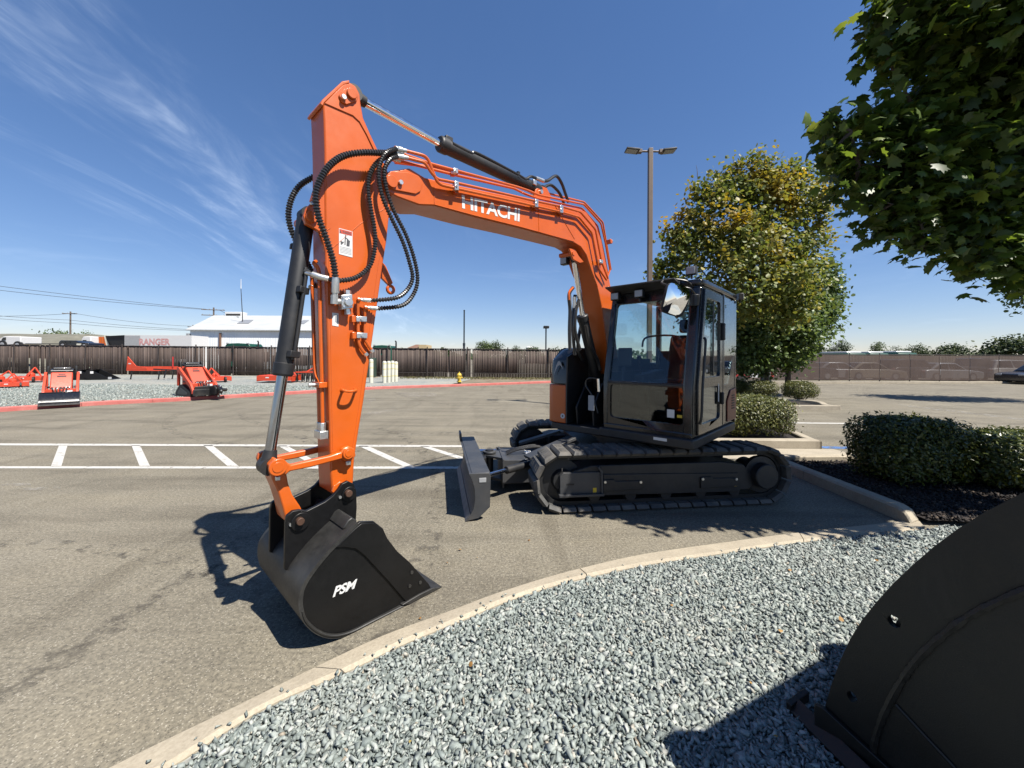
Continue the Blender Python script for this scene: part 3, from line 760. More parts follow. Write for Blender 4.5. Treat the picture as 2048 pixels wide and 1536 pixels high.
# maple over the right of the lot, its trunk just outside the picture
mp = blobpx([(2030, 40, 3.5, .50), (1955, 85, 3.55, .24), (1915, 185, 3.5, .36), (1835, 235, 3.5, .26), (1765, 262, 3.4, .20), (1700, 265, 3.35, .12), (1762, 90, 3.4, .07), (1780, 130, 3.45, .08), (1800, 165, 3.45, .10),
             (1668, 250, 3.35, .08), (1660, 310, 3.35, .07), (1790, 330, 3.4, .30), (1715, 330, 3.4, .16), (1705, 375, 3.4, .10), (1870, 330, 3.4, .36), (1830, 420, 3.4, .28), (1755, 425, 3.4, .14), (1790, 470, 3.4, .12), (1850, 505, 3.4, .12), (1920, 440, 3.5, .32),
             (1960, 510, 3.45, .22), (2000, 350, 3.5, .50), (2030, 500, 3.5, .30), (2020, 545, 3.5, .12), (2000, 200, 3.6, .55), (1990, -60, 3.8, .36), (2040, -120, 3.8, .5)])
mp += [(4.9, 3.7, 3.3, .6, .6, .5), (5.1, 3.6, 4.4, .7, .7, .6), (4.3, 3.0, 4.3, .6, .5, .5), (5.9, 3.2, 4.0, .8, .8, .7), (5.2, 3.3, 5.1, .6, .6, .5), (4.4, 3.5, 4.9, .6, .6, .5), (3.6, 3.3, 4.6, .5, .45, .4), (5.4, 4.3, 4.0, .7, .6, .6)]
KS = .845                     # the crown hangs nearer than its first estimate
mp = [(x_ * KS, y_ * KS, CAMH + (z_ - CAMH) * KS, rx_ * KS, ry_ * KS, rz_ * KS) for (x_, y_, z_, rx_, ry_, rz_) in mp]
mp += [(5.6, 3.5, 3.2, .7, .7, .55), (5.95, 3.9, 3.7, .7, .7, .6), (6.4, 3.3, 3.4, .8, .8, .6), (5.5, 4.15, 3.4, .5, .5, .4), (5.1, 2.9, 3.6, .5, .5, .45)]
tree('maple_tree', 'big dark green maple overhanging the lot from the right edge', (5.70, 3.45, .04), mp, .12, 1.9, 'maple_leaf', 'bark', 3300, 11, .072, .092, MAPLE, shell=.42, twigs=240, down=.9, wild=.6)

sy = blobpx([(1440, 455, 14, 1.25), (1540, 430, 14, 1.4), (1605, 405, 14, .85), (1505, 375, 14, .8), (1515, 330, 14, .38), (1468, 345, 14.2, .28), (1395, 390, 14, .35), (1425, 400, 14, .55), (1378, 505, 14, .75), (1340, 470, 14, .25), (1330, 530, 14, .28), (1345, 560, 13.8, .5),
             (1400, 600, 13.6, .9), (1475, 560, 13.4, 1.5), (1580, 560, 13.4, 1.3), (1610, 490, 13.8, .8), (1635, 365, 14, .3), (1600, 350, 14, .35), (1645, 420, 14.2, .25), (1580, 625, 13.8, .7), (1500, 500, 13.4, 1.3), (1400, 460, 14, .7), (1360, 480, 14, .45), (1480, 385, 14, .5), (1545, 360, 14, .5), (1568, 380, 14, .5), (1450, 370, 14, .35), (1640, 440, 14, .35), (1500, 310, 14, .15), (1520, 305, 14.1, .18), (1610, 340, 14, .2)])
for (a0, b0, a1_, b1_) in ((1400, 400, 1392, 330), (1440, 385, 1428, 345), (1470, 380, 1466, 316), (1510, 360, 1514, 300), (1528, 350, 1540, 312), (1590, 375, 1606, 332), (1630, 400, 1656, 358), (1620, 430, 1660, 415), (1350, 520, 1311, 550), (1360, 470, 1332, 452), (1375, 440, 1350, 420), (1340, 560, 1318, 585), (1560, 370, 1572, 335), (1640, 450, 1668, 470)):
    for k in range(4):
        f_ = k / 3; sy += blobpx([(a0 + (a1_ - a0) * f_, b0 + (b1_ - b0) * f_, 14.0, .26 - .15 * f_)])
tree('sycamore_tree', 'tall sycamore with yellowing leaves behind the excavator cab', (P(1534, 740, 16.3).x, 16.3, .05), sy, .085, 2.6, 'sycamore_leaf', 'bark_pale', 950, 22, .20, .155, SIMPLE, shell=.40, twigs=420)
gt = blobpx([(1600, 640, 17, 1.5), (1545, 665, 17, 1.6), (1648, 570, 17, .65), (1655, 530, 17.2, .35), (1645, 615, 17, .65), (1585, 690, 17, .8), (1500, 680, 16.5, 1.2), (1620, 680, 17, .45), (1560, 590, 17.5, 1.6), (1480, 640, 16.8, 1.2), (1520, 715, 16.4, .8), (1580, 720, 16.6, .6), (1480, 715, 16.4, .8), (1665, 560, 17.2, .4), (1670, 590, 17, .35), (1640, 650, 17, .4), (1560, 650, 15.6, .9), (1600, 660, 15.6, .8), (1510, 660, 15.5, .9), (1545, 700, 15.5, .6), (1590, 705, 15.6, .5), (1500, 710, 15.5, .5)])
tree('shade_tree', 'dense darker green tree low behind the yellowing sycamore', (P(1575, 740, 17.2).x, 17.2, .03), gt, .12, 1.6, 'green_tree_leaf', 'bark', 3400, 9, .19, .16, SIMPLE, shell=.4, twigs=60)
rt = blobpx([(2040, 590, 14.2, .45), (2090, 560, 14.2, 1.2), (2140, 520, 14.2, 1.5), (2010, 575, 14.2, .2), (2200, 560, 14.4, 1.6), (2150, 440, 14.2, 1.4)])
tree('parkway_tree', 'small leafy tree at the far right edge of the lot', (21.2, 14.2, 0), rt, .12, 2.4, 'green_tree_leaf', 'bark', 1000, 8, .16, .15, SIMPLE, shell=.45)

def hedge(name, label, c, size, n, leaf_size, leaf, rz=0.0, power=5.0, group=None, shape=OVAL, low=.04):
    c = Vector(c); root = empty(name, c, label, 'hedge', group)
    d = unit(rng.normal(size=(n, 3))); d[:, 2] = np.where(d[:, 2] < -.75, -d[:, 2], d[:, 2])
    k = (np.abs(d[:, 0]) ** power + np.abs(d[:, 1]) ** power + np.abs(d[:, 2]) ** power) ** (-1 / power)
    lump = np.array([mnoise.noise(Vector(x) * 2.6 + c) for x in d]) * .07
    depth = 1 - .42 * rng.random(n) ** 1.5
    depth = np.where(rng.random(n) < .025, rng.uniform(1.0, 1.13, n), depth)      # stray shoots
    p = d * (k * depth * (1 + lump))[:, None] * np.array(size) / 2
    p[:, 2] += size[2] / 2 + low; p[:, 2] = np.maximum(p[:, 2], .02 + low)
    cz, sz = math.cos(rz), math.sin(rz); R = np.array([(cz, -sz, 0), (sz, cz, 0), (0, 0, 1)])
    p = p @ R.T + np.array(c); nn = (d / np.array(size)) @ R.T
    stems = MB()
    for i in range(26):
        a = rng.uniform(0, 6.28); rr = math.sqrt(rng.random()) * .42
        q = Vector(R @ np.array((math.cos(a) * rr * size[0], math.sin(a) * rr * size[1], size[2] * rng.uniform(.5, .8)))) + c
        s0 = Vector((c.x + (q.x - c.x) * .35, c.y + (q.y - c.y) * .35, c.z)); limb(stems, s0, q, .013, .004, .08, 4)
    stems.build('stems', 'bark', root, smooth=True)
    scatter('foliage', leaf, root, p, unit(nn) + np.array([0, 0, .35]), rng.uniform(leaf_size * .7, leaf_size * 1.25, n), shape, down=-.2, wild=.55)
    return root
h1 = G(1790, 962); hedge('hedge', 'large dark clipped hedge in the mulch bed beside the tracks', (5.10, 4.95, .06), (1.12, .86, .76), 21000, .052, 'hedge_leaf', .05, group='clipped hedges')
hedge('hedge', 'low clipped hedge running out of the right edge of the picture', (6.32, 4.72, .06), (1.45, .92, .62), 21000, .053, 'hedge_leaf', -.04, group='clipped hedges')
hedge('hedge', 'boxy olive green hedge on the kerbed island behind the cab', (4.66, 7.80, .10), (1.62, 1.3, .72), 22000, .052, 'hedge_leaf_olive', 0, group='clipped hedges')
for u, v, w, hgt, lab in ((1537, 801, 62, .62, 'round clipped shrub next to the hedge, left of its twin'), (1619, 808, 58, .66, 'round clipped shrub standing at the end of its kerbed island'), (1484, 797, 40, .6, 'clipped shrub half hidden behind the cab door')):
    g = G(u, v); wd = w / FPX * g.y
    hedge('shrub', lab, (g.x, g.y + wd * .45, .09), (wd, wd, hgt), 8000, .050, 'hedge_leaf_olive', 0, 3.0, 'round clipped shrubs')

# trees far beyond the fences
def far_tree(name, label, u, vtop, wpx, t, leaf='far_leaf', tall=1.0, n=2400, lobes=6, sz=.050):
    g = P(u, 720, t); top = P(u, vtop, t).z; w = wpx / FPX * t; base = Vector((g.x, t, 0))
    root = empty(name, base, label, 'tree', 'trees far beyond the fences')
    h = top; bl = [(g.x, t, h * .62, w * .36, w * .34, h * .33), (g.x - w * .18, t, h * .66, w * .26, w * .26, h * .27), (g.x + w * .2, t, h * .63, w * .26, w * .26, h * .26)] if tall == 1 else [(g.x, t, h * .6, w * .2, w * .2, h * .38), (g.x, t, h * .45, w * .36, w * .34, h * .26)]
    for i in range(lobes):
        a = rng.uniform(-1, 1); zz = rng.uniform(.35, .8) * h
        bl.append((g.x + a * w * .34, t + rng.uniform(-.2, .2) * w, zz, w * rng.uniform(.18, .3), w * .25, h * rng.uniform(.14, .24)))
    bl.append((g.x, t, h * .76, w * .24 * (1 if tall == 1 else .6), w * .24, h * .23)); bl.append((g.x, t, h * .45, w * .4, w * .35, h * .28))
    b = MB(); b.tube([base, Vector((g.x, t, h * .6))], [w * .035, w * .02], 6); b.build('trunk', 'bark', root)
    c, C, Nn = crown_points(bl, n // 6, 6, w * .05, .5)
    scatter('crown', leaf, root, C, Nn, rng.uniform(.7, 1.2, len(C)) * max(w * sz, .16), SIMPLE)
    return root
FT = [(118, 658, 62, 95, 'far_leaf_pale', 'bushy pale tree topping the embankment, left of the utility pole'), (158, 660, 58, 95, 'far_leaf_pale', 'bushy tree topping the embankment around the utility pole'),
      (968, 680, 42, 95, 'far_leaf_pale', 'rounded light green tree behind the slatted fence, right of the bare post'), (992, 679, 40, 97, 'far_leaf', 'darker rounded tree merging with the light green one'),
      (1032, 688, 26, 110, 'far_leaf', 'small dark tree behind the fence between the larger trees and lamp'), (1064, 692, 40, 110, 'far_leaf', 'low dark tree just left of the small car park lamp'),
      (893, 693, 22, 120, 'far_leaf', 'tiny distant tree above the fence left of the bare post'), (872, 697, 22, 120, 'far_leaf', 'tiny low tree beside the distant cream building'), (802, 694, 30, 110, 'far_leaf', 'low distant trees between green truck and cream building'),
      (1120, 696, 60, 110, 'far_leaf', 'low tree glimpsed between the lamp and the engine cover'), (1631, 687, 44, 80, 'far_leaf', 'round distant tree nearest the sycamore, above the screened fence'), (1684, 672, 38, 80, 'far_leaf', 'pointed conifer like tree above the screened fence'),
      (1660, 692, 34, 85, 'far_leaf', 'low tree at the left foot of the pointed one'), (1756, 680, 40, 90, 'far_leaf_pale', 'pale round tree between the pointed tree and the bus roofs'), (1795, 690, 36, 90, 'far_leaf', 'low round tree right behind the middle bus roof'),
      (1838, 687, 52, 90, 'far_leaf', 'spreading tree behind the rightmost bus roof'), (1908, 686, 74, 85, 'far_leaf', 'wide domed tree above the screened fence'), (2022, 670, 110, 75, 'far_leaf', 'large dark tree at the right edge above the fence'), (1950, 702, 40, 90, 'far_leaf_pale', 'low shrubby tree between the domed and the large dark tree'), (1590, 700, 60, 90, 'far_leaf', 'low dark tree seen under the sycamore branches')]
for (u, vt, w, t, lf, lab) in FT:
    far_tree('distant_tree', lab, u, vt, w, t, lf, tall=.5 if 'pointed conifer' in lab else 1.0)

# dry weeds along the foot of the slatted fence, fallen leaves on the lot
n = 2600; x = rng.uniform(-8, 6, n); y = 28.6 - (x + 2) * .03 - rng.random(n) ** 2 * 2.2
scatter('dry_weeds', 'dry_weed', None, np.stack([x, y, np.full(n, .13)], 1), np.tile((0, -1., .4), (n, 1)), rng.uniform(.05, .14, n), OVAL, down=-1)
tag(bpy.data.objects['dry_weeds'], 'dry weeds along the foot of the slatted fence', 'weeds', kind='stuff')
n = 34; x = rng.uniform(-.6, 4.3, n); y = rng.uniform(1.4, 4.0, n)
scatter('fallen_leaves', 'fallen_leaf', None, np.stack([x, y, np.where(inside(bedpoly, x, y), .05, .012)], 1), np.tile((0, 0, 1.), (n, 1)), rng.uniform(.012, .034, n), SIMPLE, down=0, wild=.25)
tag(bpy.data.objects['fallen_leaves'], 'scattered dry fallen leaves on rock bed and asphalt', 'leaves', kind='stuff')
# ------------------------------------------------------------------ the excavator
FW = Vector((-.68, -.73, 0)).normalized(); NN = Vector((.73, -.68, 0)).normalized(); UPV = Vector((0, 0, 1)); C0 = -2.57
FW = Vector((NN.y, -NN.x, 0))                       # forward, square to the boom plane's normal
def wpt(a, b, z): return FW * a + NN * (C0 + b) + UPV * z
def PLN(u, v, b, zmin=None):                        # the point of the vertical plane b metres left of the boom's middle
    x, y = derot(u, v); d = Vector((x / FPX, 1, -y / FPX)); t = (C0 + b) / NN.dot(d)
    p = Vector((0, 0, CAMH)) + d * t
    if zmin is not None and p.z < zmin: p.z = zmin
    return p
def plate(mb, px, b0, b1, zmin=None): return mb.prism([PLN(u, v, b0, zmin) for u, v in px], NN * (b1 - b0))
def disc(mb, u, v, b0, b1, r, n=20):
    c = PLN(u, v, b0); return mb.cyl(c, c + NN * (b1 - b0), r, n)
EX = empty('excavator', (1.6, 5.0, 0), 'orange excavator with black cab and bucket parked on rubber tracks', 'excavator')

# -- boom
boom_px = [(771, 352), (780, 342), (819, 336), (850, 355), (923, 372), (1039, 396), (1110, 409), (1158, 417), (1172, 424), (1190, 446), (1203, 480), (1212, 525), (1221, 570), (1227, 620), (1232, 680), (1240, 760), (1240, 800), (1228, 800), (1219, 740), (1212, 680), (1203, 610), (1194, 570), (1183, 541), (1173, 510), (1162, 494), (1149, 486), (1039, 456), (950, 434), (869, 411), (839, 410), (795, 394), (776, 384), (770, 368)]
b = MB(); plate(b, boom_px, .14, -.14); boom = b.build('boom', 'orange', EX, bevel=.009)
put_text('HITACHI', PLN(923.5, 389, .1425), PLN(924.5, 416.5, .1425), PLN(1039, 443.5, .1425), 'white_letters', boom, bold=.028, space=.94, tr=PLN(1040, 418, .1425))
b = MB(); plate(b, [(771, 352), (782, 342), (815, 344), (838, 352), (845, 368), (842, 382), (832, 388), (790, 380), (774, 372)], .152, .141); b.build('boss_plate', 'orange', boom, bevel=.004)
b = MB(); disc(b, 785, 362, .172, .1525, .042); b.build('pin', 'orange', boom, smooth=True, bevel=.003)
b = MB(); disc(b, 803, 364, .172, .1525, .017, 6); b.build('bolt', 'zinc', boom)
def ppx(L, b): return [PLN(p[0], p[1], p[2] if len(p) > 2 else b) for p in L]
def pipe(name, L, b, r, mat, parent, n=8, step=6): return MB().tube(catmull(ppx(L, b), step), r, n).build(name, mat, parent, smooth=True)
def bent(L, b, soft=.03):              # straight runs with small rounded bends
    pts = ppx(L, b); out = [pts[0]]
    for i in range(1, len(pts) - 1):
        p, q, r = pts[i - 1], pts[i], pts[i + 1]; s1 = min(soft, (q - p).length * .4); s2 = min(soft, (r - q).length * .4)
        a = q + (p - q).normalized() * s1; c = q + (r - q).normalized() * s2
        for k in range(5):
            t = k / 4; out.append(a * (1 - t) ** 2 + q * 2 * t * (1 - t) + c * t * t)
    out.append(pts[-1]); return out
PIPES = [([(812, 302, .17), (848, 311), (857, 320), (873, 362), (882, 370), (914, 377), (1067, 411), (1123, 424), (1158, 434), (1184, 466), (1198, 538), (1213, 560)], .188),
         ([(815, 316, .17), (850, 325), (862, 345), (874, 358), (914, 366), (1071, 402), (1123, 413), (1161, 424), (1191, 459), (1203, 523), (1216, 557)], .188),
         ([(805, 308, .10), (863, 328), (919, 343), (1035, 374), (1056, 381), (1078, 390), (1168, 409), (1202, 447), (1211, 487), (1220, 540), (1214, 556)], .10),
         ([(800, 322, .06), (863, 338), (910, 350), (1028, 377), (1050, 388), (1076, 397), (1164, 417), (1195, 452), (1206, 500), (1216, 550)], .06),
         ([(790, 325, -.08), (863, 334), (919, 345), (1035, 372), (1168, 404), (1206, 445), (1222, 540)], -.09)]
for L, bb in PIPES: MB().tube(bent(L, bb), .0115, 8).build('hydraulic_pipe', 'orange', boom, smooth=True)
for (u, v, bb, w, h) in ((914, 371, .195, 8, 19), (1074, 406, .195, 6, 17), (1124, 418, .195, 6, 16), (912, 341, .105, 9, 11), (1203, 523, .195, 7, 8)):
    b = MB(); plate(b, [(u - w / 2, v - h / 2), (u + w / 2, v - h / 2 + 1), (u + w / 2, v + h / 2), (u - w / 2, v + h / 2 - 1)], bb + .014, bb - .02); cl_ = b.build('pipe_clamp', 'zinc', boom, bevel=.003)
    b = MB(); disc(b, u, v, bb + .022, bb + .012, .009, 6); b.build('bolt', 'zinc', boom)
    b = MB(); plate(b, [(u - w * .4, v - 2), (u + w * .4, v - 1), (u + w * .4, v + h * .85), (u - w * .4, v + h * .85 - 1)], bb - .022, .1405 if bb > .12 else .03); b.build('clamp_bracket', 'orange', boom)
# arm cylinder lug on the boom's back
b = MB(); plate(b, [(1068, 395), (1072, 378), (1082, 372), (1094, 376), (1102, 392), (1100, 404)], .055, .035); plate(b, [(1068, 395), (1072, 378), (1082, 372), (1094, 376), (1102, 392), (1100, 404)], -.035, -.055); b.build('cylinder_lug', 'orange', boom, bevel=.004)
b = MB(); disc(b, 1084, 383, .07, -.07, .022); b.build('pin', 'zinc', boom, smooth=True)
# boom cylinder bracket, lamp below the boom, lamp and horn behind the bend
b = MB(); plate(b, [(1139, 497), (1150, 498), (1158, 512), (1168, 524), (1160, 526), (1147, 519)], .10, .075); plate(b, [(1139, 497), (1150, 498), (1158, 512), (1168, 524), (1160, 526), (1147, 519)], -.075, -.10); b.build('cylinder_bracket', 'orange', boom, bevel=.004)
b = MB(); disc(b, 1148, 506, .108, -.085, .026); b.build('pin', 'orange', boom, smooth=True)
b = MB(); c = PLN(1130, 523, -.12); b.box(c, FW, NN, UPV, .07, .10, .085); bl = b.build('boom_lamp', 'black_satin', boom, bevel=.01)
MB().box(PLN(1130, 523, -.12) + FW * .038, FW, NN, UPV, .006, .082, .066).build('lamp_lens', 'lens', boom)
b = MB(); c = PLN(1217, 484, .02); b.box(c, FW, NN, UPV, .05, .09, .05); b.cyl(c - UPV * .02, c - FW * .06 + UPV * .05, .012, 8); b.build('valve_bracket', 'orange', boom, bevel=.004)
b = MB(); b.cyl(c + UPV * .02 - FW * .02, c + UPV * .03 - FW * .09, .022, 10); b.build('hose_fitting', 'zinc', boom, smooth=True)

for L in ([(1077, 414), (1078, 464)], [(868, 374), (869, 409)], [(869, 409), (950, 431), (1039, 453), (1148, 483)], [(1110, 411), (1150, 480)]):
    MB().tube(resample(ppx(L, .1415), .012), .0028, 5).build('weld_bead', 'orange', boom, smooth=True)
# -- hydraulic cylinders
def cylinder(name, rod_eye, rod_out, barrel_end, b0, rb, rr, parent=EX, rod_mat='chrome'):
    A, Bp, Cc = PLN(*rod_eye, b0), PLN(*rod_out, b0), PLN(*barrel_end, b0); d = (Cc - Bp).normalized()
    b = MB(); b.tube([Bp, Bp + d * .012, Bp + d * .014, Bp + d * .075, Bp + d * .08, Cc - d * .03, Cc], [rb * .97, rb * 1.12, rb * 1.12, rb * 1.12, rb, rb, rb * .8], 24)
    b.cyl(Cc - NN * .045, Cc + NN * .045, rb * .85, 20); cyl = b.build(name, 'charcoal_dark', parent, smooth=True)
    MB().cyl(A, Bp + d * .05, rr, 20).build('rod', rod_mat, cyl, smooth=True)
    b = MB(); b.cyl(A - NN * .045, A + NN * .045, rr * 1.7, 20); b.tube([A, A + (Bp - A).normalized() * rr * 3], [rr * 1.6, rr * 1.15], 16); b.build('rod_eye', 'charcoal_dark', cyl, smooth=True)
    return cyl, A, Bp, Cc, d
ac, A, Bp, Cc, d = cylinder('arm_cylinder', (704, 190), (878, 287), (1080, 382), 0, .058, .031)
b = MB(); c0 = PLN(896, 289, .02); b.box(c0 + UPV * .03, d, NN, d.cross(NN), .07, .05, .06); b.build('port_block', 'black_satin', ac, bevel=.005)
pipe('steel_line', [(905, 287), (921, 296), (942, 306), (957, 308), (1035, 349), (1050, 358), (1062, 353), (1072, 357)], .05, .014, 'hose', ac)
MB().cyl(PLN(1071, 356, .05), PLN(1087, 362, .05), .019, 12).build('hose_fitting', 'zinc', ac, smooth=True)
pipe('hose', [(1087, 362), (1096, 361), (1112, 352), (1123, 366), (1131, 388), (1137, 405)], .05, .017, 'hose', ac)
pipe('hose', [(1088, 375), (1101, 370), (1114, 380), (1122, 392), (1128, 408)], -.04, .017, 'hose', ac)
b = MB(); b.box(PLN(1067, 366, .05), d, NN, UPV, .05, .05, .05); b.build('hose_fitting', 'zinc', ac, bevel=.004)
b = MB(); c0 = PLN(1036, 350, .045); b.box(c0, d, NN, UPV, .03, .03, .06); b.build('line_clamp', 'black_satin', ac)

bc, A, Bp, Cc, d = cylinder('bucket_cylinder', (536, 931), (565, 752), (613, 430), 0, .050, .030, rod_mat='chrome_dark')
sd = NN * .9 - FW * .45; sd.normalize()
def onb(t, s, o): return Bp.lerp(Cc, t) + sd * s + o
b = MB(); b.tube([onb(.10, .052, Vector()), onb(.16, .066, Vector()), onb(.60, .066, Vector()), onb(.66, .055, Vector())], .012, 8); b.build('steel_line', 'charcoal_dark', bc, smooth=True)
for t in (.13, .52):
    c0 = Bp.lerp(Cc, t); b = MB(); b.box(c0 + sd * .058, d, sd.cross(d), sd, .04, .07, .035); b.build('line_clamp', 'charcoal_dark', bc, bevel=.004)
c0 = Bp.lerp(Cc, .80); b = MB(); b.box(c0 - NN * .05 + FW * .03, d, NN, FW, .035, .03, .04); b.build('port_block', 'charcoal_dark', bc, bevel=.004)
b = MB(); b.cyl(PLN(609, 543, .05), PLN(620, 547, .07), .018, 10); b.build('port_block', 'charcoal_dark', bc)

bmc, A, Bp, Cc, d = cylinder('boom_cylinder', (1147, 508), (1164, 630), (1197, 770), 0, .064, .033)
for L, bb in (([(1146, 575), (1138, 590), (1140, 620), (1139, 660), (1140, 700)], .02), ([(1150, 590), (1146, 640), (1147, 680), (1150, 710)], -.05), ([(1165, 640), (1158, 670), (1156, 700), (1165, 720)], -.10), ([(1172, 650), (1180, 690), (1195, 720), (1200, 740)], .09), ([(1160, 700), (1150, 660), (1152, 620), (1158, 600)], .0)):
    pipe('hose', L, bb, .021, 'hose', bmc)
for u, v, bb in ((1139, 603, .02), (1148, 608, -.03)):
    b = MB(); b.cyl(PLN(u, v - 14, bb), PLN(u + 1, v + 8, bb), .022, 10); b.build('hose_fitting', 'zinc', bmc, smooth=True)
pipe('orange_line', [(1146, 575), (1138, 585), (1138, 600)], .03, .013, 'orange', bmc)

# -- arm
arm_px = [(646, 203), (686, 166), (699, 164), (712, 172), (720, 188), (722, 207), (727, 236), (741, 268), (757, 302), (772, 334), (784, 362), (784, 394), (779, 430), (774, 480), (766, 530), (759, 580), (753, 626), (741, 710), (728, 800), (718, 860), (709, 920), (707, 963), (702, 982), (684, 993), (664, 988), (661, 940), (660, 880), (658, 800), (656, 700), (654, 640), (652, 569), (651, 480), (650, 400), (650, 306), (648, 240)]
b = MB(); plate(b, arm_px, .105, -.105); arm = b.build('arm', 'orange', EX, bevel=.010)
b = MB(); plate(b, [(640, 207), (645, 199), (685, 162), (699, 160), (699, 166), (688, 169), (649, 205), (646, 212)], .110, -.110); b.build('top_flange', 'orange', arm, bevel=.004)
b = MB(); plate(b, [(649, 206), (687, 169), (699, 167), (710, 174), (718, 188), (720, 207), (725, 236), (739, 268), (755, 302), (749, 302), (733, 268), (719, 243), (706, 231), (676, 218)], .112, .1055); b.build('gusset_plate', 'orange', arm, bevel=.003)
b = MB(); plate(b, [(678, 190), (688, 178), (700, 174), (712, 180), (717, 192), (714, 202), (694, 209), (684, 204)], .124, .1125); b.build('boss_plate', 'orange', arm, bevel=.004)
b = MB(); disc(b, 705, 186, .140, .1245, .032); b.build('pin', 'orange', arm, smooth=True, bevel=.003)
b = MB(); disc(b, 689, 193, .144, .1245, .017, 10); b.build('bolt', 'zinc', arm, smooth=True, bevel=.003)
lug = [(652, 330), (642, 366), (630, 398), (613, 416), (607, 432), (612, 448), (626, 455), (640, 464), (648, 490), (653, 525)]
b = MB(); plate(b, lug, .095, .062); plate(b, lug, -.062, -.095); b.build('cylinder_lug', 'orange', arm, bevel=.005)
b = MB(); plate(b, [(652, 322), (641, 366), (633, 392), (640, 400), (653, 390)], .061, -.061); b.build('lug_web', 'orange', arm)
b = MB(); disc(b, 625, 433, .115, -.11, .034); b.build('pin', 'orange', arm, smooth=True, bevel=.003)
b = MB(); disc(b, 626, 406, .115, .0955, .012, 6); b.build('bolt', 'zinc', arm)
for px in ([(664, 984), (668, 972), (680, 963), (694, 966), (703, 978), (700, 992), (682, 997)],):
    b = MB(); plate(b, px, .125, .106); b.build('boss_plate', 'orange', arm, bevel=.004)
for L in ([(766, 480), (757, 530), (750, 580), (744, 626), (732, 710), (720, 800), (711, 860), (702, 920)], [(657, 480), (659, 569), (662, 700), (664, 800), (666, 900)], [(664, 497), (720, 448), (768, 418)], [(640, 470), (662, 455)]):
    MB().tube(resample(ppx(L, .1055), .012), .0026, 5).build('weld_bead', 'orange', arm, smooth=True)
# warning label and small plate
def decal(px, bb, mat, parent, name, th=.0015):
    b = MB(); plate(b, px, bb + th, bb); return b.build(name, mat, parent)
wl_ = decal([(678, 456), (705, 463), (705, 515), (678, 508)], .1056, 'white_paint', arm, 'warning_label')
decal([(679, 457.5), (704, 464), (704, 472), (679, 466)], .1074, 'orange_bright', arm, 'label_band', .0006)
put_text('WARNING', PLN(685, 460.5, .1085), PLN(685, 466, .1085), PLN(703, 470.5, .1085), 'label_ink', arm, bold=.02)
decal([(680.5, 459.5), (683, 465.5), (679.8, 465)], .1082, 'label_ink', arm, 'label_symbol', .0004)
for pts in ([(690, 470), (692, 470), (691, 490), (689, 490)], [(681, 481), (686, 484), (689, 483), (686, 487), (682, 490)], [(694, 478), (700, 482), (699, 493), (693, 492)], [(691, 474), (697, 479), (696, 481), (691, 476)]):
    decal(pts, .1074, 'label_ink', arm, 'label_symbol', .0005)
for k in range(5):
    v = 495 + k * 2.7; decal([(680, v - 2.6), (703, v + 3.2), (703, v + 3.9), (680, v - 1.9)], .1074, 'label_grey', arm, 'label_text_line', .0005)
decal([(664.5, 625), (677, 627), (677, 653), (664.5, 651)], .1056, 'white_paint', arm, 'data_plate')
decal([(670, 628), (676, 629), (676, 645), (670, 644)], .1074, 'label_grey', arm, 'data_plate_print', .0005)
# stop valve and its fittings
b = MB(); plate(b, [(683, 590), (705, 588), (706, 616), (684, 619)], .165, .106); vb = b.build('stop_valve', 'zinc', arm, bevel=.004)
b = MB(); disc(b, 699, 604, .185, .1655, .026, 14); b.build('valve_cap', 'zinc', arm, smooth=True, bevel=.003)
for u, v in ((688, 594), (688, 612)):
    b = MB(); disc(b, u, v, .174, .1655, .009, 6); b.build('bolt', 'zinc', arm)
b = MB(); b.cyl(PLN(695, 589, .137), PLN(695, 581, .137), .022, 6); b.build('valve_nut', 'zinc', arm)
b = MB(); b.cyl(PLN(695.5, 618, .137), PLN(696, 629, .137), .020, 6); b.build('valve_nut', 'zinc', arm)
b = MB(); b.cyl(PLN(684, 603, .137), PLN(670, 603, .145), .019, 8); b.cyl(PLN(668.5, 608, .145), PLN(669, 590, .15), .022, 8); b.build('elbow', 'zinc', arm, smooth=True)
b = MB(); b.tube([PLN(669.5, 592, .15), PLN(670, 586, .152), PLN(670.2, 585.5, .152), PLN(671, 561, .165), PLN(671, 554, .168)], [.017, .018, .024, .024, .021], 12); b.build('hose_fitting', 'zinc', arm, smooth=True)
pipe('hydraulic_pipe', [(715.5, 600, .14), (716, 640), (716.5, 676), (719, 690), (726, 702), (731, 707)], .128, .0105, 'orange', arm)
pipe('hydraulic_pipe', [(729, 617, .14), (729.5, 640), (730, 676), (734, 686), (741, 697), (743, 700)], .128, .0105, 'orange', arm)
for u, v, sgn in ((717, 599, 1), (731, 615, 1)):
    b = MB(); b.cyl(PLN(u - 3, v, .14), PLN(u + 3, v + .4, .145), .019, 8); b.build('elbow', 'orange', arm, smooth=True, bevel=.003)
    b = MB(); b.tube([PLN(u + 4, v, .147), PLN(u + 9, v + .7, .15), PLN(u + 10, v + .8, .15), PLN(u + 24, v + 2, .157)], [.011, .012, .015, .014], 10); b.build('hose_fitting', 'zinc', arm, smooth=True)
for u, v in ((723, 638), (724, 671)):
    b = MB(); plate(b, [(u - 10, v - 5.5), (u + 11, v - 5), (u + 11, v + 5.5), (u - 10, v + 5)], .147, .140); b.build('pipe_clamp', 'zinc', arm, bevel=.002)
    b = MB(); disc(b, u + 2, v, .156, .1475, .011, 6); b.build('bolt', 'zinc', arm)
    b = MB(); plate(b, [(u - 19, v - 7), (u - 11, v - 7), (u - 11, v + 6.5), (u - 19, v + 6.5)], .140, .106); b.build('clamp_bracket', 'orange', arm, bevel=.003)
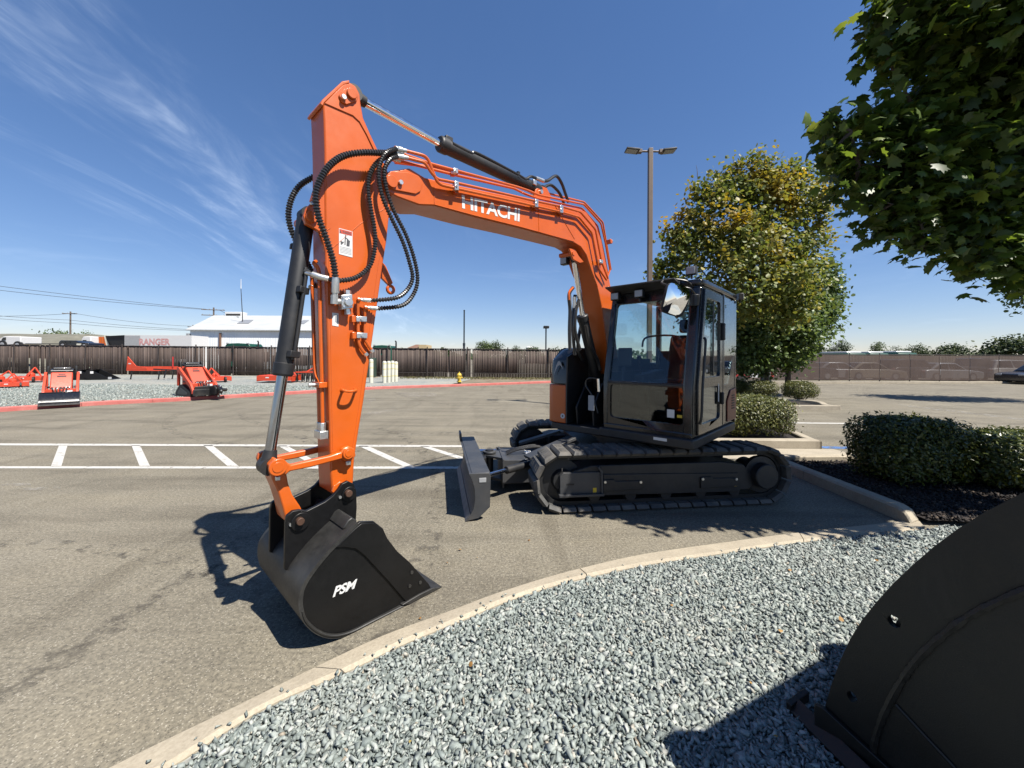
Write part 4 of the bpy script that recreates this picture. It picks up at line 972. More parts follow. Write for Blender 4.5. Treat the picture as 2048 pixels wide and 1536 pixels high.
for u, v in ((732, 709), (744, 702)):
    b = MB(); b.cyl(PLN(u - 2, v - 3, .128), PLN(u + 1.5, v + 2, .128), .015, 8); b.build('pipe_nut', 'zinc', arm)
# pipes down the arm's front edge
fa = lambda u, v, bb, off=.028: PLN(u, v, .105) + NN * (bb - .105) + FW * off
MB().tube(catmull([fa(652, 520, .02), fa(652, 528, .05, .05), fa(653, 545, .06), fa(655, 640, .06), fa(658, 748, .06), fa(659, 800, .06), fa(660, 848, .06)], 5), .012, 8).build('hydraulic_pipe', 'orange', arm, smooth=True)
MB().tube(catmull([fa(652, 545, -.05), fa(655, 640, -.05), fa(658, 740, -.05), fa(658, 770, .0), fa(659, 800, .02), fa(660, 848, .02)], 5), .012, 8).build('hydraulic_pipe', 'orange', arm, smooth=True)
b = MB(); b.box(fa(658, 770, .03), FW, NN, UPV, .05, .12, .035); b.build('pipe_clamp', 'orange', arm, bevel=.003)
b = MB(); c0 = fa(658, 770, .02, .07); b.cyl(c0 - FW * .02, c0 + FW * .02, .012, 8); b.build('bolt', 'zinc', arm)
b = MB(); b.cyl(fa(660, 846, .06), fa(660, 866, .06), .021, 8); b.cyl(fa(660, 846, .02), fa(660, 866, .02), .021, 8); b.box(fa(660, 870, .04), FW, NN, UPV, .05, .10, .05); b.build('stop_fitting', 'zinc', arm, bevel=.003)
# U handle, transport hook
b = MB(); pts = [PLN(686, 779, .106), PLN(687, 781, .165), PLN(699, 783, .175), PLN(711, 781, .165), PLN(711, 779, .106)]; b.tube(catmull(pts, 5), .0085, 8); b.build('lifting_eye', 'orange', arm, smooth=True)
for u in (685.5, 711.5):
    b = MB(); disc(b, u, 779, .112, .1055, .015, 10); b.build('eye_boss', 'orange', arm)
b = MB(); plate(b, [(765, 524), (772, 532), (786, 566), (780, 572), (764, 556)], .012, -.012); c0 = PLN(781, 579, 0)
ring = [c0 + (FW * math.cos(t) + UPV * math.sin(t)) * .026 for t in np.linspace(0, 2 * math.pi, 15)]; b.tube(ring, .012, 7, False); b.build('tie_ring', 'orange', arm, bevel=.002)

# -- corrugated hoses between boom and arm
def corrugated(name, L, bdef, r):
    path = resample(catmull(ppx(L, bdef), 14), .0045); rr = [r * 1.04 if (i // 2) % 2 == 0 else r * .72 for i in range(len(path))]
    return MB().tube(path, rr, 9).build(name, 'hose', EX, smooth=False)
corrugated('hose', [(790, 306, .17), (763, 306, .19), (728, 305, .19), (693, 310), (668, 323), (648, 346), (634, 378), (632, 405), (638, 437), (650, 470), (660, 500), (667, 526), (671, 556)], .175, .0205)
corrugated('hose', [(785, 312, .16), (760, 320), (742, 343), (736, 375), (741, 415), (748, 455), (750, 490), (740, 530), (714, 554), (680, 561), (656, 558, .14)], .16, .0165)
corrugated('hose', [(795, 297, .19), (775, 304), (763, 320), (757, 347), (763, 388), (781, 432), (805, 482), (819, 525), (825, 556), (814, 580), (791, 596), (742, 601, .157)], .225, .0155)
corrugated('hose', [(797, 313, .17), (781, 318), (769, 340), (772, 375), (786, 418), (812, 470), (829, 520), (835, 560), (826, 590), (804, 611), (756, 617, .157)], .20, .0155)
corrugated('hose', [(640, 345, -.19), (623, 356), (600, 371), (584, 395), (577, 425), (580, 452), (591, 480), (612, 520), (632, 560, -.15)], -.21, .019)
for p, q, bb in (((812, 302), (790, 297.5), .185), ((815, 316), (794, 313), .172), ((806, 308), (786, 306), .165), ((800, 322), (782, 315), .14)):
    b = MB(); b.tube([PLN(*p, bb), PLN(p[0] * .6 + q[0] * .4, p[1] * .6 + q[1] * .4, bb), PLN(p[0] * .58 + q[0] * .42, p[1] * .58 + q[1] * .42, bb), PLN(*q, bb)], [.015, .016, .021, .020], 10); b.build('hose_fitting', 'zinc', EX, smooth=True)
b = MB(); b.tube([PLN(612, 546, .06), PLN(624, 549, .09), PLN(625, 549, .09), PLN(640, 554, .12), PLN(657, 558, .14)], [.014, .014, .020, .019, .018], 10); b.build('hose_fitting', 'zinc', EX, smooth=True)
b = MB(); b.tube([PLN(622, 575, -.05), PLN(632, 566, -.10), PLN(636, 552, -.14)], [.018, .018, .018], 10); b.build('hose_fitting', 'zinc', EX, smooth=True)

# -- linkage and bucket
dog = [(546, 925), (557, 919), (570, 922), (582, 930), (620, 921), (660, 912), (682, 905), (686, 897), (698, 892), (710, 898), (712, 912), (704, 921), (692, 922), (684, 918), (625, 934), (580, 943), (572, 950), (557, 952), (546, 946), (542, 936)]
for b0, b1 in ((.158, .118), (-.118, -.158)):
    b = MB(); b.prism([PLN(u, v, .158) + NN * (b0 - .158) for u, v in dog], NN * (b1 - b0)); lk = b.build('side_link', 'orange', EX, bevel=.007)
for u, v, r in ((557, 935, .047), (698, 907, .036)):
    b = MB(); disc(b, u, v, .174, .1585, r); b.build('pin', 'orange', EX, smooth=True, bevel=.003)
    b = MB(); disc(b, u, v, .1775, .1745, r * .62); b.build('pin_cap', 'orange', EX, smooth=True, bevel=.0015)
for u, v in ((556, 957), (697, 926)):
    b = MB(); plate(b, [(u - 4, v - 3), (u + 5, v - 4), (u + 5, v + 4), (u - 4, v + 5)], .150, .130); b.build('lock_bolt', 'zinc', EX, bevel=.003)
b = MB(); b.prism([PLN(u, v, .085) for u, v in [(537, 930), (550, 916), (566, 924), (573, 945), (577, 968), (585, 990), (600, 1012), (610, 1032), (604, 1050), (588, 1054), (572, 1044), (566, 1016), (556, 984), (544, 958)]], NN * -.17); b.build('bucket_link', 'orange', EX, bevel=.008)

BW = .375
side_px = [(603, 1220), (610, 1238), (632, 1259), (662, 1269), (697, 1263), (743, 1241), (813, 1208), (862, 1178), (857, 1167), (840, 1148), (821, 1126), (795, 1103), (775, 1077), (766, 1057), (748, 1043), (720, 1044), (707, 1054), (658, 1103), (626, 1142), (606, 1174), (601, 1200)]
def BP(u, v, z=.006): return PLN(u, v, BW, z)
side = [BP(u, v) for u, v in side_px]
b = MB(); b.prism(side, NN * -.022); bk = b.build('bucket', 'bucket_black', EX, bevel=.004)
b = MB(); b.prism([p - NN * (2 * BW - .022) for p in side], NN * -.022); b.build('side_plate', 'bucket_black', bk, bevel=.004)
wr = catmull([BP(u, v) for u, v in [(714, 1046), (703, 1057), (658, 1102), (626, 1141), (606, 1173), (600.5, 1200), (602.5, 1221), (610, 1240), (632, 1261), (662, 1271), (698, 1265), (743, 1243), (813, 1210), (850, 1188)]], 4)
nv = len(wr); vv = []; ff = []
cen = sum(wr, Vector()) / nv
for i, p in enumerate(wr):
    t = (wr[min(i + 1, nv - 1)] - wr[max(i - 1, 0)]).normalized(); o = NN.cross(t)
    if o.dot(p - cen) < 0: o = -o
    q = p + o * .012; r = p - o * .010
    if q.z < .003: q.z = .003
    for bb in (.010, -(2 * BW + .010)): vv += [q + NN * bb, r + NN * bb]
for i in range(nv - 1):
    k = i * 4; ff += [(k, k + 4, k + 6, k + 2), (k + 1, k + 3, k + 7, k + 5), (k, k + 1, k + 5, k + 4), (k + 2, k + 6, k + 7, k + 3)]
ff += [(0, 2, 3, 1), ((nv - 1) * 4, (nv - 1) * 4 + 1, (nv - 1) * 4 + 3, (nv - 1) * 4 + 2)]
MB().add(vv, ff).build('wrapper', 'bucket_rubbed', bk, smooth=True)
cut = [BP(u, v) for u, v in [(671, 1093), (690, 1093), (710, 1096), (727, 1109), (775, 1161), (811, 1203), (861, 1177), (856, 1167), (839, 1148), (820, 1127), (794, 1104), (774, 1078), (765, 1058), (747, 1045), (721, 1046), (709, 1056)]]
b = MB(); b.prism([p + NN * .012 for p in cut], NN * -.0115); b.build('side_cutter', 'bucket_black', bk, bevel=.003)
for u, v in ((821, 1143), (838, 1163), (817, 1170)):
    p = BP(u, v) + NN * .013; b = MB(); b.cyl(p, p + NN * .006, .011, 12); b.build('bolt_head', 'bucket_rubbed', bk, smooth=True)
lip = [BP(u, v, .003) for u, v in [(800, 1207), (835, 1186), (862, 1173), (881, 1177), (846, 1203), (815, 1216)]]
b = MB(); b.prism([p + NN * .025 for p in lip], NN * -(2 * BW + .05)); b.build('cutting_edge', 'bucket_rubbed', bk, bevel=.004)
b = MB(); b.prism([BP(u, v) - NN * .03 for u, v in [(690, 1062), (701, 1044), (709, 1038), (719, 1044), (717, 1052), (706, 1058)]], NN * -(2 * BW - .06)); b.build('torque_tube', 'bucket_rubbed', bk, bevel=.006)
ear = [(571, 1046), (574, 1032), (586, 1022), (600, 1020), (614, 1022), (632, 1013), (650, 1004), (666, 992), (677, 979), (684, 968), (696, 962), (708, 968), (713, 984), (714, 1015), (712, 1044), (690, 1062), (650, 1102), (618, 1128), (590, 1144), (569, 1140), (570, 1095)]
for b0, b1 in ((.155, .128), (-.128, -.155)):
    b = MB(); b.prism([PLN(u, v, .155) + NN * (b0 - .155) for u, v in ear], NN * (b1 - b0)); b.build('ear', 'bucket_black', bk, bevel=.004)
for u, v, r in ((602, 1044, .052), (699, 988, .045)):
    b = MB(); disc(b, u, v, .170, .1555, r, 24); b.build('ear_boss', 'bucket_black', bk, smooth=True, bevel=.003)
    b = MB(); disc(b, u, v, .196, -.196, .0215, 16); b.build('pin', 'rust_pin', bk, smooth=True, bevel=.003)
for u, v in ((582, 1050), (616, 1033), (681, 995), (708, 979)):
    b = MB(); disc(b, u, v, .166, .1555, .009, 8); b.build('grease_bolt', 'zinc', bk)
put_text('PSM', BP(672, 1172) + NN * .0014, BP(665, 1195) + NN * .0014, BP(708, 1177) + NN * .0014, 'white_letters', bk, bold=.035, space=.95, tr=BP(714.5, 1157) + NN * .0014)
p0 = BP(553, 1120) - NN * .3
b = MB(); b.tube(resample(catmull([BP(u, v) + NN * .012 for u, v in [(604, 1220), (611, 1240), (633, 1260), (662, 1269.5), (698, 1263), (743, 1241), (808, 1211)]], 6), .02), .006, 6); b.build('weld_bead', 'bucket_rubbed', bk, smooth=True)

# -- undercarriage
UO = Vector((.236, 3.885, 0)); TT = Vector((.9925, .122, 0)).normalized(); MM = Vector((-TT.y, TT.x, 0))
def ut(s, m, z): return UO + TT * s + MM * m + UPV * z
def UPX(u, v, m):
    x, y = derot(u, v); d = Vector((x / FPX, 1, -y / FPX)); t = (MM.dot(UO) + m) / MM.dot(d)
    return Vector((0, 0, CAMH)) + d * t
TL, TR, TW = 2.90, .318, .44
def loop(n, r):
    st = TL - 2 * TR; per = 2 * st + 2 * math.pi * r; out = []
    for i in range(n):
        q = per * i / n
        if q < st: s, z, a = TR + q, TR + r, 0.0
        elif q < st + math.pi * r: a = (q - st) / r; s, z = TR + st + r * math.sin(a), TR + r * math.cos(a)
        elif q < 2 * st + math.pi * r: s, z, a = TR + st - (q - st - math.pi * r), TR - r, math.pi
        else: a = math.pi + (q - 2 * st - math.pi * r) / r; s, z = TR + r * math.sin(a), TR + r * math.cos(a)
        out.append((s, z, a))
    return out
NP = 40; PR = TR - .034
# one pad: chamfered rubber block with grip bars
pm = MB(); hx, hy = .068, TW / 2
v = [(-hx, -hy + .03, -.026), (hx, -hy + .03, -.026), (hx, hy - .03, -.026), (-hx, hy - .03, -.026), (-hx, -hy, .004), (hx, -hy, .004), (hx, hy, .004), (-hx, hy, .004),
     (-hx + .020, -hy + .030, .034), (hx - .016, -hy + .030, .034), (hx - .016, hy - .030, .034), (-hx + .020, hy - .030, .034)]
f = [(3, 2, 1, 0), (8, 9, 10, 11)] + [(i, (i + 1) % 4, 4 + (i + 1) % 4, 4 + i) for i in range(4)] + [(4 + i, 4 + (i + 1) % 4, 8 + (i + 1) % 4, 8 + i) for i in range(4)]
pm.add(v, f)
for yy in (-.13, -.06, .06, .13):
    pm.box((.0, yy, .0345), (1, 0, 0), (0, 1, 0), (0, 0, 1), .05, .028, .007)
pad_me = pm.mesh('track_pad', smooth=False); pad_me.materials.append(M['rubber'])
for m0, side_n in ((0.0, 'near'), (1.76, 'far')):
    b = MB(); ring_v = []; lp = loop(72, TR - .055); li = loop(72, TR - .10)
    for (s, z, a), (s2, z2, a2) in zip(lp, li):
        ring_v += [ut(s, m0 + .10, z), ut(s, m0 + TW - .10, z), ut(s2, m0 + TW - .10, z2), ut(s2, m0 + .10, z2)]
    ff = []
    for i in range(72):
        j = (i + 1) % 72
        for k in range(4): ff.append((i * 4 + k, j * 4 + k, j * 4 + (k + 1) % 4, i * 4 + (k + 1) % 4))
    tr = b.add(ring_v, ff).build('track', 'rubber_black', EX, smooth=True)
    for (s, z, a) in loop(NP, PR):
        po = bpy.data.objects.new('track_pad', pad_me); COL.objects.link(po); po.parent = tr
        xa = TT * math.cos(a) - UPV * math.sin(a); za = TT * math.sin(a) + UPV * math.cos(a); ya = za.cross(xa)
        mt = Matrix((xa, ya, za)).transposed().to_4x4(); mt.translation = ut(s, m0 + TW / 2, z) - Vector(EX.location) + (za * .0); po.matrix_local = mt
    # side frame
    fr = MB(); fr.prism([ut(s, m0 + .075, z) for s, z in ((.42, .16), (2.42, .16), (2.50, .25), (2.36, .44), (2.1, .475), (.62, .475), (.42, .42))], MM * (TW - .15)); frame = fr.build('track_frame', 'charcoal_dark', EX, bevel=.008)
    if m0 == 0:
        b = MB(); b.prism([UPX(u, v, .055) for u, v in ((1120, 993), (1120, 953), (1127, 946), (1202, 944), (1203, 990))], MM * .05); cv = b.build('front_cover', 'charcoal', frame, bevel=.005)
        b = MB(); b.prism([UPX(u, v, .02) for u, v in ((1119, 996), (1119, 991), (1209, 988), (1209, 993))], MM * .10); b.build('cover_flange', 'charcoal', frame, bevel=.003)
        b = MB(); b.prism([UPX(u, v, .035) for u, v in ((1196, 935), (1199, 934), (1206, 942), (1207, 989), (1203, 989), (1202, 945))], MM * .06); b.build('flange_rib', 'charcoal', frame, bevel=.003)
        b = MB(); b.prism([UPX(u, v, .060) for u, v in ((1207, 991), (1207, 949), (1476, 946), (1480, 983))], MM * .016); b.build('side_rail', 'charcoal_dark', frame, bevel=.004)
        for (u0, u1, va) in ((1207, 1285, 961), (1402, 1476, 955)):
            b = MB(); b.prism([UPX(u, v, .042) for u, v in ((u0, va), (u0 + 22, va - 2), (u0 + 24, va + 2), (u1, va + 1), (u1, va + 17), (u0, va + 22))], MM * .018); b.build('chain_guide', 'charcoal_dark', frame, bevel=.004)
            for u in (u0 + 3, u1 - 4):
                p = UPX(u, va + 3, .042); b = MB(); b.cyl(p, p - MM * .012, .015, 6); b.build('bolt', 'zinc', frame)
        b = MB(); b.prism([UPX(u, v, .0535) for u, v in ((1186, 976), (1193, 975.5), (1193, 984.5), (1186, 985))], MM * .001); b.build('sticker', 'yellow_label', frame)
        b = MB(); b.prism([UPX(u, v, .059) for u, v in ((1469, 966), (1474, 965.5), (1474, 972.5), (1469, 973))], MM * .001); b.build('sticker', 'yellow_label', frame)
        b = MB(); b.prism([UPX(u, v, .0535) for u, v in ((1133, 967.5), (1148, 967), (1148, 970.5), (1133, 971))], MM * .001); b.build('slot', 'rubber_black', frame)
    c0 = ut(TL - TR, m0, TR)
    b = MB(); b.lathe(c0 + MM * .03, [(.001, -.035), (.125, -.035), (.135, -.025), (.135, .06), (.20, .065), (.20, .12), (.13, .13), (.13, .34)], 28, MM); b.build('final_drive', 'charcoal_dark', EX, smooth=True)
    b = MB(); c1 = ut(TR, m0 + .12, TR); b.lathe(c1, [(.04, -.02), (.10, -.02), (.12, .02), (.215, .03), (.215, .17), (.12, .18), (.1, .2)], 24, MM); b.build('idler', 'charcoal_dark', EX, smooth=True)
    for k in range(5):
        b = MB(); c2 = ut(.66 + k * .40, m0 + .10, .145); b.lathe(c2, [(.03, -.01), (.06, -.01), (.075, .03), (.06, .05), (.06, .19), (.075, .21), (.06, .25)], 14, MM); b.build('roller', 'charcoal_dark', EX, smooth=True)
b = MB(); b.prism([ut(s, m, .30) for s, m in ((.75, .46), (2.1, .46), (2.1, 1.74), (.75, 1.74))], UPV * .24); b.prism([ut(s, m, .36) for s, m in ((.5, .40), (2.35, .40), (2.35, .62), (.5, .62))], UPV * .13); b.prism([ut(s, m, .36) for s, m in ((.5, 1.6), (2.35, 1.6), (2.35, 1.8), (.5, 1.8))], UPV * .13); b.build('car_body', 'charcoal_dark', EX, bevel=.01)
SWC = wpt(-4.72, .36, 0)
b = MB(); b.lathe(SWC, [(.50, .50), (.50, .60), (.56, .61), (.56, .69)], 40); b.build('swing_ring', 'charcoal_dark', EX, smooth=True)
# sloping leg plate from the car body to the blade frame
b = MB(); b.bar(ut(.02, .60, .44), ut(.62, .80, .62), .16, .035); b.build('frame_plate', 'charcoal', EX, bevel=.004)
b = MB(); b.bar(ut(.05, 1.45, .42), ut(.60, 1.35, .60), .14, .035); b.build('frame_plate', 'charcoal', EX, bevel=.004)

# -- dozer blade on its push frame
D0 = Vector((-.365, 3.76, 0)); D1 = Vector((-.70, 5.50, 0)); DD = (D1 - D0).normalized(); DF = Vector((-DD.y, DD.x, 0)); BL = (D1 - D0).length
def bd(k, f, z): return D0 + DD * k + DF * f + UPV * z
prof = [(.075, .008), (.03, .06), (.0, .13), (-.015, .22), (-.008, .32), (.02, .41), (.045, .455), (.03, .462), (-.035, .462), (-.05, .44), (-.055, .12), (.0, .02), (.06, .004)]
b = MB(); b.prism([bd(0, f, z) for f, z in prof], DD * BL); blade = b.build('dozer_blade', 'charcoal', EX, bevel=.004)
for k in (0.0, BL - .02):
    b = MB(); b.prism([bd(k - .004, f, z) for f, z in ((.078, .006), (.032, .06), (.002, .13), (-.012, .22), (-.006, .32), (.022, .41), (.048, .468), (-.15, .468), (-.165, .44), (-.16, .13), (-.05, .03))], DD * .028); b.build('end_plate', 'charcoal', blade, bevel=.003)
b = MB(); b.prism([bd(BL - .24, f, z) for f, z in ((.05, .455), (.055, .56), (.03, .565), (.02, .46))], DD * .24); b.build('blade_ear', 'charcoal', blade, bevel=.003)
b = MB(); c0 = bd(BL - .10, .0445, .525); b.box(c0, DD, DF, UPV, .055, .026, .03); b.build('ear_slot', 'white_paint', blade, bevel=.008)
b = MB(); c0 = bd(-.006, -.085, .40); b.box(c0, DD, DF, UPV, .006, .07, .045); b.build('end_slot', 'label_grey', blade, bevel=.0029)
b = MB(); b.prism([bd(.02, -.02, .40), bd(.02, -.16, .45), bd(.02, -.16, .47), bd(.02, .02, .468)], DD * (BL - .04)); b.build('top_rail', 'charcoal', blade, bevel=.003)
b = MB(); b.prism([bd(0.0, .081, .004), bd(0.0, .035, .066), bd(0.0, .022, .055), bd(0.0, .066, .002)], DD * BL); b.build('wear_edge', 'steel_edge', blade)
# push frame: box, pivot, angle cylinders
b = MB(); b.prism([ut(s, .72, z) for s, z in ((-.24, .10), (.62, .12), (.62, .38), (-.24, .385))], MM * .62); pf = b.build('push_frame', 'charcoal', EX, bevel=.008)
b = MB(); b.prism([ut(s, .70, z) for s, z in ((-.255, .06), (-.235, .06), (-.235, .40), (-.255, .40))], MM * .66); b.build('frame_flange', 'charcoal', pf, bevel=.003)
for z0 in (.10, .36):
    b = MB(); b.prism([ut(-.24, .80, z0), ut(-.24, 1.26, z0), ut(-.44, 1.10, z0), ut(-.46, .98, z0)], UPV * .03); b.build('pivot_plate', 'charcoal', pf, bevel=.004)
b = MB(); b.cyl(ut(-.39, 1.04, .06), ut(-.39, 1.04, .44), .05, 18); b.build('pivot_pin', 'charcoal_dark', pf, smooth=True)
b = MB(); b.cyl(ut(-.39, 1.04, .40), ut(-.39, 1.04, .425), .085, 20); b.build('pivot_cap', 'charcoal', pf, smooth=True, bevel=.004)
b = MB(); b.prism([ut(-.44, .86, .09), ut(-.44, 1.22, .09), bd(BL * .62, -.05, .09), bd(BL * .34, -.05, .09)], UPV * .30); b.build('blade_bracket', 'charcoal_dark', pf, bevel=.01)
for m0, kk in ((.58, .30), (1.52, BL - .32)):
    p, q = ut(.10, m0 + (.14 if m0 < 1 else -.14), .34), bd(kk, -.12, .34); c0 = p.lerp(q, .55)
    b = MB(); b.cyl(p, c0, .042, 16); ag = b.build('angle_cylinder', 'charcoal_dark', pf, smooth=True)
    MB().cyl(c0, q, .022, 12).build('angle_rod', 'chrome', pf, smooth=True)
for k in range(3):
    pts = catmull([ut(.45, 1.02 + k * .05, .42), ut(.22, .98 + k * .06, .47), ut(-.02, .96 + k * .05, .45), ut(-.18, .95 + k * .06, .40)], 5)
    MB().tube(pts, .012, 7).build('hose', 'hose', pf, smooth=True)
for m0 in (.9, 1.0):
    b = MB(); b.cyl(ut(.13, m0, .405), ut(.05, m0, .415), .018, 8); b.build('hose_fitting', 'zinc', pf, smooth=True)

# -- upper structure
plan = [(-4.0, 1.30), (-5.6, 1.30), (-5.95, 1.0), (-6.08, .34), (-5.98, -.25), (-5.6, -.62), (-4.2, -.58), (-4.0, -.45), (-3.97, -.18), (-3.99, .26)]
b = MB(); b.prism([wpt(a, bb, .695) for a, bb in plan], UPV * .085); b.build('base_frame', 'charcoal_dark', EX, bevel=.012)
panel = [(-3.975, -.21), (-3.975, -.40), (-4.0, -.48), (-4.08, -.545), (-4.25, -.58), (-5.5, -.60), (-5.5, -.21)]
b = MB(); b.prism([wpt(a, bb, .785) for a, bb in panel], UPV * .48); b.build('side_cover', 'orange', EX, bevel=.012)
panel2 = [(a - (.02 if a > -4.2 else 0), bb) for a, bb in panel]
b = MB(); z0, z1 = 1.275, 1.74
low = [wpt(a, bb, z0) for a, bb in panel2]; mid = [wpt(a - (.03 if a > -4.2 else 0), bb + (.015 if bb < -.3 else 0), 1.58) for a, bb in panel2]
hi = [wpt(a - (.16 if a > -4.2 else 0), bb + (.09 if bb < -.3 else 0), z1 - .02) for a, bb in panel2]; hi2 = [wpt(a - (.26 if a > -4.2 else 0), bb + (.14 if bb < -.3 else 0), z1) for a, bb in panel2]
n = len(low); rows = low + mid + hi + hi2; ff = []
for r_ in range(3):
    for i in range(n): ff.append((r_ * n + i, r_ * n + (i + 1) % n, (r_ + 1) * n + (i + 1) % n, (r_ + 1) * n + i))
ff += [list(range(n))[::-1], list(range(3 * n, 4 * n))]
hood = MB().add(rows, ff).build('tank_cover', 'black_gloss', EX, bevel=.02, seg=3)
b = MB()
arc = [wpt(-3.985 - .004 + .003, -.40 + .13 * k, 1.40 + .14 * math.sin(k * 2.6)) for k in np.linspace(0, 1, 9)]
for i in range(8):
    p, q = arc[i], arc[i + 1]; w = .028 * math.sin(math.pi * (i + .5) / 8 * .8 + .35)
    b.add([p - UPV * w + FW * .002, q - UPV * w + FW * .002, q + UPV * w + FW * .002, p + UPV * w + FW * .002], [(0, 1, 2, 3)])
b.build('emblem_stripe', 'label_grey', hood)
b = MB(); p = wpt(-3.975, -.255, .875); b.cyl(p, p + FW * .003, .032, 20); b.build('round_sticker', 'white_paint', hood, smooth=True)
b = MB(); p = wpt(-3.971, -.255, .875); b.cyl(p, p + FW * .001, .012, 12); b.build('sticker_print', 'label_ink', hood)
b = MB(); b.prism([wpt(a, -.205, z) for a, z in ((-3.965, .79), (-3.965, 1.27), (-3.98, 1.62), (-4.3, 1.735), (-5.4, 1.72), (-5.4, .79))], NN * .02); b.build('inner_wall', 'black_satin', EX)
b = MB(); b.prism([wpt(a, -.185, z) for a, z in ((-4.45, .79), (-4.45, 1.60), (-5.4, 1.60), (-5.4, .79))], NN * .44); b.build('engine_bulkhead', 'black_satin', EX)
b = MB(); b.prism([wpt(a, -.10, z) for a, z in ((-4.05, .79), (-4.02, 1.0), (-4.25, 1.30), (-4.44, 1.30), (-4.44, .79))], NN * .025); b.prism([wpt(a, .13, z) for a, z in ((-4.05, .79), (-4.02, 1.0), (-4.25, 1.30), (-4.44, 1.30), (-4.44, .79))], NN * .025); b.build('boom_foot_bracket', 'black_satin', EX, bevel=.005)
b = MB(); b.prism([wpt(-4.0, .10, z) + FW * .0 for z in (.98, 1.16)] + [wpt(-4.0, .18, z) for z in (1.16, .98)], FW * .004); b.build('instruction_label', 'label_grey', EX)
b = MB(); p = wpt(-4.02, .22, 1.36); b.cyl(p, p - UPV * .15 + NN * .01, .018, 10); b.build('hose_fitting', 'chrome', EX, smooth=True)
MB().tube(catmull([wpt(-4.02, .22, 1.36), wpt(-4.0, .10, 1.36), wpt(-4.0, .06, 1.28), wpt(-4.02, .14, 1.15), wpt(-4.05, .20, .95)], 6), .010, 7).build('hose', 'hose', EX, smooth=True)
b = MB(); b.prism([wpt(a, bb, .785) for a, bb in ((-5.60, 1.27), (-5.9, .98), (-6.03, .34), (-5.93, -.24), (-5.55, -.59), (-5.42, -.59), (-5.42, .24), (-5.62, .26))], UPV * .76); b.build('engine_hood', 'black_gloss', EX, bevel=.03, seg=3)
b = MB(); b.prism([wpt(a, bb, .785) for a, bb in ((-5.64, 1.26), (-5.94, .98), (-6.07, .34), (-5.97, -.25), (-5.60, -.61), (-5.56, -.58), (-5.92, -.22), (-6.0, .34), (-5.88, .95), (-5.60, 1.22))], UPV * .5); b.build('counterweight', 'orange', EX, bevel=.02)

# -- cab
CBX0, CBX1 = .285, 1.275
def fa_(z): return -4.045 if z <= 1.33 else -4.045 - (z - 1.33) * .205
b = MB()
# floor pan and sills
b.prism([wpt(a, bb, .782) for a, bb in ((-4.03, CBX0), (-4.03, CBX1), (-5.58, CBX1), (-5.58, CBX0))], UPV * .07)
cab = b.build('cab', 'black_gloss', EX, bevel=.012)
def ring_plate(outer, holes, vec, mat, name, bev=.006): return MB().holed([outer] + holes, vec).build(name, mat, cab, bevel=bev)
def rr(pts, r=.05, n=4):                      # round the corners of a loop of 3-D points
    out = []
    for i in range(len(pts)):
        p, q, s = pts[i - 1], pts[i], pts[(i + 1) % len(pts)]
        a = q + (p - q).normalized() * r; c = q + (s - q).normalized() * r
        for k in range(n + 1):
            t = k / n; out.append(a * (1 - t) ** 2 + q * 2 * t * (1 - t) + c * t * t)
    return out
def fq(b0, b1, z0, z1, off=0.0): return [wpt(fa_(z0) + off, b0, z0), wpt(fa_(z0) + off, b1, z0), wpt(fa_(z1) + off, b1, z1), wpt(fa_(z1) + off, b0, z1)]
# front frame: lower half upright, upper half leaning back
ring_plate(fq(CBX0, CBX1, .80, 1.318), [rr(fq(CBX0 + .075, CBX1 - .09, .925, 1.305), .05)], FW * -.05, 'black_gloss', 'front_frame')
ring_plate(fq(CBX0, CBX1, 1.332, 2.37), [rr(fq(CBX0 + .06, CBX1 - .085, 1.345, 2.245), .045)], FW * -.05, 'black_gloss', 'front_frame')
b = MB(); b.prism(fq(CBX0 + .07, CBX1 - .085, .915, 1.312, -.028), FW * .006); b.build('lower_window', 'glass_dark', cab)
b = MB(); b.prism(fq(CBX0 + .055, CBX1 - .08, 1.338, 2.25, -.028), FW * .006); b.build('windscreen', 'glass', cab)
b = MB(); b.prism(fq(CBX0 + .05, CBX1 - .08, 1.316, 1.335, .006), FW * -.035); b.build('window_bar', 'black_satin', cab, bevel=.003)
b = MB(); b.prism([wpt(a, CBX1 - .10, z) for a, z in ((-4.035, .80), (-4.03, 1.33), (-4.245, 2.36), (-4.33, 2.36), (-4.12, 1.33), (-4.12, .80))], NN * .115); b.build('corner_pillar', 'black_gloss', cab, bevel=.025, seg=3)
b = MB(); b.prism([wpt(a, CBX0 - .012, z) for a, z in ((-4.035, .80), (-4.03, 1.33), (-4.245, 2.36), (-4.31, 2.36), (-4.11, 1.33), (-4.11, .80))], NN * .065); b.build('corner_pillar', 'black_gloss', cab, bevel=.018, seg=3)
b = MB(); b.prism([wpt(a, bb, .70) for a, bb in ((-3.98, CBX0 - .03), (-3.98, CBX1 + .02), (-4.05, CBX1 + .035), (-5.55, CBX1 + .035), (-5.55, CBX0 - .03))], UPV * .10); b.build('cab_sill', 'charcoal_dark', cab, bevel=.015, seg=3)
b = MB(); p = wpt(-3.979, CBX1 - .30, .765); b.box(p, FW, NN, UPV, .003, .14, .03); b.build('serial_plate', 'white_paint', cab)
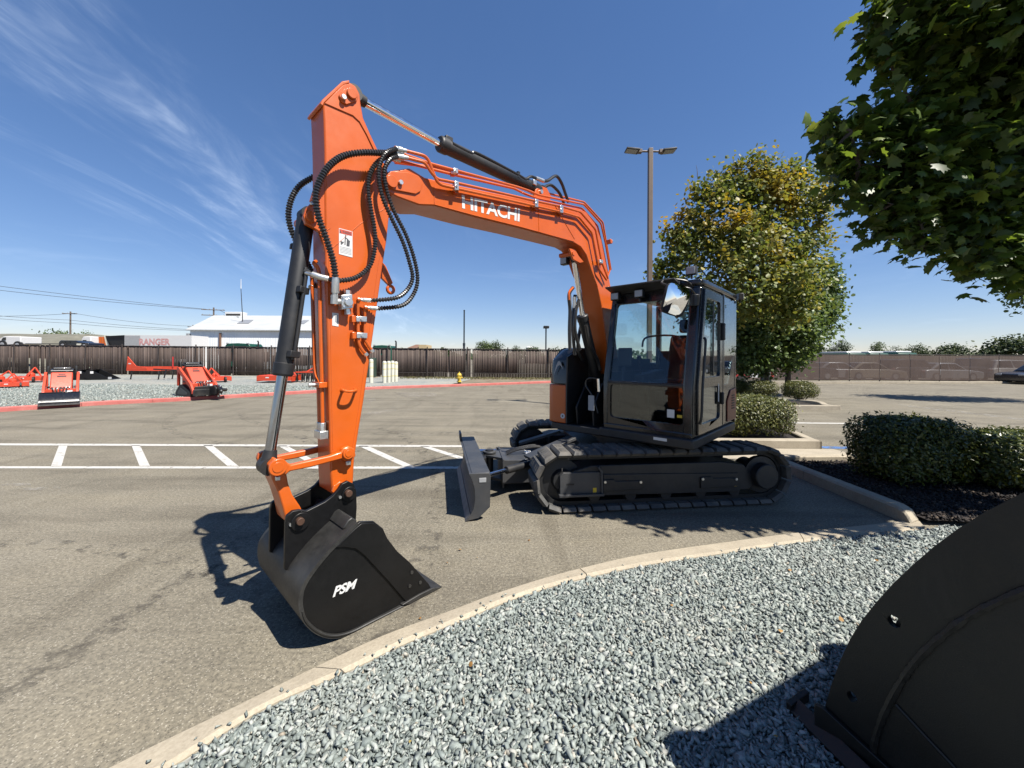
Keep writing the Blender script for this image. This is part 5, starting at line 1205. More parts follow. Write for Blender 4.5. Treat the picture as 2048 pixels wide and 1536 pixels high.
# left side: door and rear quarter
SB = CBX1
def sq(a0, a1, z0, z1, off=0.0): return [wpt(a0, SB + off, z0), wpt(a1, SB + off, z0), wpt(a1, SB + off, z1), wpt(a0, SB + off, z1)]
outer = [wpt(a, SB, z) for a, z in ((-4.115, .83), (-4.105, 1.33), (-4.31, 2.34), (-4.96, 2.34), (-4.96, .83))]
holeU = rr([wpt(a, SB, z) for a, z in ((-4.185, 1.41), (-4.355, 2.25), (-4.86, 2.25), (-4.86, 1.41))], .05)
holeL = rr([wpt(a, SB, z) for a, z in ((-4.19, .93), (-4.19, 1.30), (-4.86, 1.30), (-4.86, .93))], .06)
door = MB().holed([outer, holeU, holeL], NN * .035).build('door', 'black_gloss', cab, bevel=.008)
b = MB(); b.prism([wpt(a, SB + .012, z) for a, z in ((-4.17, 1.40), (-4.35, 2.26), (-4.87, 2.26), (-4.87, 1.40))], NN * .006); b.build('door_window', 'glass_side', cab)
b = MB(); b.prism([wpt(a, SB + .012, z) for a, z in ((-4.18, .92), (-4.18, 1.31), (-4.87, 1.31), (-4.87, .92))], NN * .006); b.build('door_lower_window', 'glass_side', cab)
b = MB(); b.prism([wpt(a, SB + .022, z) for a, z in ((-4.60, 1.42), (-4.60, 2.24), (-4.625, 2.24), (-4.625, 1.42))], NN * .012); b.build('window_rail', 'black_satin', cab)
b = MB(); b.box(wpt(-4.90, SB + .05, 1.15), FW, NN, UPV, .05, .03, .14); b.build('door_handle', 'rubber_black', cab, bevel=.01)
b = MB(); b.box(wpt(-4.93, SB + .045, 1.92), FW, NN, UPV, .07, .04, .20); b.build('hinge_cover', 'rubber_black', cab, bevel=.012)
b = MB(); b.box(wpt(-4.80, SB + .0365, 1.22), FW, NN, UPV, .035, .002, .20); b.build('door_label', 'white_paint', cab)
b = MB(); b.tube(catmull([wpt(-4.10, SB + .05, .95), wpt(-4.09, SB + .07, 1.05), wpt(-4.12, SB + .07, 1.35), wpt(-4.20, SB + .07, 1.75), wpt(-4.22, SB + .05, 1.82)], 6), .013, 8); b.build('grab_rail', 'black_satin', cab, smooth=True)
b = MB(); b.prism([wpt(a, SB - .01, z) for a, z in ((-4.965, .83), (-4.965, 2.36), (-5.03, 2.36), (-5.03, .83))], NN * .05); b.build('door_pillar', 'black_gloss', cab, bevel=.01)
b = MB(); b.prism([wpt(a, SB + .02, z) for a, z in ((-5.03, 1.30), (-5.03, 2.34), (-5.60, 2.34), (-5.60, 1.70), (-5.40, 1.56), (-5.25, 1.30))], NN * .008); b.build('quarter_window', 'glass_side', cab)
b = MB(); b.prism([wpt(a, SB - .03, z) for a, z in ((-5.03, .83), (-5.03, 1.30), (-5.25, 1.31), (-5.40, 1.56), (-5.62, 1.72), (-5.62, .83))], NN * .05); b.build('rear_panel', 'black_gloss', cab, bevel=.01)
b = MB(); b.prism([wpt(a, SB + .021, z) for a, z in ((-5.20, .84), (-5.20, 1.10), (-5.34, 1.22), (-5.60, 1.24), (-5.60, .84))], NN * .012); vp = b.build('vent_panel', 'orange_old', cab, bevel=.008)
for k in range(6):
    b = MB(); b.box(wpt(-5.44, SB + .035, .99 + k * .032), FW, NN, UPV, .12, .006, .014); b.build('vent_slot', 'rubber_black', cab)
b = MB(); b.prism([wpt(a, SB - .05, z) for a, z in ((-5.56, .80), (-5.56, 2.36), (-5.62, 2.36), (-5.62, .80))], NN * .075); b.prism([wpt(a, CBX0 - .01, z) for a, z in ((-5.54, .80), (-5.54, 2.36), (-5.62, 2.36), (-5.62, .80))], NN * .06); b.build('rear_pillar', 'black_gloss', cab, bevel=.01)
b = MB(); b.prism([wpt(-5.585, bb, z) for bb, z in ((CBX0 + .05, 1.72), (SB - .05, 1.72), (SB - .05, 2.33), (CBX0 + .05, 2.33))], FW * .006); b.build('rear_window', 'glass', cab)
b = MB(); b.prism([wpt(-5.60, bb, z) for bb, z in ((CBX0 + .05, .80), (SB - .05, .80), (SB - .05, 1.715), (CBX0 + .05, 1.715))], FW * .03); b.build('rear_wall', 'interior', cab)
b = MB(); b.prism([wpt(a, CBX0 + .005, z) for a, z in ((-4.12, 1.45), (-4.30, 2.33), (-5.53, 2.33), (-5.53, 1.45))], NN * .006); b.build('right_window', 'glass', cab)
b = MB(); b.prism([wpt(a, CBX0, z) for a, z in ((-4.10, .80), (-4.10, 1.44), (-5.55, 1.44), (-5.55, .80))], NN * .03); b.build('right_wall', 'interior', cab)
# roof with visor
b = MB(); b.prism([wpt(a, bb, 2.365) for a, bb in ((-4.24, CBX0 - .02), (-4.24, SB + .015), (-4.34, SB + .04), (-5.60, SB + .04), (-5.68, SB - .1), (-5.68, CBX0 - .02))], UPV * .075); b.build('roof', 'black_gloss', cab, bevel=.028, seg=3)
b = MB(); b.prism([wpt(a, CBX0 + .0, z) for a, z in ((-4.245, 2.375), (-4.05, 2.425), (-4.05, 2.44), (-4.27, 2.448))], NN * .80); b.build('sun_visor', 'charcoal', cab, bevel=.004)
def worklamp(p, f, nm='work_lamp', s=1.0):
    r = f.cross(UPV).normalized(); b = MB(); b.box(p, f, r, UPV, .06 * s, .105 * s, .09 * s); b.cyl(p - UPV * .045 * s, p - UPV * .085 * s, .012, 8); o = b.build(nm, 'black_satin', cab, bevel=.010)
    MB().box(p + f * .032 * s, f, r, UPV, .008, .088 * s, .073 * s).build('lamp_lens', 'lens', cab, bevel=.003)
worklamp(wpt(-4.17, .36, 2.335), FW); worklamp(wpt(-4.16, .66, 2.335), FW); worklamp(wpt(-4.25, 1.19, 2.53), FW); worklamp(wpt(-5.66, 1.33, 2.41), (NN * .8 - FW * .5).normalized(), s=.95)
b = MB(); b.box(wpt(-4.35, .33, 2.46), FW, NN, UPV, .05, .03, .03); b.build('roof_clip', 'rubber_black', cab)
# mirror on its arm
mc = P(1353, 600, 3.86); view = (Vector((.18, -1, -.10))).normalized(); mr_ = view.cross(UPV).normalized() * -1; mu = view.cross(mr_) ; mu = mu if mu.z > 0 else -mu
def mp_(u, v, o=0): return P(u, v, 3.86) - view * o
mpx = [(1339, 567), (1362, 570), (1377, 577), (1381, 588), (1374, 612), (1366, 629), (1360, 633), (1340, 627), (1327, 622), (1325, 614), (1330, 592), (1334, 573)]
b = MB(); b.prism([P(1353 + (u - 1353) * 1.05, 600 + (v - 600) * 1.05, 3.862) for u, v in mpx], (0, .045, 0)); b.build('mirror_housing', 'rubber_black', cab, bevel=.012)
gv = []; gf = []; nu = 10
cpt = [P(u, v, 3.856) for u, v in mpx]; cc = sum(cpt, Vector()) / len(cpt)
rows = 5
for r_ in range(rows + 1):
    k = r_ / rows
    for p in cpt:
        q = cc.lerp(p, max(k, .02)); dd = (q - cc); gv.append(q + Vector((0, -.022 * (1 - k * k) + dd.z * -.10 + dd.x * .12 - .008, 0)))
n = len(cpt)
for r_ in range(rows):
    for i in range(n): gf.append((r_ * n + i, r_ * n + (i + 1) % n, (r_ + 1) * n + (i + 1) % n, (r_ + 1) * n + i))
gf.append(list(range(n)))
o = MB().add(gv, gf).build('mirror_glass', 'mirror_glass', cab); o.data.polygons.foreach_set('use_smooth', [True] * len(o.data.polygons))
MB().tube(catmull([wpt(-4.26, 1.20, 2.36), wpt(-4.20, 1.15, 2.42), wpt(-4.10, 1.02, 2.44), wpt(-4.03, .96, 2.40), P(1350, 575, 3.90)], 6), .012, 8).build('mirror_arm', 'black_satin', cab, smooth=True)
b = MB(); p = wpt(-4.22, 1.235, 2.21); b.cyl(p - UPV * .06, p + UPV * .06, .045, 14); b.build('mirror_mount', 'black_satin', cab, smooth=True, bevel=.006)
b = MB(); b.tube(catmull([wpt(-4.22, 1.235, 2.27), wpt(-4.15, 1.20, 2.33), wpt(-4.06, 1.10, 2.33), P(1372, 590, 3.92)], 5), .011, 8); b.build('mirror_arm', 'black_satin', cab, smooth=True)
# inside: seat, consoles, levers, screen
b = MB(); b.box(wpt(-4.95, .78, 1.27), FW, NN, UPV, .50, .48, .14); b.box(wpt(-4.95, .78, 1.03), FW, NN, UPV, .40, .38, .34); b.build('seat', 'seat_fabric', cab, bevel=.04, seg=3)
b = MB(); b.prism([wpt(-5.18, .54, 1.30), wpt(-5.30, .54, 1.30), wpt(-5.42, .57, 1.92), wpt(-5.31, .57, 1.92)], NN * .46); b.build('seat_back', 'seat_fabric', cab, bevel=.04, seg=3)
b = MB(); b.box(wpt(-5.36, .80, 2.04), FW, NN, UPV, .09, .24, .18); b.build('head_rest', 'seat_fabric', cab, bevel=.035, seg=3)
for bb in (.45, 1.10):
    b = MB(); b.prism([wpt(a, bb - .07, z) for a, z in ((-4.62, 1.20), (-4.60, 1.40), (-5.25, 1.46), (-5.25, .86), (-4.80, .86))], NN * .14); b.build('console', 'interior', cab, bevel=.02)
    b = MB(); b.tube([wpt(-4.66, bb, 1.40), wpt(-4.64, bb, 1.52), wpt(-4.63, bb, 1.54), wpt(-4.61, bb, 1.64)], [.014, .014, .028, .024], 10); b.build('joystick', 'rubber_black', cab, smooth=True)
b = MB(); b.box(wpt(-4.30, .42, 1.62), FW, NN, UPV, .04, .17, .22); b.bar(wpt(-4.30, .40, 1.50), wpt(-4.30, .35, 1.0), .04, .04); b.build('monitor', 'interior', cab, bevel=.012)
for bb in (.70, .86):
    b = MB(); b.tube([wpt(-4.36, bb, .87), wpt(-4.33, bb, 1.10), wpt(-4.36, bb, 1.36)], .013, 8); b.box(wpt(-4.30, bb, .95), FW, NN, UPV, .16, .09, .02); b.build('travel_lever', 'rubber_black', cab, bevel=.003)
b = MB(); b.tube(catmull([wpt(-4.55, .52, 1.75), wpt(-4.5, .60, 1.86), wpt(-4.5, .95, 1.86), wpt(-4.55, 1.05, 1.72)], 5), .012, 8); b.build('wiper_bar', 'rubber_black', cab, smooth=True)
b = MB(); b.box(wpt(-5.575, .60, 1.80), FW, NN, UPV, .002, .14, .10); b.build('window_sticker', 'white_paint', cab)
b = MB(); b.box(wpt(-4.066, 1.05, 1.03), FW, NN, UPV, .002, .075, .085); b.build('window_sticker', 'white_paint', cab)
b = MB(); b.box(wpt(-4.066, 1.14, 1.01), FW, NN, UPV, .002, .05, .03); b.build('window_sticker', 'yellow_label', cab)
# ------------------------------------------------------------------ loader bucket standing close by on the rock bed
BN = Vector((-.90, -.436, 0)).normalized(); BO = Vector((1.31, 1.64, 0))
def BPX(u, v, off=0.0):
    x, y = derot(u, v); d = Vector((x / FPX, 1, -y / FPX)); t = (BN.dot(BO) + off) / BN.dot(d); return Vector((0, 0, CAMH)) + d * t
BDIR = Vector((-BN.y, BN.x, 0)); BDIR = BDIR if BDIR.y < 0 else -BDIR
def bq(s, z, off=0.0): return BO + BDIR * s + BN * off + UPV * z
FB = empty('loader_bucket', BO, 'matt black loader bucket standing on the rock bed in the near corner', 'bucket')
out_px = [(1640, 1462), (1648, 1420), (1662, 1372), (1680, 1322), (1700, 1278), (1724, 1240), (1752, 1205), (1786, 1167), (1825, 1130), (1868, 1093), (1915, 1058), (1970, 1024), (2048, 984)]
o3 = [BPX(u, v) for u, v in out_px]
def sz_(p): return ((p - BO).dot(BDIR), p.z)
last = sz_(o3[-1])
ext = [(last[0] + .06, last[1] + .14), (last[0] + .15, last[1] + .36), (last[0] + .26, last[1] + .62), (last[0] + .40, last[1] + .82), (last[0] + .58, last[1] + .86), (last[0] + .74, last[1] + .62), (last[0] + .78, .9), (last[0] + .62, .35), (last[0] + .35, .10), (last[0] + .15, .03)]  # unseen upper outline, added height so the cast shadow reaches further
ext = [(p_.x, p_.y) for p_ in catmull([Vector((*last, 0))] + [Vector((*e_, 0)) for e_ in ext], 4)][1:]
o3 = o3 + [bq(s, max(z, .02)) for s, z in ext] + [bq(.18, .03), bq(.02, .035)]
def hole(u, v, r=.02):
    c = BPX(u, v); return [c + (BDIR * math.cos(t) + UPV * math.sin(t) * 1.15) * r for t in np.linspace(0, 2 * math.pi, 14, endpoint=False)]
MB().holed([o3, hole(1788, 1243, .019), hole(1704, 1394, .017)], BN * -.03).build('side_plate', 'yard_black', FB, bevel=.003)
far = [p - BN * 1.15 for p in o3]; MB().prism(far, BN * -.03).build('side_plate', 'yard_black', FB, bevel=.003)
# curved back sheet, set in from the plate's edge
cx = sum((sz_(p)[0] for p in o3)) / len(o3); cz = sum((p.z for p in o3)) / len(o3)
ins = []
for p in o3[:-8]:
    s, z = sz_(p); ins.append((s + (cx - s) * .17, z + (cz - z) * .14))
vv = []; ff = []
for s, z in ins:
    ss, zz = s + (cx - s) * .04, z + (cz - z) * .04
    vv += [bq(s, z, -.028), bq(ss, zz, -.028), bq(ss, zz, -1.17), bq(s, z, -1.17)]
for i in range(len(ins) - 1):
    for k in range(4): ff.append((i * 4 + k, i * 4 + 4 + k, i * 4 + 4 + (k + 1) % 4, i * 4 + (k + 1) % 4))
MB().add(vv, ff).build('back_sheet', 'yard_black', FB, smooth=True)
bead = resample(catmull([BPX(u, v) + BN * .004 for u, v in ((1752, 1560), (1748, 1500), (1762, 1445), (1790, 1385), (1830, 1325), (1880, 1275), (1945, 1228), (2048, 1180), (2200, 1125))], 10), .012)
MB().tube(bead, [.011 + .004 * mnoise.noise(p * 60) for p in bead], 6).build('weld_bead', 'yard_black', FB, smooth=True)
MB().tube(resample(catmull([BPX(u, v) + BN * .003 for u, v in ((1792, 1408), (1850, 1470), (1920, 1545), (2000, 1640))], 6), .015), .006, 6).build('weld_bead', 'yard_black', FB, smooth=True)
b = MB(); g0, g1 = G(1572, 1428), G(1700, 1560); dd = (g1 - g0).normalized(); oo = Vector((-dd.y, dd.x, 0)); oo = oo if oo.x > 0 else -oo
b.prism([g0 + UPV * .035, g0 + oo * .05 + UPV * .075, g0 + oo * .05 + UPV * .055, g0 + UPV * .02], dd * .55); b.build('cutting_edge', 'yard_black', FB, bevel=.003)
b = MB(); b.prism([g0 + UPV * .035, g0 + UPV * .06, g0 + oo * .12 + UPV * .085 - dd * .02, g0 + oo * .12 + UPV * .04 - dd * .02], dd * .025); b.build('edge_lug', 'yard_black', FB, bevel=.003)
b = MB(); b.prism([bq(.0, .03, .002), bq(.0, .14, .002), bq(.03, .15, .002), bq(.50, .03, .002)], BN * .02); b.build('base_rib', 'yard_black', FB, bevel=.003)
b = MB(); b.prism([bq(.04, .02, 0), bq(.04, .045, 0), bq(.95, .045, 0), bq(.95, .02, 0)], BN * -1.18); b.build('floor_plate', 'yard_black', FB, bevel=.003)

# ------------------------------------------------------------------ fences
def seg_pts(a, b, n): return [Vector(a).lerp(Vector(b), i / n) for i in range(n + 1)]
# chain link fence filled with brown privacy slats
FA, FB2 = Vector((-46, 31.2, 0)), Vector((6.8, 28.4, 0)); FL = (FB2 - FA).length; FD = (FB2 - FA).normalized(); FNV = Vector((-FD.y, FD.x, 0))
SF = empty('slatted_fence', FA, 'long brown chain link fence filled with vertical slats behind the yard', 'fence')
def fz(k): return 2.34 - .22 * k
V8 = []; F8 = []; s = 0.0; i = 0
while s < FL:
    w = rng.uniform(.085, .125); gap = .004 if mnoise.noise(Vector((s * .16, 3.3, 0))) < .12 else .018
    if rng.random() < .03: s += .12; continue
    p = FA + FD * (s + w / 2); z1 = .10 + fz(s / FL) + rng.uniform(-.03, .03); hw = FD * (w / 2); tk = FNV * .006; j = FNV * rng.uniform(-.012, .012)
    q = [p - hw - tk + j, p + hw - tk + j, p + hw + tk + j, p - hw + tk + j]; k0 = len(V8)
    V8 += [(*c.xy, .12) for c in q] + [(*c.xy, z1) for c in q]
    F8 += [[k0 + t for t in fc] for fc in ((3, 2, 1, 0), (4, 5, 6, 7), (0, 1, 5, 4), (1, 2, 6, 5), (2, 3, 7, 6), (3, 0, 4, 7))]
    s += w + gap
sl = npmesh('slats', np.array(V8, float), np.array(F8), 'slat_brown', SF); sl['kind'] = 'stuff'
pb = MB()
s = 0.0
while s < FL + .1:
    p = FA + FD * s - FNV * .05; b = MB(); b.cyl(p + UPV * .05, p + UPV * (.2 + fz(s / FL)), .04, 8); b.lathe(p + UPV * (.2 + fz(s / FL)), [(.045, 0), (.04, .03), (.012, .05)], 8); b.build('post', 'fence_post', SF); s += 3.05
for zf in (.16, 1.0):
    for a_, b_ in zip(seg_pts(FA, FB2, 6), seg_pts(FA, FB2, 6)[1:]):
        k = ((a_ - FA).length) / FL; k2 = ((b_ - FA).length) / FL
        b = MB(); b.cyl(a_ - FNV * .03 + UPV * (.1 + zf * fz(k)), b_ - FNV * .03 + UPV * (.1 + zf * fz(k2)), .022, 6); b.build('rail', 'fence_post', SF)
# patches of brown cloth tied over the slats
for s0, s1, z0, z1 in ((.5, 20.5, 1.35, 2.36), (27.5, 31.0, .9, 1.7), (24.0, 27.2, 1.2, 1.95), (31.2, 36.5, .3, 1.75), (38, 42.5, .5, 1.7), (43.2, 46.5, .4, 1.6), (47.0, 52.5, 1.2, 1.75)):
    b = MB(); n_ = 10; v = []; f = []
    for i in range(n_ + 1):
        p = FA + FD * (s0 + (s1 - s0) * i / n_) + FNV * (.05 + .02 * mnoise.noise(Vector((i * .7, s0, 0))))
        zz = min(z1, fz(s0 / FL) + .06) + .05 * mnoise.noise(Vector((i * .9, s0, 5))); v += [p + UPV * (z0 + .10 * mnoise.noise(Vector((i * .6, s0, 9)))), p + UPV * zz]
    f = [(2 * i, 2 * i + 2, 2 * i + 3, 2 * i + 1) for i in range(n_)]; b.add(v, f); b.build('screen_cloth', 'slat_brown', SF)
# screened fence on the right
RA, RB = G(1490, 766.0), G(2250, 765.0); RA = Vector((RA.x, 28.2, 0)); RB = Vector((50, 29.0, 0)); RL = (RB - RA).length; RD = (RB - RA).normalized(); RNV = Vector((-RD.y, RD.x, 0))
RF = empty('screened_fence', RA, 'brown mesh screened fence in front of parked cars on the right', 'fence')
npost = 15
for i in range(npost + 1):
    p = RA + RD * (RL * i / npost); b = MB(); b.cyl(p + UPV * .0, p + UPV * 2.06, .032, 8); b.lathe(p + UPV * 2.06, [(.036, 0), (.03, .03), (.01, .045)], 8); b.build('post', 'fence_post', RF)
    if i < npost:
        q = RA + RD * (RL * (i + 1) / npost); n_ = 6; v = []; f = []
        for k in range(n_ + 1):
            c = p.lerp(q, .01 + .98 * k / n_) - RNV * (.04 + .03 * math.sin(math.pi * k / n_) * rng.uniform(.3, 1)); v += [c + UPV * .14, c + UPV * (2.0 - .03 * math.sin(math.pi * k / n_))]
        f = [(2 * k, 2 * k + 2, 2 * k + 3, 2 * k + 1) for k in range(n_)]
        MB().add(v, f).build('screen_panel', 'screen_mesh', RF, fix=False)
        for zf in (.13, 2.03):
            b = MB(); b.cyl(p + UPV * zf, q + UPV * zf, .02, 6); b.build('rail', 'fence_post', RF)
# plain slatted fence further back behind the parked cars
PA, PB = Vector((24, 46, 0)), Vector((86, 46, 0)); BF = empty('back_fence', PA, 'weathered slatted fence behind the parked cars', 'fence')
V8 = []; F8 = []; s = 0.0
while s < 62:
    w = rng.uniform(.10, .14); k0 = len(V8); V8 += [(24 + s + a, 46 + c, z) for z in (.05, 2.15) for a, c in ((0, 0), (w, 0), (w, .02), (0, .02))]
    F8 += [[k0 + t for t in fc] for fc in ((3, 2, 1, 0), (4, 5, 6, 7), (0, 1, 5, 4), (1, 2, 6, 5), (2, 3, 7, 6), (3, 0, 4, 7))]; s += w + .05
o = npmesh('slats', np.array(V8, float), np.array(F8), 'bark_pale', BF); o['kind'] = 'stuff'
for i in range(12):
    b = MB(); b.cyl((24 + i * 5.6, 46.1, 0), (24 + i * 5.6, 46.1, 2.2), .05, 6); b.build('post', 'fence_post', BF)

# ------------------------------------------------------------------ cars
def car(label, loc, rz, body, kind='sedan', group='cars parked behind the screened fence', name='parked_car'):
    r = empty(name, loc, label, 'car', group, rz)
    L, Wd, H, gc = {'sedan': (4.6, 1.8, 1.45, .18), 'suv': (4.7, 1.9, 1.72, .22), 'pickup': (5.6, 1.95, 1.85, .28)}[kind]
    x0, x1 = -L / 2, L / 2; be = H * .60
    lower = [(x0, gc + .12), (x0 + .05, gc), (x1 - .05, gc), (x1, gc + .15), (x1 - .02, be * .80), (x1 - .35, be * .90), (x1 - 1.25, be), (x0 + .3, be * 1.02), (x0 + .02, be * .92)]
    b = MB(); b.prism([(x, -Wd / 2, z) for x, z in lower], (0, Wd, 0)); b.build('body', body, r, bevel=.06, local=True, seg=3)
    if kind == 'sedan': cab_ = [(x0 + .55, be), (x0 + 1.25, H - .03), (x0 + 2.2, H), (x1 - 2.05, H - .05), (x1 - 1.15, be)]
    elif kind == 'suv': cab_ = [(x0 + .15, be), (x0 + .45, H - .05), (x0 + 1.2, H), (x1 - 2.0, H - .03), (x1 - 1.2, be)]
    else: cab_ = [(x0 + 2.0, be), (x0 + 2.1, H - .05), (x0 + 2.5, H), (x1 - 2.3, H - .03), (x1 - 1.5, be)]
    b = MB(); b.prism([(x, -Wd / 2 + .13, z - .02) for x, z in cab_], (0, Wd - .26, 0)); b.build('roof', body, r, bevel=.05, local=True, seg=3)
    cx0 = sum(p[0] for p in cab_) / len(cab_)
    for sy in (-1, 1):
        for (k0, k1) in ((.08, .48), (.53, .93)):
            pts = []
            lo0 = cab_[0][0] + (cab_[-1][0] - cab_[0][0]) * k0; lo1 = cab_[0][0] + (cab_[-1][0] - cab_[0][0]) * k1
            hi0 = cab_[1][0] + (cab_[-2][0] - cab_[1][0]) * k0; hi1 = cab_[1][0] + (cab_[-2][0] - cab_[1][0]) * k1
            y = sy * (Wd / 2 - .125); b = MB(); b.prism([(lo0, y, be + .03), (lo1, y, be + .03), (hi1, y, H - .12), (hi0, y, H - .12)], (0, sy * .012, 0)); b.build('side_window', 'car_glass', r, local=True)
    for (pa, pb) in ((cab_[-1], cab_[-2]), (cab_[0], cab_[1])):
        d = (Vector((pb[0], 0, pb[1])) - Vector((pa[0], 0, pa[1]))); o = Vector((d.z, 0, -d.x)).normalized() * (.02 if pa[0] > 0 else -.02)
        a = Vector((pa[0], 0, pa[1])) + d * .1 + o; c = Vector((pa[0], 0, pa[1])) + d * .86 + o; hw = Wd / 2 - .22
        b = MB(); b.add([a + Vector((0, -hw, 0)), a + Vector((0, hw, 0)), c + Vector((0, hw * .9, 0)), c + Vector((0, -hw * .9, 0))], [(0, 1, 2, 3)]); b.build('windscreen', 'car_glass', r, local=True)
    wr_ = .33 if kind != 'pickup' else .39
    for sx in (x0 + .85, x1 - .9):
        for sy in (-1, 1):
            b = MB(); b.lathe((sx, sy * (Wd / 2 - .2), wr_), [(wr_ * .6, 0), (wr_, .02), (wr_, .20), (wr_ * .6, .22)], 18, (0, sy, 0)); wh = b.build('wheel', 'rubber_black', r, local=True, smooth=True)
            b = MB(); b.lathe((sx, sy * (Wd / 2 + .012), wr_), [(wr_ * .18, 0), (wr_ * .58, .004), (wr_ * .62, .012)], 14, (0, sy, 0)); b.build('rim', 'car_silver', r, local=True, smooth=True)
    for sy in (-1, 1):
        b = MB(); b.box((x1 - .10, sy * (Wd / 2 - .28), be * .74), (1, 0, 0), (0, 1, 0), (0, 0, 1), .22, .34, .12); b.build('headlight', 'lens', r, local=True, bevel=.02)
        b = MB(); b.box((x0 + .04, sy * (Wd / 2 - .2), be * .84), (1, 0, 0), (0, 1, 0), (0, 0, 1), .12, .26, .14); b.build('tail_light', 'red_paint', r, local=True, bevel=.02)
    return r
CARS = [(1600, 31.2, 'car_dark', 'suv', 'dark car behind the fence screen nearest the sycamore'), (1670, 31.6, 'car_silver', 'sedan', 'silver sedan behind the screen, second from the sycamore'), (1735, 31.4, 'car_tan', 'sedan', 'tan sedan behind the screen, third from the sycamore'),
        (1820, 31.6, 'car_dark', 'suv', 'dark sport utility behind the screen under the middle bus'), (1885, 31.2, 'car_silver', 'sedan', 'pale sedan with arched roof behind the screen'), (1950, 31.8, 'car_dark', 'pickup', 'dark pickup behind the screen left of the pale utility'), (2015, 31.4, 'car_white', 'suv', 'pale sport utility behind the screen at the right edge')]
for i, (u, t, m_, kd, lab) in enumerate(CARS):
    car(lab, (P(u, 720, t).x, t, 0), rng.normal(0, .05) + (0 if i % 3 else 0.0), m_, kd)
e = G(2040, 769); car('dark car with its nose in the picture at the right edge', (e.x + 2.35, e.y + .6, 0), math.pi, 'car_dark', 'sedan', None)
# dark bus or truck roofs beyond
for u, v0, v1, t, lab in ((1708, 703, 730, 52, 'dark green coach roof left of the others above the screened fence'), (1752, 703, 730, 52, 'dark green coach roof in the middle above the screened fence'), (1808, 702, 730, 52, 'dark green coach roof on the right above the screened fence')):
    p = P(u, v0, t); r = empty('coach', (p.x, t, 0), lab, 'bus', 'coaches parked beyond the fence')
    b = MB(); b.abox(-1.3, 1.3, -.5, 8, .5, p.z - .25); b.build('body', 'truck_green', r, bevel=.15, local=True, seg=3)
    b = MB(); b.abox(-1.05, 1.05, 0, 7.6, p.z - .25, p.z); b.build('roof', 'car_white', r, bevel=.1, local=True)
    b = MB(); b.abox(-1.15, 1.15, -.53, -.49, 1.3, p.z - .55); b.build('windscreen', 'car_glass', r, local=True)
    for sx in (-1, 1):
        for yy in (.6, 6.0):
            b = MB(); b.lathe((sx * 1.05, yy, .5), [(.3, 0), (.5, .02), (.5, .25), (.3, .27)], 16, (sx, 0, 0)); b.build('wheel', 'rubber_black', r, local=True)

# ------------------------------------------------------------------ lamp posts, hydrant, bollards, cabinet
lp_b = G(1297, 806); t = 11.6; x = P(1299, 600, t).x; top = P(1307, 297, t)
LP = empty('lamp_post', (x, t, 0), 'tall bronze square lamp post with two flat heads behind the cab', 'lamp post')
b = MB(); ln = Vector((top.x - x, 0, 0)) * .0; b.prism([(x - .065, t - .065, 0), (x + .065, t - .065, 0), (x + .065, t + .065, 0), (x - .065, t + .065, 0)], (0, 0, top.z)); b.build('pole', 'bronze_pole', LP, bevel=.012)
b = MB(); b.lathe((x, t, 0), [(.28, 0), (.28, .6), (.26, .62)], 18); b.build('footing', 'kerb', LP, smooth=True)
for sx in (-1, 1):
    b = MB(); b.cyl((x + sx * .06, t, top.z - .09), (x + sx * .30, t, top.z - .09), .03, 8); b.box((x + sx * .32, t, top.z - .09), (1, 0, 0), (0, 1, 0), (0, 0, 1), .12, .13, .10); b.build('bracket', 'bronze_pole', LP, bevel=.006)
    ax = Vector((sx, 0, .10 * (1 if sx > 0 else 1))).normalized(); c = Vector((x + sx * .55, t, top.z - .07)); b = MB(); b.box(c, ax, (0, 1, 0), ax.cross(Vector((0, 1, 0))), .40, .30, .05); b.build('lamp_head', 'charcoal_dark', LP, bevel=.012)
    nz = ax.cross(Vector((0, 1, 0))); nz = nz if nz.z > 0 else -nz; b = MB(); b.box(c - nz * .027 + ax * .02, ax, (0, 1, 0), nz, .33, .24, .006); b.build('lamp_lens', 'label_grey', LP)
p = P(1092, 657, 40); SL = empty('lamp_post', (p.x, 40, 0), 'thin dark lamp post with one box head behind the slatted fence', 'lamp post')
b = MB(); b.cyl((p.x, 40, 0), (p.x, 40, p.z), .075, 10); b.build('pole', 'dark_pole', SL, smooth=True)
b = MB(); b.box((p.x, 39.8, p.z + .12), (1, 0, 0), (0, 1, 0), (0, 0, 1), .56, .8, .24); b.build('lamp_head', 'black_satin', SL, bevel=.03)
p = P(928.5, 621, 30.2); PO = empty('steel_post', (p.x, 30.2, 0), 'bare dark steel post rising above the slatted fence', 'post')
b = MB(); b.tube([(p.x, 30.2, 0), (p.x, 30.2, 2.6), (p.x, 30.2, 2.62), (p.x, 30.2, p.z)], [.085, .085, .055, .055], 12); b.build('pole', 'dark_pole', PO, smooth=True)
b = MB(); b.lathe((p.x, 30.2, p.z), [(.065, -.03), (.065, .03), (.03, .05)], 12); b.build('cap', 'dark_pole', PO)
b = MB(); b.cyl((p.x, 30.2, 2.55), (p.x, 30.2, 2.75), .10, 12); b.build('collar', 'dark_pole', PO, smooth=True)

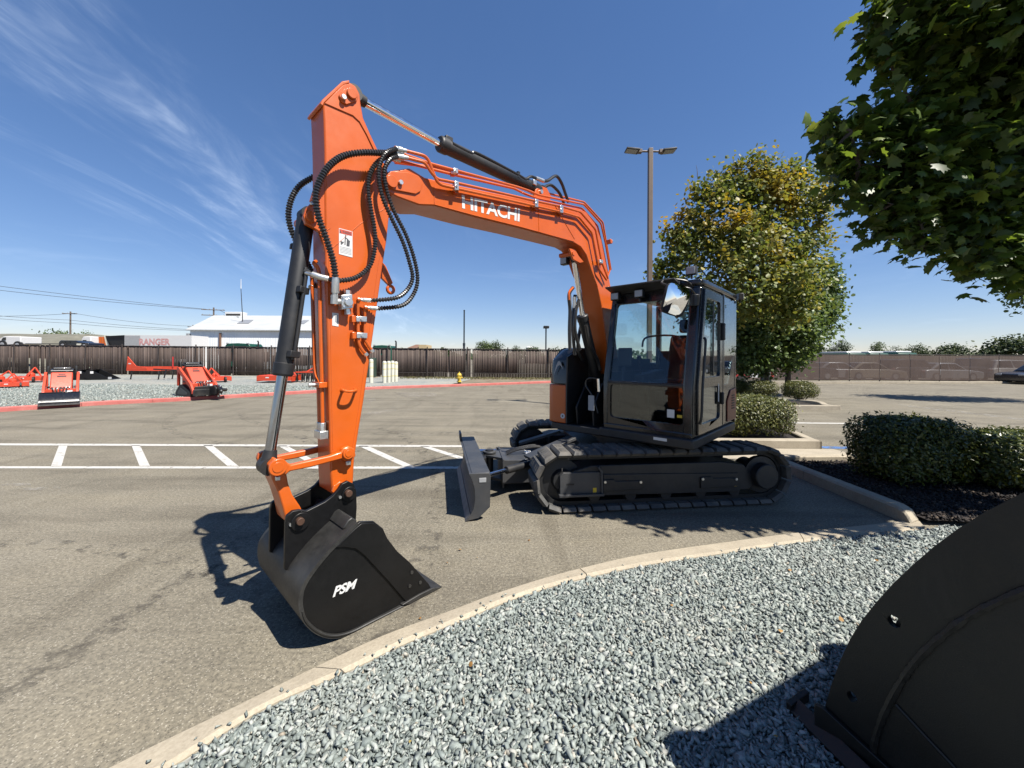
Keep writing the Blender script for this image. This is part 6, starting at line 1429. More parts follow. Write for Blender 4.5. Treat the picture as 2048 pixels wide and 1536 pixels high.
hg = G(917, 771); HY = empty('fire_hydrant', (hg.x, hg.y + .3, .08), 'yellow fire hydrant in the verge behind the red kerb', 'hydrant')
hb = Vector((hg.x, hg.y + .3, .085)); sc = .82
def hl(prof): return [(r * sc, h * sc) for r, h in prof]
b = MB(); b.lathe(hb, hl([(.12, 0), (.12, .12)]), 16); b.build('standpipe', 'black_satin', HY, smooth=True)
b = MB(); b.lathe(hb, hl([(.19, .12), (.19, .16), (.125, .17), (.12, .52), (.15, .54), (.15, .58)]), 18); b.build('barrel', 'hydrant_yellow', HY, smooth=True)
b = MB(); b.lathe(hb, hl([(.175, .58), (.175, .62), (.15, .66), (.11, .72), (.055, .76), (.04, .77), (.04, .84)]), 18); b.build('bonnet', 'hydrant_yellow', HY, smooth=True)
for dx, dy, r in ((-1, 0, .06), (1, 0, .06), (0, -1, .085)):
    d = Vector((dx, dy, 0)); b = MB(); c = hb + UPV * .43 * sc; b.lathe(c, hl([(r, .09), (r, .16), (r * 1.2, .165), (r * 1.2, .21), (r * .4, .22), (r * .4, .25)]), 12, d); b.build('outlet', 'hydrant_yellow', HY, smooth=True)
BOL = [(742.5, 766, 718, 'cream bollard standing alone beside the green cabinet'), (769, 766, 722, 'leftmost cream bollard of the row of four'), (777.5, 765, 722, 'second cream bollard of the row of four'), (785, 764, 721.5, 'third cream bollard of the row of four'), (792, 763.5, 723, 'rightmost cream bollard of the row of four')]
for u, vb, vt, lab in BOL:
    g = G(u, vb, .09); g.y = min(g.y, 27.9); g = Vector((P(u, 740, g.y).x, g.y, .09)); h = P(u, vt, g.y).z - .09
    r = empty('bollard', g, lab, 'bollard', 'cream bollards by the slatted fence')
    b = MB(); b.lathe(g, [(.115, 0), (.115, h - .09), (.10, h - .03), (.05, h)], 16); b.build('post', 'bollard_cream', r, smooth=True)
    for zf in (.28, .62, .86):
        b = MB(); b.lathe(g + UPV * (h * zf), [(.117, 0), (.119, .003), (.119, .03), (.117, .033)], 16); b.build('band', 'bollard_band', r, smooth=True)
g = P(738, 740, 28.0); CB = empty('utility_cabinet', (g.x, 28.0, .09), 'dark green utility cabinet half hidden behind the excavator arm', 'cabinet')
b = MB(); b.abox(g.x - .75, g.x + .45, 27.8, 28.3, .14, 1.55); b.build('housing', 'cabinet_green', CB, bevel=.03)
b = MB(); b.abox(g.x - .85, g.x + .55, 27.7, 28.4, .08, .14); b.build('plinth', 'kerb_pale', CB)
for k in (0, 1):
    b = MB(); b.abox(g.x - .70 + k * .58, g.x - .16 + k * .58, 27.785, 27.799, .22, 1.48); b.build('door', 'cabinet_green', CB, bevel=.006)

# ------------------------------------------------------------------ stand-on track loaders in the yard
def mini_loader(label, loc, rz, tool, size):
    r = empty('track_loader', loc, label, 'loader', 'small orange track loaders', rz); r.scale = (size, size, size * 1.05)
    def bl(name, mb, mat, par=None, bevel=.012, smooth=False): return mb.build(name, mat, par or r, bevel=bevel, local=True, smooth=smooth)
    # local frame: x right, -y forward, z up
    for sx in (-1, 1):
        pr = [(-.62, .06), (-.50, .0), (.62, .0), (.74, .08), (.70, .22), (.35, .50), (.20, .52), (-.55, .26), (-.64, .16)]
        b = MB(); b.prism([(sx * .30, y, z) for y, z in pr], (sx * .20, 0, 0)); tk = bl('track', b, 'rubber_black', bevel=.02)
        for k in range(9):
            b = MB(); b.abox(sx * .40 - .105, sx * .40 + .105, -.55 + k * .14, -.49 + k * .14, -.004, .012); b.build('tread_bar', 'rubber', tk, local=True)
        b = MB(); b.prism([(sx * .33, y, z) for y, z in ((-.35, .10), (.5, .10), (.5, .2), (.25, .38), (-.35, .2))], (sx * .18, 0, 0)); bl('track_guard', b, 'charcoal', bevel=.01)
        # lift arm: upright rear post, long boom falling forward
        b = MB(); b.prism([(sx * .40, y, z) for y, z in ((.50, .45), (.62, .45), (.62, 1.18), (.50, 1.22))], (sx * .09, 0, 0)); bl('arm_tower', b, 'orange_bright')
        b = MB(); b.prism([(sx * .42, y, z) for y, z in ((.60, 1.10), (.58, 1.22), (.45, 1.24), (-.60, .58), (-.82, .30), (-.84, .16), (-.72, .16), (-.66, .32), (-.50, .46))], (sx * .085, 0, 0)); bl('lift_arm', b, 'orange_bright')
        b = MB(); b.tube(catmull([(sx * .40, .48, 1.18), (sx * .40, .52, 1.42), (sx * .40, .60, 1.44), (sx * .40, .66, 1.22)], 5), .035, 8); bl('hand_rail', b, 'rubber_black', bevel=0, smooth=True)
        b = MB(); b.cyl((sx * .37, .30, .62), (sx * .40, -.40, .66), .035, 10); lc = bl('lift_cylinder', b, 'charcoal_dark', bevel=0, smooth=True)
        b = MB(); b.cyl((sx * .40, -.40, .66), (sx * .40, -.58, .60), .018, 8); b.build('rod', 'chrome', lc, local=True, smooth=True)
    b = MB(); b.prism([(-.31, y, z) for y, z in ((.60, .20), (.60, 1.12), (.40, 1.26), (.26, 1.26), (-.36, .62), (-.46, .40), (-.46, .18))], (.62, 0, 0)); hd = bl('hood', b, 'orange_bright', bevel=.03)
    def hp(k): return Vector((0, .26 - .62 * k, 1.26 - .64 * k))
    hn = Vector((0, -.64, .62)).normalized(); hdn = (hp(1) - hp(0)).normalized()
    b = MB(); b.box(hp(.30) + hn * .004, (1, 0, 0), hdn, hn, .26, .075, .012); bl('grille', b, 'rubber_black', hd, .003)
    b = MB(); b.box(hp(.17) + hn * .004, (1, 0, 0), hdn, hn, .20, .055, .008); bl('badge', b, 'black_satin', hd, .003)
    b = MB(); b.prism([(-.33, y, z) for y, z in ((.18, 1.27), (.22, 1.33), (.62, 1.37), (.66, 1.27))], (.66, 0, 0)); bl('control_deck', b, 'black_satin', bevel=.02)
    b = MB(); b.abox(-.26, .26, .40, .62, 1.37, 1.43); bl('control_panel', b, 'black_satin', bevel=.01)
    b = MB(); b.abox(-.24, .24, .36, .40, 1.38, 1.41); bl('reference_bar', b, 'chrome', bevel=.005)
    b = MB(); b.abox(-.45, .45, -.60, -.46, .38, .58); bl('cross_member', b, 'orange_bright')
    b = MB(); b.cyl((0, -.42, .62), (0, -.70, .34), .05, 12); bl('tilt_cylinder', b, 'rubber_black', bevel=0, smooth=True)
    for k, (x0, mat) in enumerate(((-.22, 'white_paint'), (.16, 'white_paint'), (-.10, 'zinc'), (.24, 'zinc'))):
        b = MB(); b.sphere((x0, -.56, .60 + .03 * (k % 2)), .045, .045, .04, 8, 6); bl('coupler', b, mat, bevel=0, smooth=True)
    for k in range(5):
        x0 = -.28 + k * .13; b = MB(); b.tube(catmull([(x0, -.48, .58), (x0 * .8, -.64, .66), (x0 * .6, -.74, .50), (x0 * .7, -.76, .36)], 5), .016, 7); bl('hose', b, 'hose', bevel=0, smooth=True)
    b = MB(); b.box((.22, -.605, .48), (1, 0, 0), (0, 1, 0), (0, 0, 1), .22, .004, .10); bl('label_plate', b, 'white_paint', bevel=0)
    b = MB(); b.abox(-.06, .06, -.78, -.775, .30, .46); bl('label_plate', b, 'white_paint', bevel=0)
    b = MB(); b.abox(-.42, .42, -.86, -.80, .12, .46); bl('quick_attach', b, 'black_satin')
    if tool == 'bucket':
        pr = [(-.86, .46), (-.88, .40), (-.90, .22), (-.98, .10), (-1.32, .02), (-1.33, .0), (-.95, .0), (-.87, .05), (-.855, .20), (-.84, .47)]
        b = MB(); b.prism([(-.56, y, z) for y, z in pr], (1.12, 0, 0)); bk_ = bl('bucket', b, 'black_gloss', bevel=.006)
        for sx in (-.56, .54):
            b = MB(); b.prism([(sx, y, z) for y, z in ((-.86, .46), (-.96, .44), (-1.30, .03), (-1.30, .0), (-.95, .0), (-.86, .06))], (.02, 0, 0)); b.build('bucket_side', 'black_gloss', bk_, local=True)
        b = MB(); b.abox(-.57, .57, -1.36, -1.26, .0, .022); b.build('bucket_lip', 'steel_edge', bk_, local=True)
        b = MB(); b.abox(-.56, .56, -.885, -.85, .455, .485); b.build('bucket_top_rail', 'black_gloss', bk_, local=True, bevel=.006)
    else:
        b = MB(); b.abox(-.50, .50, -.98, -.86, .08, .34); tr_ = bl('auger_mount', b, 'black_satin')
        b = MB(); b.prism([(.05, y, z) for y, z in ((-.95, .10), (-1.45, .14), (-1.50, .40), (-1.30, .52), (-.95, .42))], (.26, 0, 0)); bl('trencher_boom', b, 'black_satin', bevel=.02)
        b = MB(); b.lathe((.10, -1.42, .30), [(.08, 0), (.22, .02), (.22, .16), (.08, .18)], 16, (1, 0, 0)); bl('cutting_wheel', b, 'black_gloss', bevel=0, smooth=True)
        b = MB(); b.cyl((.30, -1.2, .30), (.62, -1.15, .28), .07, 12); bl('drive_motor', b, 'black_satin', bevel=0, smooth=True)
        for k in range(8):
            a_ = k * math.pi / 4; b = MB(); b.box((.18, -1.42 + .24 * math.cos(a_), .30 + .24 * math.sin(a_)), (1, 0, 0), (0, math.cos(a_), math.sin(a_)), (0, -math.sin(a_), math.cos(a_)), .05, .05, .05); bl('tooth', b, 'zinc', bevel=0)
    return r
p = G(116, 812, .1); mini_loader('small orange track loader with a black bucket by the red kerb', (P(116, 740, p.y + .75).x, p.y + .85, .1), math.radians(47), 'bucket', .74)
p = G(398, 797, .1); mini_loader('small orange track loader with a trencher tool, beyond the bucket loader', (P(394, 740, p.y + .8).x, p.y + .8, .1), math.radians(62), 'trencher', .84)

# ------------------------------------------------------------------ implements lined up along the fence
def rotary_cutter(label, loc, rz, w=1.5, mat='orange_bright', group='orange mowers and tillage tools in the yard', size=1.0):
    r = empty('rotary_cutter', loc, label, 'implement', group, rz); r.scale = (size, size, size)
    b = MB(); b.abox(-w / 2, w / 2, -.75, .75, .34, .40); b.build('deck', mat, r, bevel=.01, local=True)
    for s_ in (-1, 1):
        b = MB(); b.prism([(s_ * w / 2, -.78, .08), (s_ * w / 2, .78, .08), (s_ * w / 2, .78, .42), (s_ * w / 2, -.55, .42), (s_ * w / 2, -.78, .30)], (s_ * -.03, 0, 0)); b.build('skirt', mat, r, local=True, bevel=.006)
    b = MB(); b.abox(-w / 2, w / 2, -.78, -.75, .12, .40); b.build('skirt', mat, r, local=True)
    b = MB(); b.bar((-w * .28, .6, .40), (0, .9, 1.0), .06, .06); b.bar((w * .28, .6, .40), (0, .9, 1.0), .06, .06); b.bar((0, .9, 1.0), (0, -.7, .44), .05, .05); b.build('hitch_frame', mat, r, local=True)
    b = MB(); b.lathe((0, 0, .40), [(.2, 0), (.2, .15), (.1, .25), (.1, .3)], 12); b.build('gearbox', mat, r, local=True, smooth=True)
    b = MB(); b.lathe((w * .2, -.95, .2), [(.06, 0), (.2, .01), (.2, .1), (.06, .11)], 14, (1, 0, 0)); b.bar((w * .24, -.95, .2), (w * .24, -.72, .4), .04, .04); b.build('tail_wheel', 'rubber_black', r, local=True, smooth=True)
    b = MB(); b.box((-w * .2, -.783, .3), (1, 0, 0), (0, 1, 0), (0, 0, 1), .18, .004, .06); b.build('label_plate', 'white_paint', r, local=True)
    return r
def G1(u, v): return G(u, v, .1)
def pl_(u, v): p = G1(u, v); return (p.x, p.y, .1)
rotary_cutter('low orange mower deck nearest the bucket loader at the left edge', pl_(26, 775), .9, 1.5, size=.62)
rotary_cutter('orange mower deck directly behind the one at the left edge', (pl_(2, 768)[0], pl_(2, 768)[1], .1), .5, 1.6, size=.66)
rotary_cutter('orange mower half hidden left of the bucket loader', pl_(62, 764), .7, 1.2, size=.8)
rotary_cutter('orange mower deck peeking out right of the trencher loader', pl_(430, 764), .9, 1.6, size=.8)
rotary_cutter('orange mower deck with upright hitch seen behind the bucket cylinder', pl_(562, 764), .1, 1.9)
# rear blades on stands
def rear_blade(label, loc, rz, fin):
    r = empty('rear_blade', loc, label, 'implement', 'orange mowers and tillage tools in the yard', rz)
    b = MB(); b.prism([(-1.3, 0, .55), (-1.3, .05, .55), (-1.3, .09, .80), (-1.3, .04, .82)], (2.2, 0, 0)); b.build('blade_beam', 'orange_bright', r, local=True)
    if fin:
        b = MB(); b.prism([(-1.3, 0, .60), (-1.22, 0, 1.45), (-.7, 0, .85), (.0, 0, .76), (0, 0, .62)], (0, .05, 0)); b.build('tail_fin', 'orange_bright', r, local=True, bevel=.006)
        b = MB(); b.box((-1.08, -.004, 1.0), (1, 0, 0), (0, 1, 0), (0, 0, 1), .16, .004, .06); b.build('label_plate', 'white_paint', r, local=True)
    else:
        b = MB(); b.cyl((0, .02, .75), (0, .02, 1.45), .04, 8); b.build('mast', 'red_paint', r, local=True)
    for x0 in ((-1.0, .75) if fin else (.0, .7)):
        b = MB(); b.bar((x0 - .04, .02, 0), (x0 + .05, .02, .56), .05, .05); b.build('stand', 'rubber_black', r, local=True)
    b = MB(); b.bar((.4, .03, .66), (1.9, .03, .60), .05, .07); b.bar((1.2, .03, .64), (1.2, -.12, .10), .05, .05); b.build('draw_bar', 'black_satin', r, local=True)
    return r
p = pl_(284, 759); rear_blade('orange rear blade with tall triangular fin beside the fence', (p[0] + .3, min(p[1], 27.5), .1), 0, True)
p = pl_(345, 758); rear_blade('orange rear blade with slim upright mast left of the trencher loader', (p[0], min(p[1], 27.3), .1), 0, False)
# disc harrow
p = pl_(640, 764); DH = empty('disc_harrow', (p[0] - .2, p[1], .1), 'orange disc harrow with black discs left of the excavator arm', 'implement', 'orange mowers and tillage tools in the yard')
b = MB(); b.abox(-1.1, 1.3, -.3, -.22, .55, .63); b.abox(-1.1, 1.3, .45, .53, .55, .63); b.bar((-.5, -.26, .6), (.1, .1, 1.05), .06, .06); b.bar((.8, -.26, .6), (.1, .1, 1.05), .06, .06); b.bar((.1, .1, 1.05), (.1, .5, .6), .05, .05); b.abox(.05, .13, -.3, .5, .58, .66); b.build('frame', 'orange_bright', DH, local=True)
for row in (-.26, .49):
    for k in range(9):
        b = MB(); b.lathe((-1.05 + k * .28, row - .03, .26), [(.03, 0), (.26, .05), (.255, .06), (.03, .03)], 14, (.95, .3, 0)); b.build('disc', 'rubber_black', DH, local=True, smooth=True)
# black buckets in a row
for k, u in enumerate((163, 187, 210)):
    p = pl_(u, 758.5); lab = ('leftmost', 'middle', 'rightmost')[k] + ' of the three black buckets set out along the fence'
    r = empty('spare_bucket', (p[0], min(p[1], 27.6), .1), lab, 'bucket', 'spare black buckets by the fence', .5)
    b = MB(); pr = [(.55, .03), (.45, 0), (-.35, 0), (-.62, .10), (-.70, .30), (-.62, .55), (-.45, .62), (-.50, .53), (-.62, .28), (-.52, .10), (-.3, .05), (.45, .04)]
    b.prism([(x, -.7, z) for x, z in pr], (0, 1.4, 0)); b.build('shell', 'bucket_black', r, local=True, bevel=.01)
    for yy in (-.72, .68):
        b = MB(); b.prism([(x, yy, z) for x, z in ((.55, .0), (-.35, .0), (-.62, .1), (-.68, .3), (-.6, .6), (-.4, .6))], (0, .04, 0)); b.build('side_plate', 'bucket_black', r, local=True)
    b = MB(); b.box((-.35, -.727, .46), (1, 0, 0), (0, 1, 0), (0, 0, 1), .14, .006, .14); b.build('label_plate', 'white_paint', r, local=True)
    b = MB(); b.box((.45, -.727, .10), (1, 0, 0), (0, 1, 0), (0, 0, 1), .16, .006, .14); b.build('tip_label', 'label_grey', r, local=True)

# racked red equipment and bin seen past the cab
g = G(1513, 767); RK = empty('red_trailer', (g.x, 26.2, 0), 'low red and white trailer glimpsed beyond the cab under the trees', 'trailer')
b = MB(); b.abox(-1.6, 1.2, -.5, .5, .45, .55); b.bar((-1.6, -.5, .55), (-1.2, -.5, 1.0), .06, .06); b.bar((1.1, -.5, .55), (.9, -.5, 1.1), .06, .06); b.bar((-1.2, -.5, 1.0), (.1, -.5, .8), .04, .04); b.bar((.1, -.5, .8), (.9, -.5, 1.1), .04, .04); b.build('frame', 'red_paint', RK, local=True)
b = MB(); b.abox(-.4, .2, -.55, -.5, .4, .7); b.abox(.5, .9, -.56, -.5, .35, .8); b.build('panel', 'white_paint', RK, local=True)
for x0 in (-1.0, .6):
    b = MB(); b.lathe((x0, -.62, .3), [(.1, 0), (.3, .01), (.3, .14), (.1, .15)], 16, (0, 1, 0)); b.build('wheel', 'rubber_black', RK, local=True)
g = P(1532, 755, 25.6); TB = empty('litter_bin', (g.x, 25.6, 0), 'grey cylindrical bin standing beside the red trailer', 'bin')
b = MB(); b.lathe((g.x, 25.6, 0), [(.26, 0), (.28, .85), (.28, .86)], 16); b.build('drum', 'charcoal', TB, smooth=True)
b = MB(); b.lathe((g.x, 25.6, .86), [(.30, 0), (.30, .05), (.2, .09)], 16); b.build('lid', 'label_grey', TB, smooth=True)

# ------------------------------------------------------------------ beyond the slatted fence, left
bt = 62.0
def bx_(u): return P(u, 700, bt).x
e0, e1 = P(-500, 669, bt), P(235, 674, bt)
b = MB(); v = []; f = []; n_ = 40
for i in range(n_ + 1):
    k = i / n_; u = -600 + 860 * k; zt = P(u, 668 + k * 4, 70).z * (1 - max(0, (k - .93) / .07)) + .3
    zt += .12 * mnoise.noise(Vector((i * .5, 0, 0)))
    for y, z in ((52, 0), (58, zt * .55 + .2 * mnoise.noise(Vector((i * .4, 4, 0)))), (66, zt * .93), (70, zt), (95, zt * .9)): v.append((P(u, 700, 70).x * (y / 70) ** .3, y, z))
for i in range(n_):
    for k in range(4): f.append((i * 5 + k, i * 5 + 5 + k, i * 5 + 6 + k, i * 5 + k + 1))
o = b.add(v, f).build('embankment', 'berm', smooth=True); tag(o, kind='structure')

WH = empty('warehouse', (-30, 52, 0), 'white corrugated warehouse with a gabled roof behind the fence', 'building')
wt = 50.0; xl = P(380, 700, wt).x; xr = P(634, 700, wt).x; ze = P(380, 661, wt).z; dp = 13.0
rid = P(428, 632, wt + dp); xr_l = rid.x; zr = rid.z
b = MB(); b.abox(xl, xr, wt, wt + .25, 0, ze); b.build('wall', 'sheet_white', WH)
b = MB(); b.prism([(xl, wt + .25, 0), (xl, wt + 2 * dp, 0), (xl, wt + 2 * dp, ze), (xl, wt + dp, zr - .2), (xl, wt + .25, ze)], (.2, 0, 0)); b.build('wall', 'sheet_white', WH)
b = MB(); b.prism([(xr - .2, wt + .25, 0), (xr - .2, wt + dp + 2, 0), (xr - .2, wt + dp + 2, ze), (xr - .2, wt + dp, zr - .2), (xr - .2, wt + .25, ze)], (.2, 0, 0)); b.build('wall', 'sheet_white', WH)
b = MB(); b.add([(xr_l, wt + dp, zr), (xr + .3, wt + dp, zr), (xr + .3, wt + dp + 2.3, ze), (xl - .3, wt + 2 * dp + .3, ze)], [(0, 1, 2, 3)]); b.build('roof', 'sheet_roof', WH)
b = MB(); b.add([(xl - .3, wt - .35, ze), (xr + .3, wt - .35, ze), (xr + .3, wt + dp, zr), (xr_l, wt + dp, zr), (xl - .3, wt - .35, ze + .12), (xr + .3, wt - .35, ze + .12), (xr + .3, wt + dp, zr + .12), (xr_l, wt + dp, zr + .12)], [(0, 1, 2, 3), (4, 5, 6, 7), (0, 1, 5, 4), (1, 2, 6, 5), (2, 3, 7, 6), (3, 0, 4, 7)]); rf = b.build('roof', 'sheet_roof', WH)
b = MB(); b.add([(xl - .3, wt - .35, ze), (xl - .3, wt + 2 * dp, ze), (xr_l, wt + dp, zr)], [(0, 1, 2)]); b.build('hip', 'sheet_roof', WH)
b = MB(); vx0, vx1 = P(456, 632, wt + dp).x, P(489, 632, wt + dp).x; b.abox(vx0, vx1, wt + dp - .7, wt + dp + .7, zr - .1, zr + .62); b.build('ridge_vent', 'white_paint', WH, bevel=.05)
b = MB(); b.abox(vx0 + .2, vx1 - .2, wt + dp - .72, wt + dp - .71, zr + .02, zr + .3); b.build('vent_louvre', 'dark_inside', WH)
rn = Vector((0, dp + .35, zr - ze)).normalized(); ru = Vector((1, 0, 0)); rnn = ru.cross(rn)
for u0, u1 in ((478, 505), (598, 616)):
    k0, k1 = .36, .62
    def rp(u, k):
        y = wt - .35 + (dp + .35) * k; return Vector((P(u, 650, y).x, y, ze + .12 + (zr - ze) * k)) + rnn * .03
    b = MB(); sh = 12; b.prism([rp(u0 - 4, k0), rp(u1 - 8, k0), rp(u1 + 2, k1), rp(u0 + 8, k1)], rnn * .03); b.build('skylight', 'skylight', WH)
b = MB(); fx = P(440, 690, wt).x; b.abox(fx, fx + .2, wt - .2, wt - .02, ze - 2.6, ze - .3); b.build('flue', 'roof_brown', WH)
b = MB(); b.abox(xl - .25, xl + .05, wt - .32, wt - .02, ze - 1.2, ze - .4); b.build('lamp', 'label_grey', WH)
p = P(485, 633, 56); AN = empty('antenna_mast', (p.x, 56, 0), 'thin antenna mast rising above the warehouse roof', 'antenna'); pt = P(482, 558, 56)
b = MB(); b.tube([(p.x, 56, 0), (p.x, 56, p.z), (pt.x, 56, pt.z - 1.4)], [.07, .06, .04], 8); b.build('mast', 'wire', AN)
b = MB(); b.tube([(pt.x, 56, pt.z - 1.4), (pt.x, 56, pt.z)], [.06, .03], 6); b.build('whip', 'white_paint', AN)

# trailer with open end and lettering, trucks on the road along the embankment
tt = 44.0; x0 = P(249, 690, tt).x; x1 = P(383, 690, tt).x; zt = P(300, 670.5, tt).z
TRL = empty('box_trailer', ((x0 + x1) / 2, tt, 0), 'long white box trailer lettered in faded red with its end open', 'trailer')
b = MB(); b.abox(x0, x1, tt, tt + .06, .95, zt); b.abox(x0, x1, tt + 2.4, tt + 2.46, .95, zt); b.abox(x0, x1, tt + .06, tt + 2.4, zt - .06, zt); b.abox(x1 - .06, x1, tt + .06, tt + 2.4, .95, zt - .06); b.abox(x0, x1, tt + .06, tt + 2.4, .95, 1.05); bdy = b.build('box_body', 'truck_white', TRL)
b = MB(); b.abox(x0 + .02, x0 + 1.8, tt - .006, tt - .001, .97, zt - .05); b.build('end_panel', 'label_grey', TRL)
xo = P(213, 690, tt + 2).x; b = MB(); b.prism([(x0 - .01, tt, .95), (x0 - .01, tt, zt), (xo - .6, tt + 2.4, zt), (xo + .6, tt + 2.4, .95)], (0, .06, 0)); b.build('dark_end_sheet', 'dark_inside', TRL)  # solid dark sheet across the opening, painted as the shaded inside
b = MB(); b.prism([(xo - .70, tt + 2.35, zt + .05), (xo - .60, tt + 2.35, zt + .05), (xo + 1.0, tt + 2.3, .95), (xo + .1, tt + 2.3, .95)], (0, .06, 0)); b.build('door_leaf', 'bollard_cream', TRL)
for k in range(2):
    b = MB(); b.lathe((x1 - 1.5 - k * 1.2, tt + .02, .5), [(.2, 0), (.5, .02), (.5, .25), (.2, .27)], 16, (0, 1, 0)); b.build('wheel', 'rubber_black', TRL)
q = lambda u, v: Vector((P(u, v, tt).x, tt - .012, P(u, v, tt).z))
put_text('RANGER', q(278.5, 677), q(278.5, 690.5), q(340.5, 690.5), 'faded_red', TRL, bold=.04)
def rig(label, u0, u1, v0, v1, t, parts, name, cat='truck'):
    g = P((u0 + u1) / 2, 700, t); r = empty(name, (g.x, t, 0), label, cat)
    return r
def PX(u, v, t): p = P(u, v, t); return p.x, p.z
def boxpx(u0, u1, v0, v1, t, dep): 
    a, zt_ = PX(u0, v0, t); c, zb_ = PX(u1, v1, t); return MB().abox(a, c, t, t + dep, zb_, zt_)
def wheel_at(r, u, v, t, rad=.5):
    x_, z_ = PX(u, v, t); MB().lathe((x_, t - .02, z_), [(rad * .35, 0), (rad, .02), (rad, .3), (rad * .35, .32)], 16, (0, 1, 0)).build('wheel', 'rubber_black', r)
    MB().lathe((x_, t - .03, z_), [(rad * .1, 0), (rad * .5, .002), (rad * .55, .02)], 12, (0, 1, 0)).build('rim', 'car_silver', r)
r = empty('semi_truck', (P(20, 700, 50).x, 50, 0), 'white truck at the left edge in front of the embankment', 'truck')
MB().prism([(*[(PX(u, v, 50))[0]], 50, PX(u, v, 50)[1]) for u, v in ((-8, 690), (-8, 680), (2, 676), (6, 673), (14, 672.5), (41, 673), (41, 688), (14, 690))], (0, 2.3, 0)).build('body', 'truck_white', r, bevel=.08)
MB().prism([(PX(u, v, 49.98)[0], 49.98, PX(u, v, 49.98)[1]) for u, v in ((3, 680), (6, 675), (12, 674.5), (12, 680))], (0, -.02, 0)).build('side_window', 'car_glass', r)
boxpx(-60, -6, 678, 690, 50, 2.2).build('bonnet', 'truck_dark', r, bevel=.1)
wheel_at(r, 4, 689, 49.9, .55); wheel_at(r, 34, 690, 49.9, .5); wheel_at(r, -40, 690, 49.9, .55)
boxpx(40, 120, 686.5, 688.5, 50.5, .3).build('flat_bed', 'truck_dark', r)
r = empty('pickup_truck', (P(148, 700, 47).x, 47, 0), 'black pickup parked on the bank in front of the white truck', 'truck')
MB().prism([(PX(u, v, 47)[0], 47, PX(u, v, 47)[1]) for u, v in ((117, 691), (117, 684), (121, 680.5), (150, 681), (156, 684), (176, 686), (178, 692))], (0, 1.9, 0)).build('body', 'truck_dark', r, bevel=.06)
for u in (127, 137): MB().prism([(PX(uu, v, 46.99)[0], 46.99, PX(uu, v, 46.99)[1]) for uu, v in ((u - 4, 686), (u - 4, 682.5), (u + 4, 682.5), (u + 4, 686))], (0, -.01, 0)).build('side_window', 'car_glass', r)
wheel_at(r, 125, 691, 46.9, .4); wheel_at(r, 168, 692, 46.9, .4)
boxpx(153, 162, 687, 690.5, 46.95, .03).build('license_panel', 'bollard_cream', r)
r = empty('semi_truck', (P(172, 700, 52).x, 52, 0), 'white highway truck cab beside an orange container', 'truck')
MB().prism([(PX(u, v, 52)[0], 52, PX(u, v, 52)[1]) for u, v in ((161, 692), (161, 686), (164, 676), (167, 673), (181, 672.5), (182, 692))], (0, 2.3, 0)).build('cab', 'truck_white', r, bevel=.08)
MB().prism([(PX(u, v, 51.98)[0], 51.98, PX(u, v, 51.98)[1]) for u, v in ((164, 683), (166, 680), (173, 680), (173, 684))], (0, -.02, 0)).build('side_window', 'car_glass', r)
wheel_at(r, 168, 692, 51.9, .5); wheel_at(r, 179, 692, 51.9, .5)
r = empty('container', (P(197, 700, 53).x, 53, 0), 'weathered orange container between white truck and box trailer', 'container')
boxpx(181, 212, 673.5, 690.5, 53, 2.4).build('box', 'truck_orange', r, bevel=.03)
for k in range(6):
    u = 183 + k * 5.2; boxpx(u, u + 1.2, 674.5, 690, 52.94, .06).build('rib', 'truck_orange', r)
boxpx(181, 212, 690.5, 692, 53.1, 2.0).build('base_rail', 'truck_dark', r)
for (u0, u1, v0, t, us, lab) in ((450, 500, 686, 36, 505.5, 'green truck cab over the fence in front of the warehouse'), (744, 783, 690, 36, 787, 'green truck cab over the fence right of the excavator arm')):
    xa, za = PX(u0, v0, t); xb, zb = PX(u1, v0, t); r = empty('green_truck', ((xa + xb) / 2, t, 0), lab, 'truck', 'green truck cabs behind the slatted fence')
    b = MB(); b.prism([(xa, t, .6), (xb, t, .6), (xb, t, za - .25), (xb - .15, t, za - .05), ((xa + xb) / 2, t, za), (xa + .15, t, za - .05), (xa, t, za - .25)], (0, 1.9, 0)); b.build('cab', 'truck_green', r, bevel=.06)
    b = MB(); b.abox(xa + .35, xb - .35, t - .02, t - .003, za - .75, za - .28); b.build('windscreen', 'car_glass', r)
    for xx in (xa + .12, xb - .3): b = MB(); b.abox(xx, xx + .18, t - .05, t + .1, za - .07, za + .03); b.build('roof_lamp', 'lens', r)
    for xx in (xa + .25, xb - .25): b = MB(); b.lathe((xx, t + .3, .5), [(.2, 0), (.5, .02), (.5, .25), (.2, .27)], 14, (1, 0, 0)); b.build('wheel', 'rubber_black', r)
    xs_, zs_ = PX(us, 683, t); b = MB(); b.cyl((xs_, t + .8, .8), (xs_, t + .8, zs_ - .15), .075, 10); b.tube([(xs_, t + .8, zs_ - .15), (xs_, t + .8, zs_), (xs_ - .08, t + .8, zs_ + .1)], .07, 10); b.build('exhaust_stack', 'black_satin', r, smooth=True)

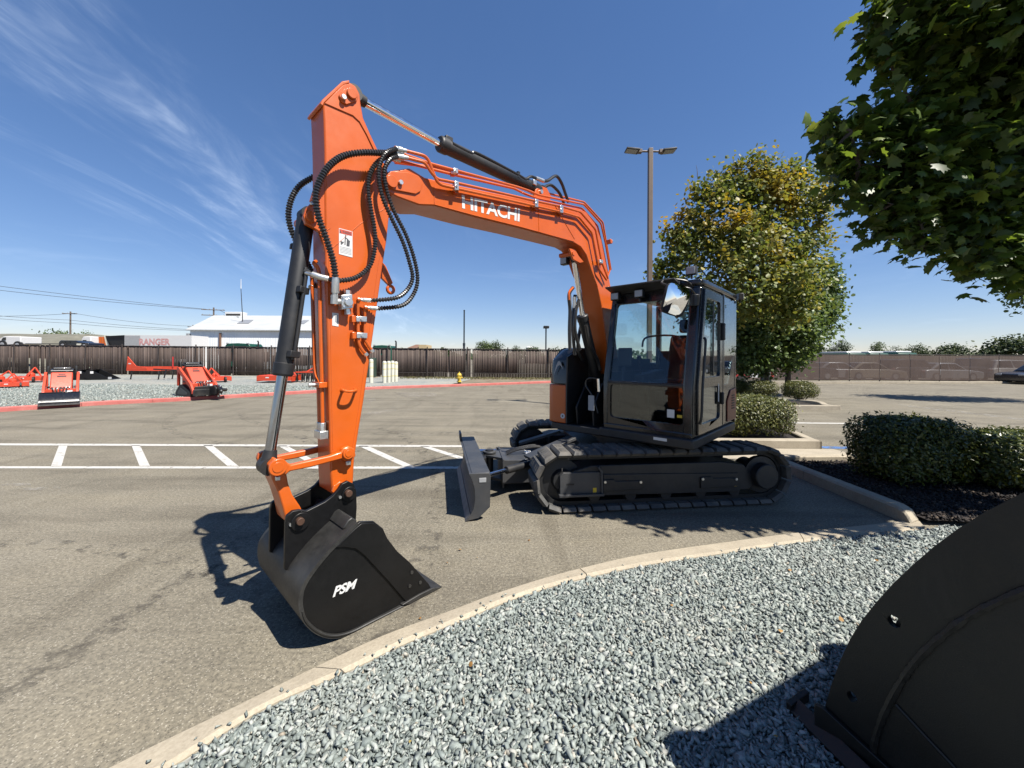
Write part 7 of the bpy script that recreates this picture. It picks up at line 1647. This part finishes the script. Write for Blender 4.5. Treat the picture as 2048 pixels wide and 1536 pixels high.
# far cream building, water tank, utility poles and wires
ct = 130.0; xa, za = PX(817, 690.5, ct); xb, _ = PX(850, 690, ct); r = empty('cream_building', ((xa + xb) / 2, ct, 0), 'distant cream building with brown hipped roof above the fence', 'building')
b = MB(); b.abox(xa, xb, ct, ct + 10, 0, za - .9); b.build('wall', 'cream_wall', r)
b = MB(); b.abox(xb - 2.0, xb + .6, ct - .5, ct + 8, 0, za + .2); b.build('wing', 'cream_wall', r)
b = MB(); b.add([(xa - .4, ct - .4, za - .9), (xb - 1.5, ct - .4, za - .9), (xb - 1.5, ct + 10, za - .9), (xa - .4, ct + 10, za - .9), (xa + 1.5, ct + 4, za + .4), (xb - 3, ct + 4, za + .4)], [(0, 1, 5, 4), (1, 2, 5), (2, 3, 4, 5), (3, 0, 4), (3, 2, 1, 0)]); b.build('roof', 'roof_brown', r)
for k in range(3): b = MB(); b.abox(xa + .6 + k * 1.1, xa + 1.1 + k * 1.1, ct - .03, ct - .005, za - 2.0, za - 1.4); b.build('window', 'car_glass', r)
xa, za = PX(1059, 697, 120); r = empty('water_tank', (xa, 120, 0), 'small pale water tank among the distant trees', 'tank')
b = MB(); b.lathe((xa, 120, za - .2), [(.3, -1.5), (1.15, -.9), (1.15, .5), (.6, .9), (.05, 1.0)], 16); b.build('drum', 'tank_white', r, smooth=True)
for k in range(4): b = MB(); b.cyl((xa + math.cos(k * 1.57 + .7) * .8, 120 + math.sin(k * 1.57 + .7) * .8, 0), (xa + math.cos(k * 1.57 + .7) * .6, 120 + math.sin(k * 1.57 + .7) * .6, za - .6), .08, 6); b.build('leg', 'wire', r)
def upole(label, u, vt, t, arms=2, w=2.4):
    xx, zz = PX(u, vt, t); r = empty('utility_pole', (xx, t, 0), label, 'utility pole', 'wooden utility poles'); b = MB(); b.tube([(xx, t, 0), (xx, t, zz)], [.20, .13], 8); b.build('pole', 'wood_pole', r, smooth=True)
    for k in range(arms):
        b = MB(); b.box((xx, t - .15, zz - .5 - k * 1.1), (.95, .3, 0), (-.3, .95, 0), (0, 0, 1), w, .12, .14); ar = b.build('crossarm', 'wood_pole', r)
        for j in (-.9, -.3, .3, .9):
            b = MB(); p_ = Vector((xx, t - .15, zz - .43 - k * 1.1)) + Vector((.95, .3, 0)) * j * w * .5; b.cyl(p_, p_ + UPV * .16, .05, 6); b.build('insulator', 'label_grey', ar)
    return Vector((xx, t, zz))
U1 = upole('slender utility pole standing on the embankment at far left', 141, 623, 85, 1, 2.6)
U2 = upole('utility pole with two crossarms left of the warehouse ridge', 427.5, 615, 78, 2, 4.0)
U3 = upole('short utility pole behind the low eave of the warehouse', 386, 650, 96, 1, 2.0)
def wire(label, pts, sag):
    P_ = []
    for a, b_ in zip(pts, pts[1:]):
        for k in range(12):
            t = k / 12; q_ = Vector(a).lerp(Vector(b_), t); q_.z -= sag * 4 * t * (1 - t); P_.append(q_)
    P_.append(Vector(pts[-1])); o = MB().tube(P_, .035, 5).build('power_line', 'wire'); tag(o, label, 'power line', 'power lines over the yard')
W0 = lambda v, t: P(-160, v, t)
wire('upper of the two power lines running up to the crossarm pole', [W0(551, 60), U2 + Vector((-1.5, 0, -.35))], .3)
wire('second power line running up to the crossarm pole', [W0(561, 60), U2 + Vector((-.5, 0, -.5))], .4)
wire('upper of the low power lines passing the embankment pole', [W0(617, 70), U1 + Vector((0, -.2, -1.9)), P(380, 659, 90)], .25)
wire('lower of the low power lines passing the embankment pole', [W0(622, 70), U1 + Vector((0, -.2, -2.6)), P(380, 661, 90)], .25)
wire('faint power line at the top of the embankment pole', [W0(629, 80), U1 + Vector((.9, 0, -.4)), U3 + Vector((0, 0, -.3))], .5)
wire('power line dropping from the crossarm pole to the warehouse', [U2 + Vector((1.2, 0, -.5)), P(478, 634, 60)], .2)

# low far horizon: a dim belt of orchard trees and sheds read as one mass
n = 5000; ang = rng.uniform(-1.0, 1.0, n); dist = rng.uniform(260, 420, n); hh = rng.random(n) ** 1.3
C = np.stack([dist * ang * 1.5, dist, .5 + hh * (4.2 + 2.2 * np.sin(ang * 37) + 1.5 * np.sin(ang * 91))], 1)
o = scatter('far_treeline', 'far_leaf', None, C, np.tile((0, -1., .5), (n, 1)), rng.uniform(2.0, 4.5, n), SIMPLE, down=0)
tag(o, 'low dark line of far trees along the horizon', 'treeline', kind='stuff')
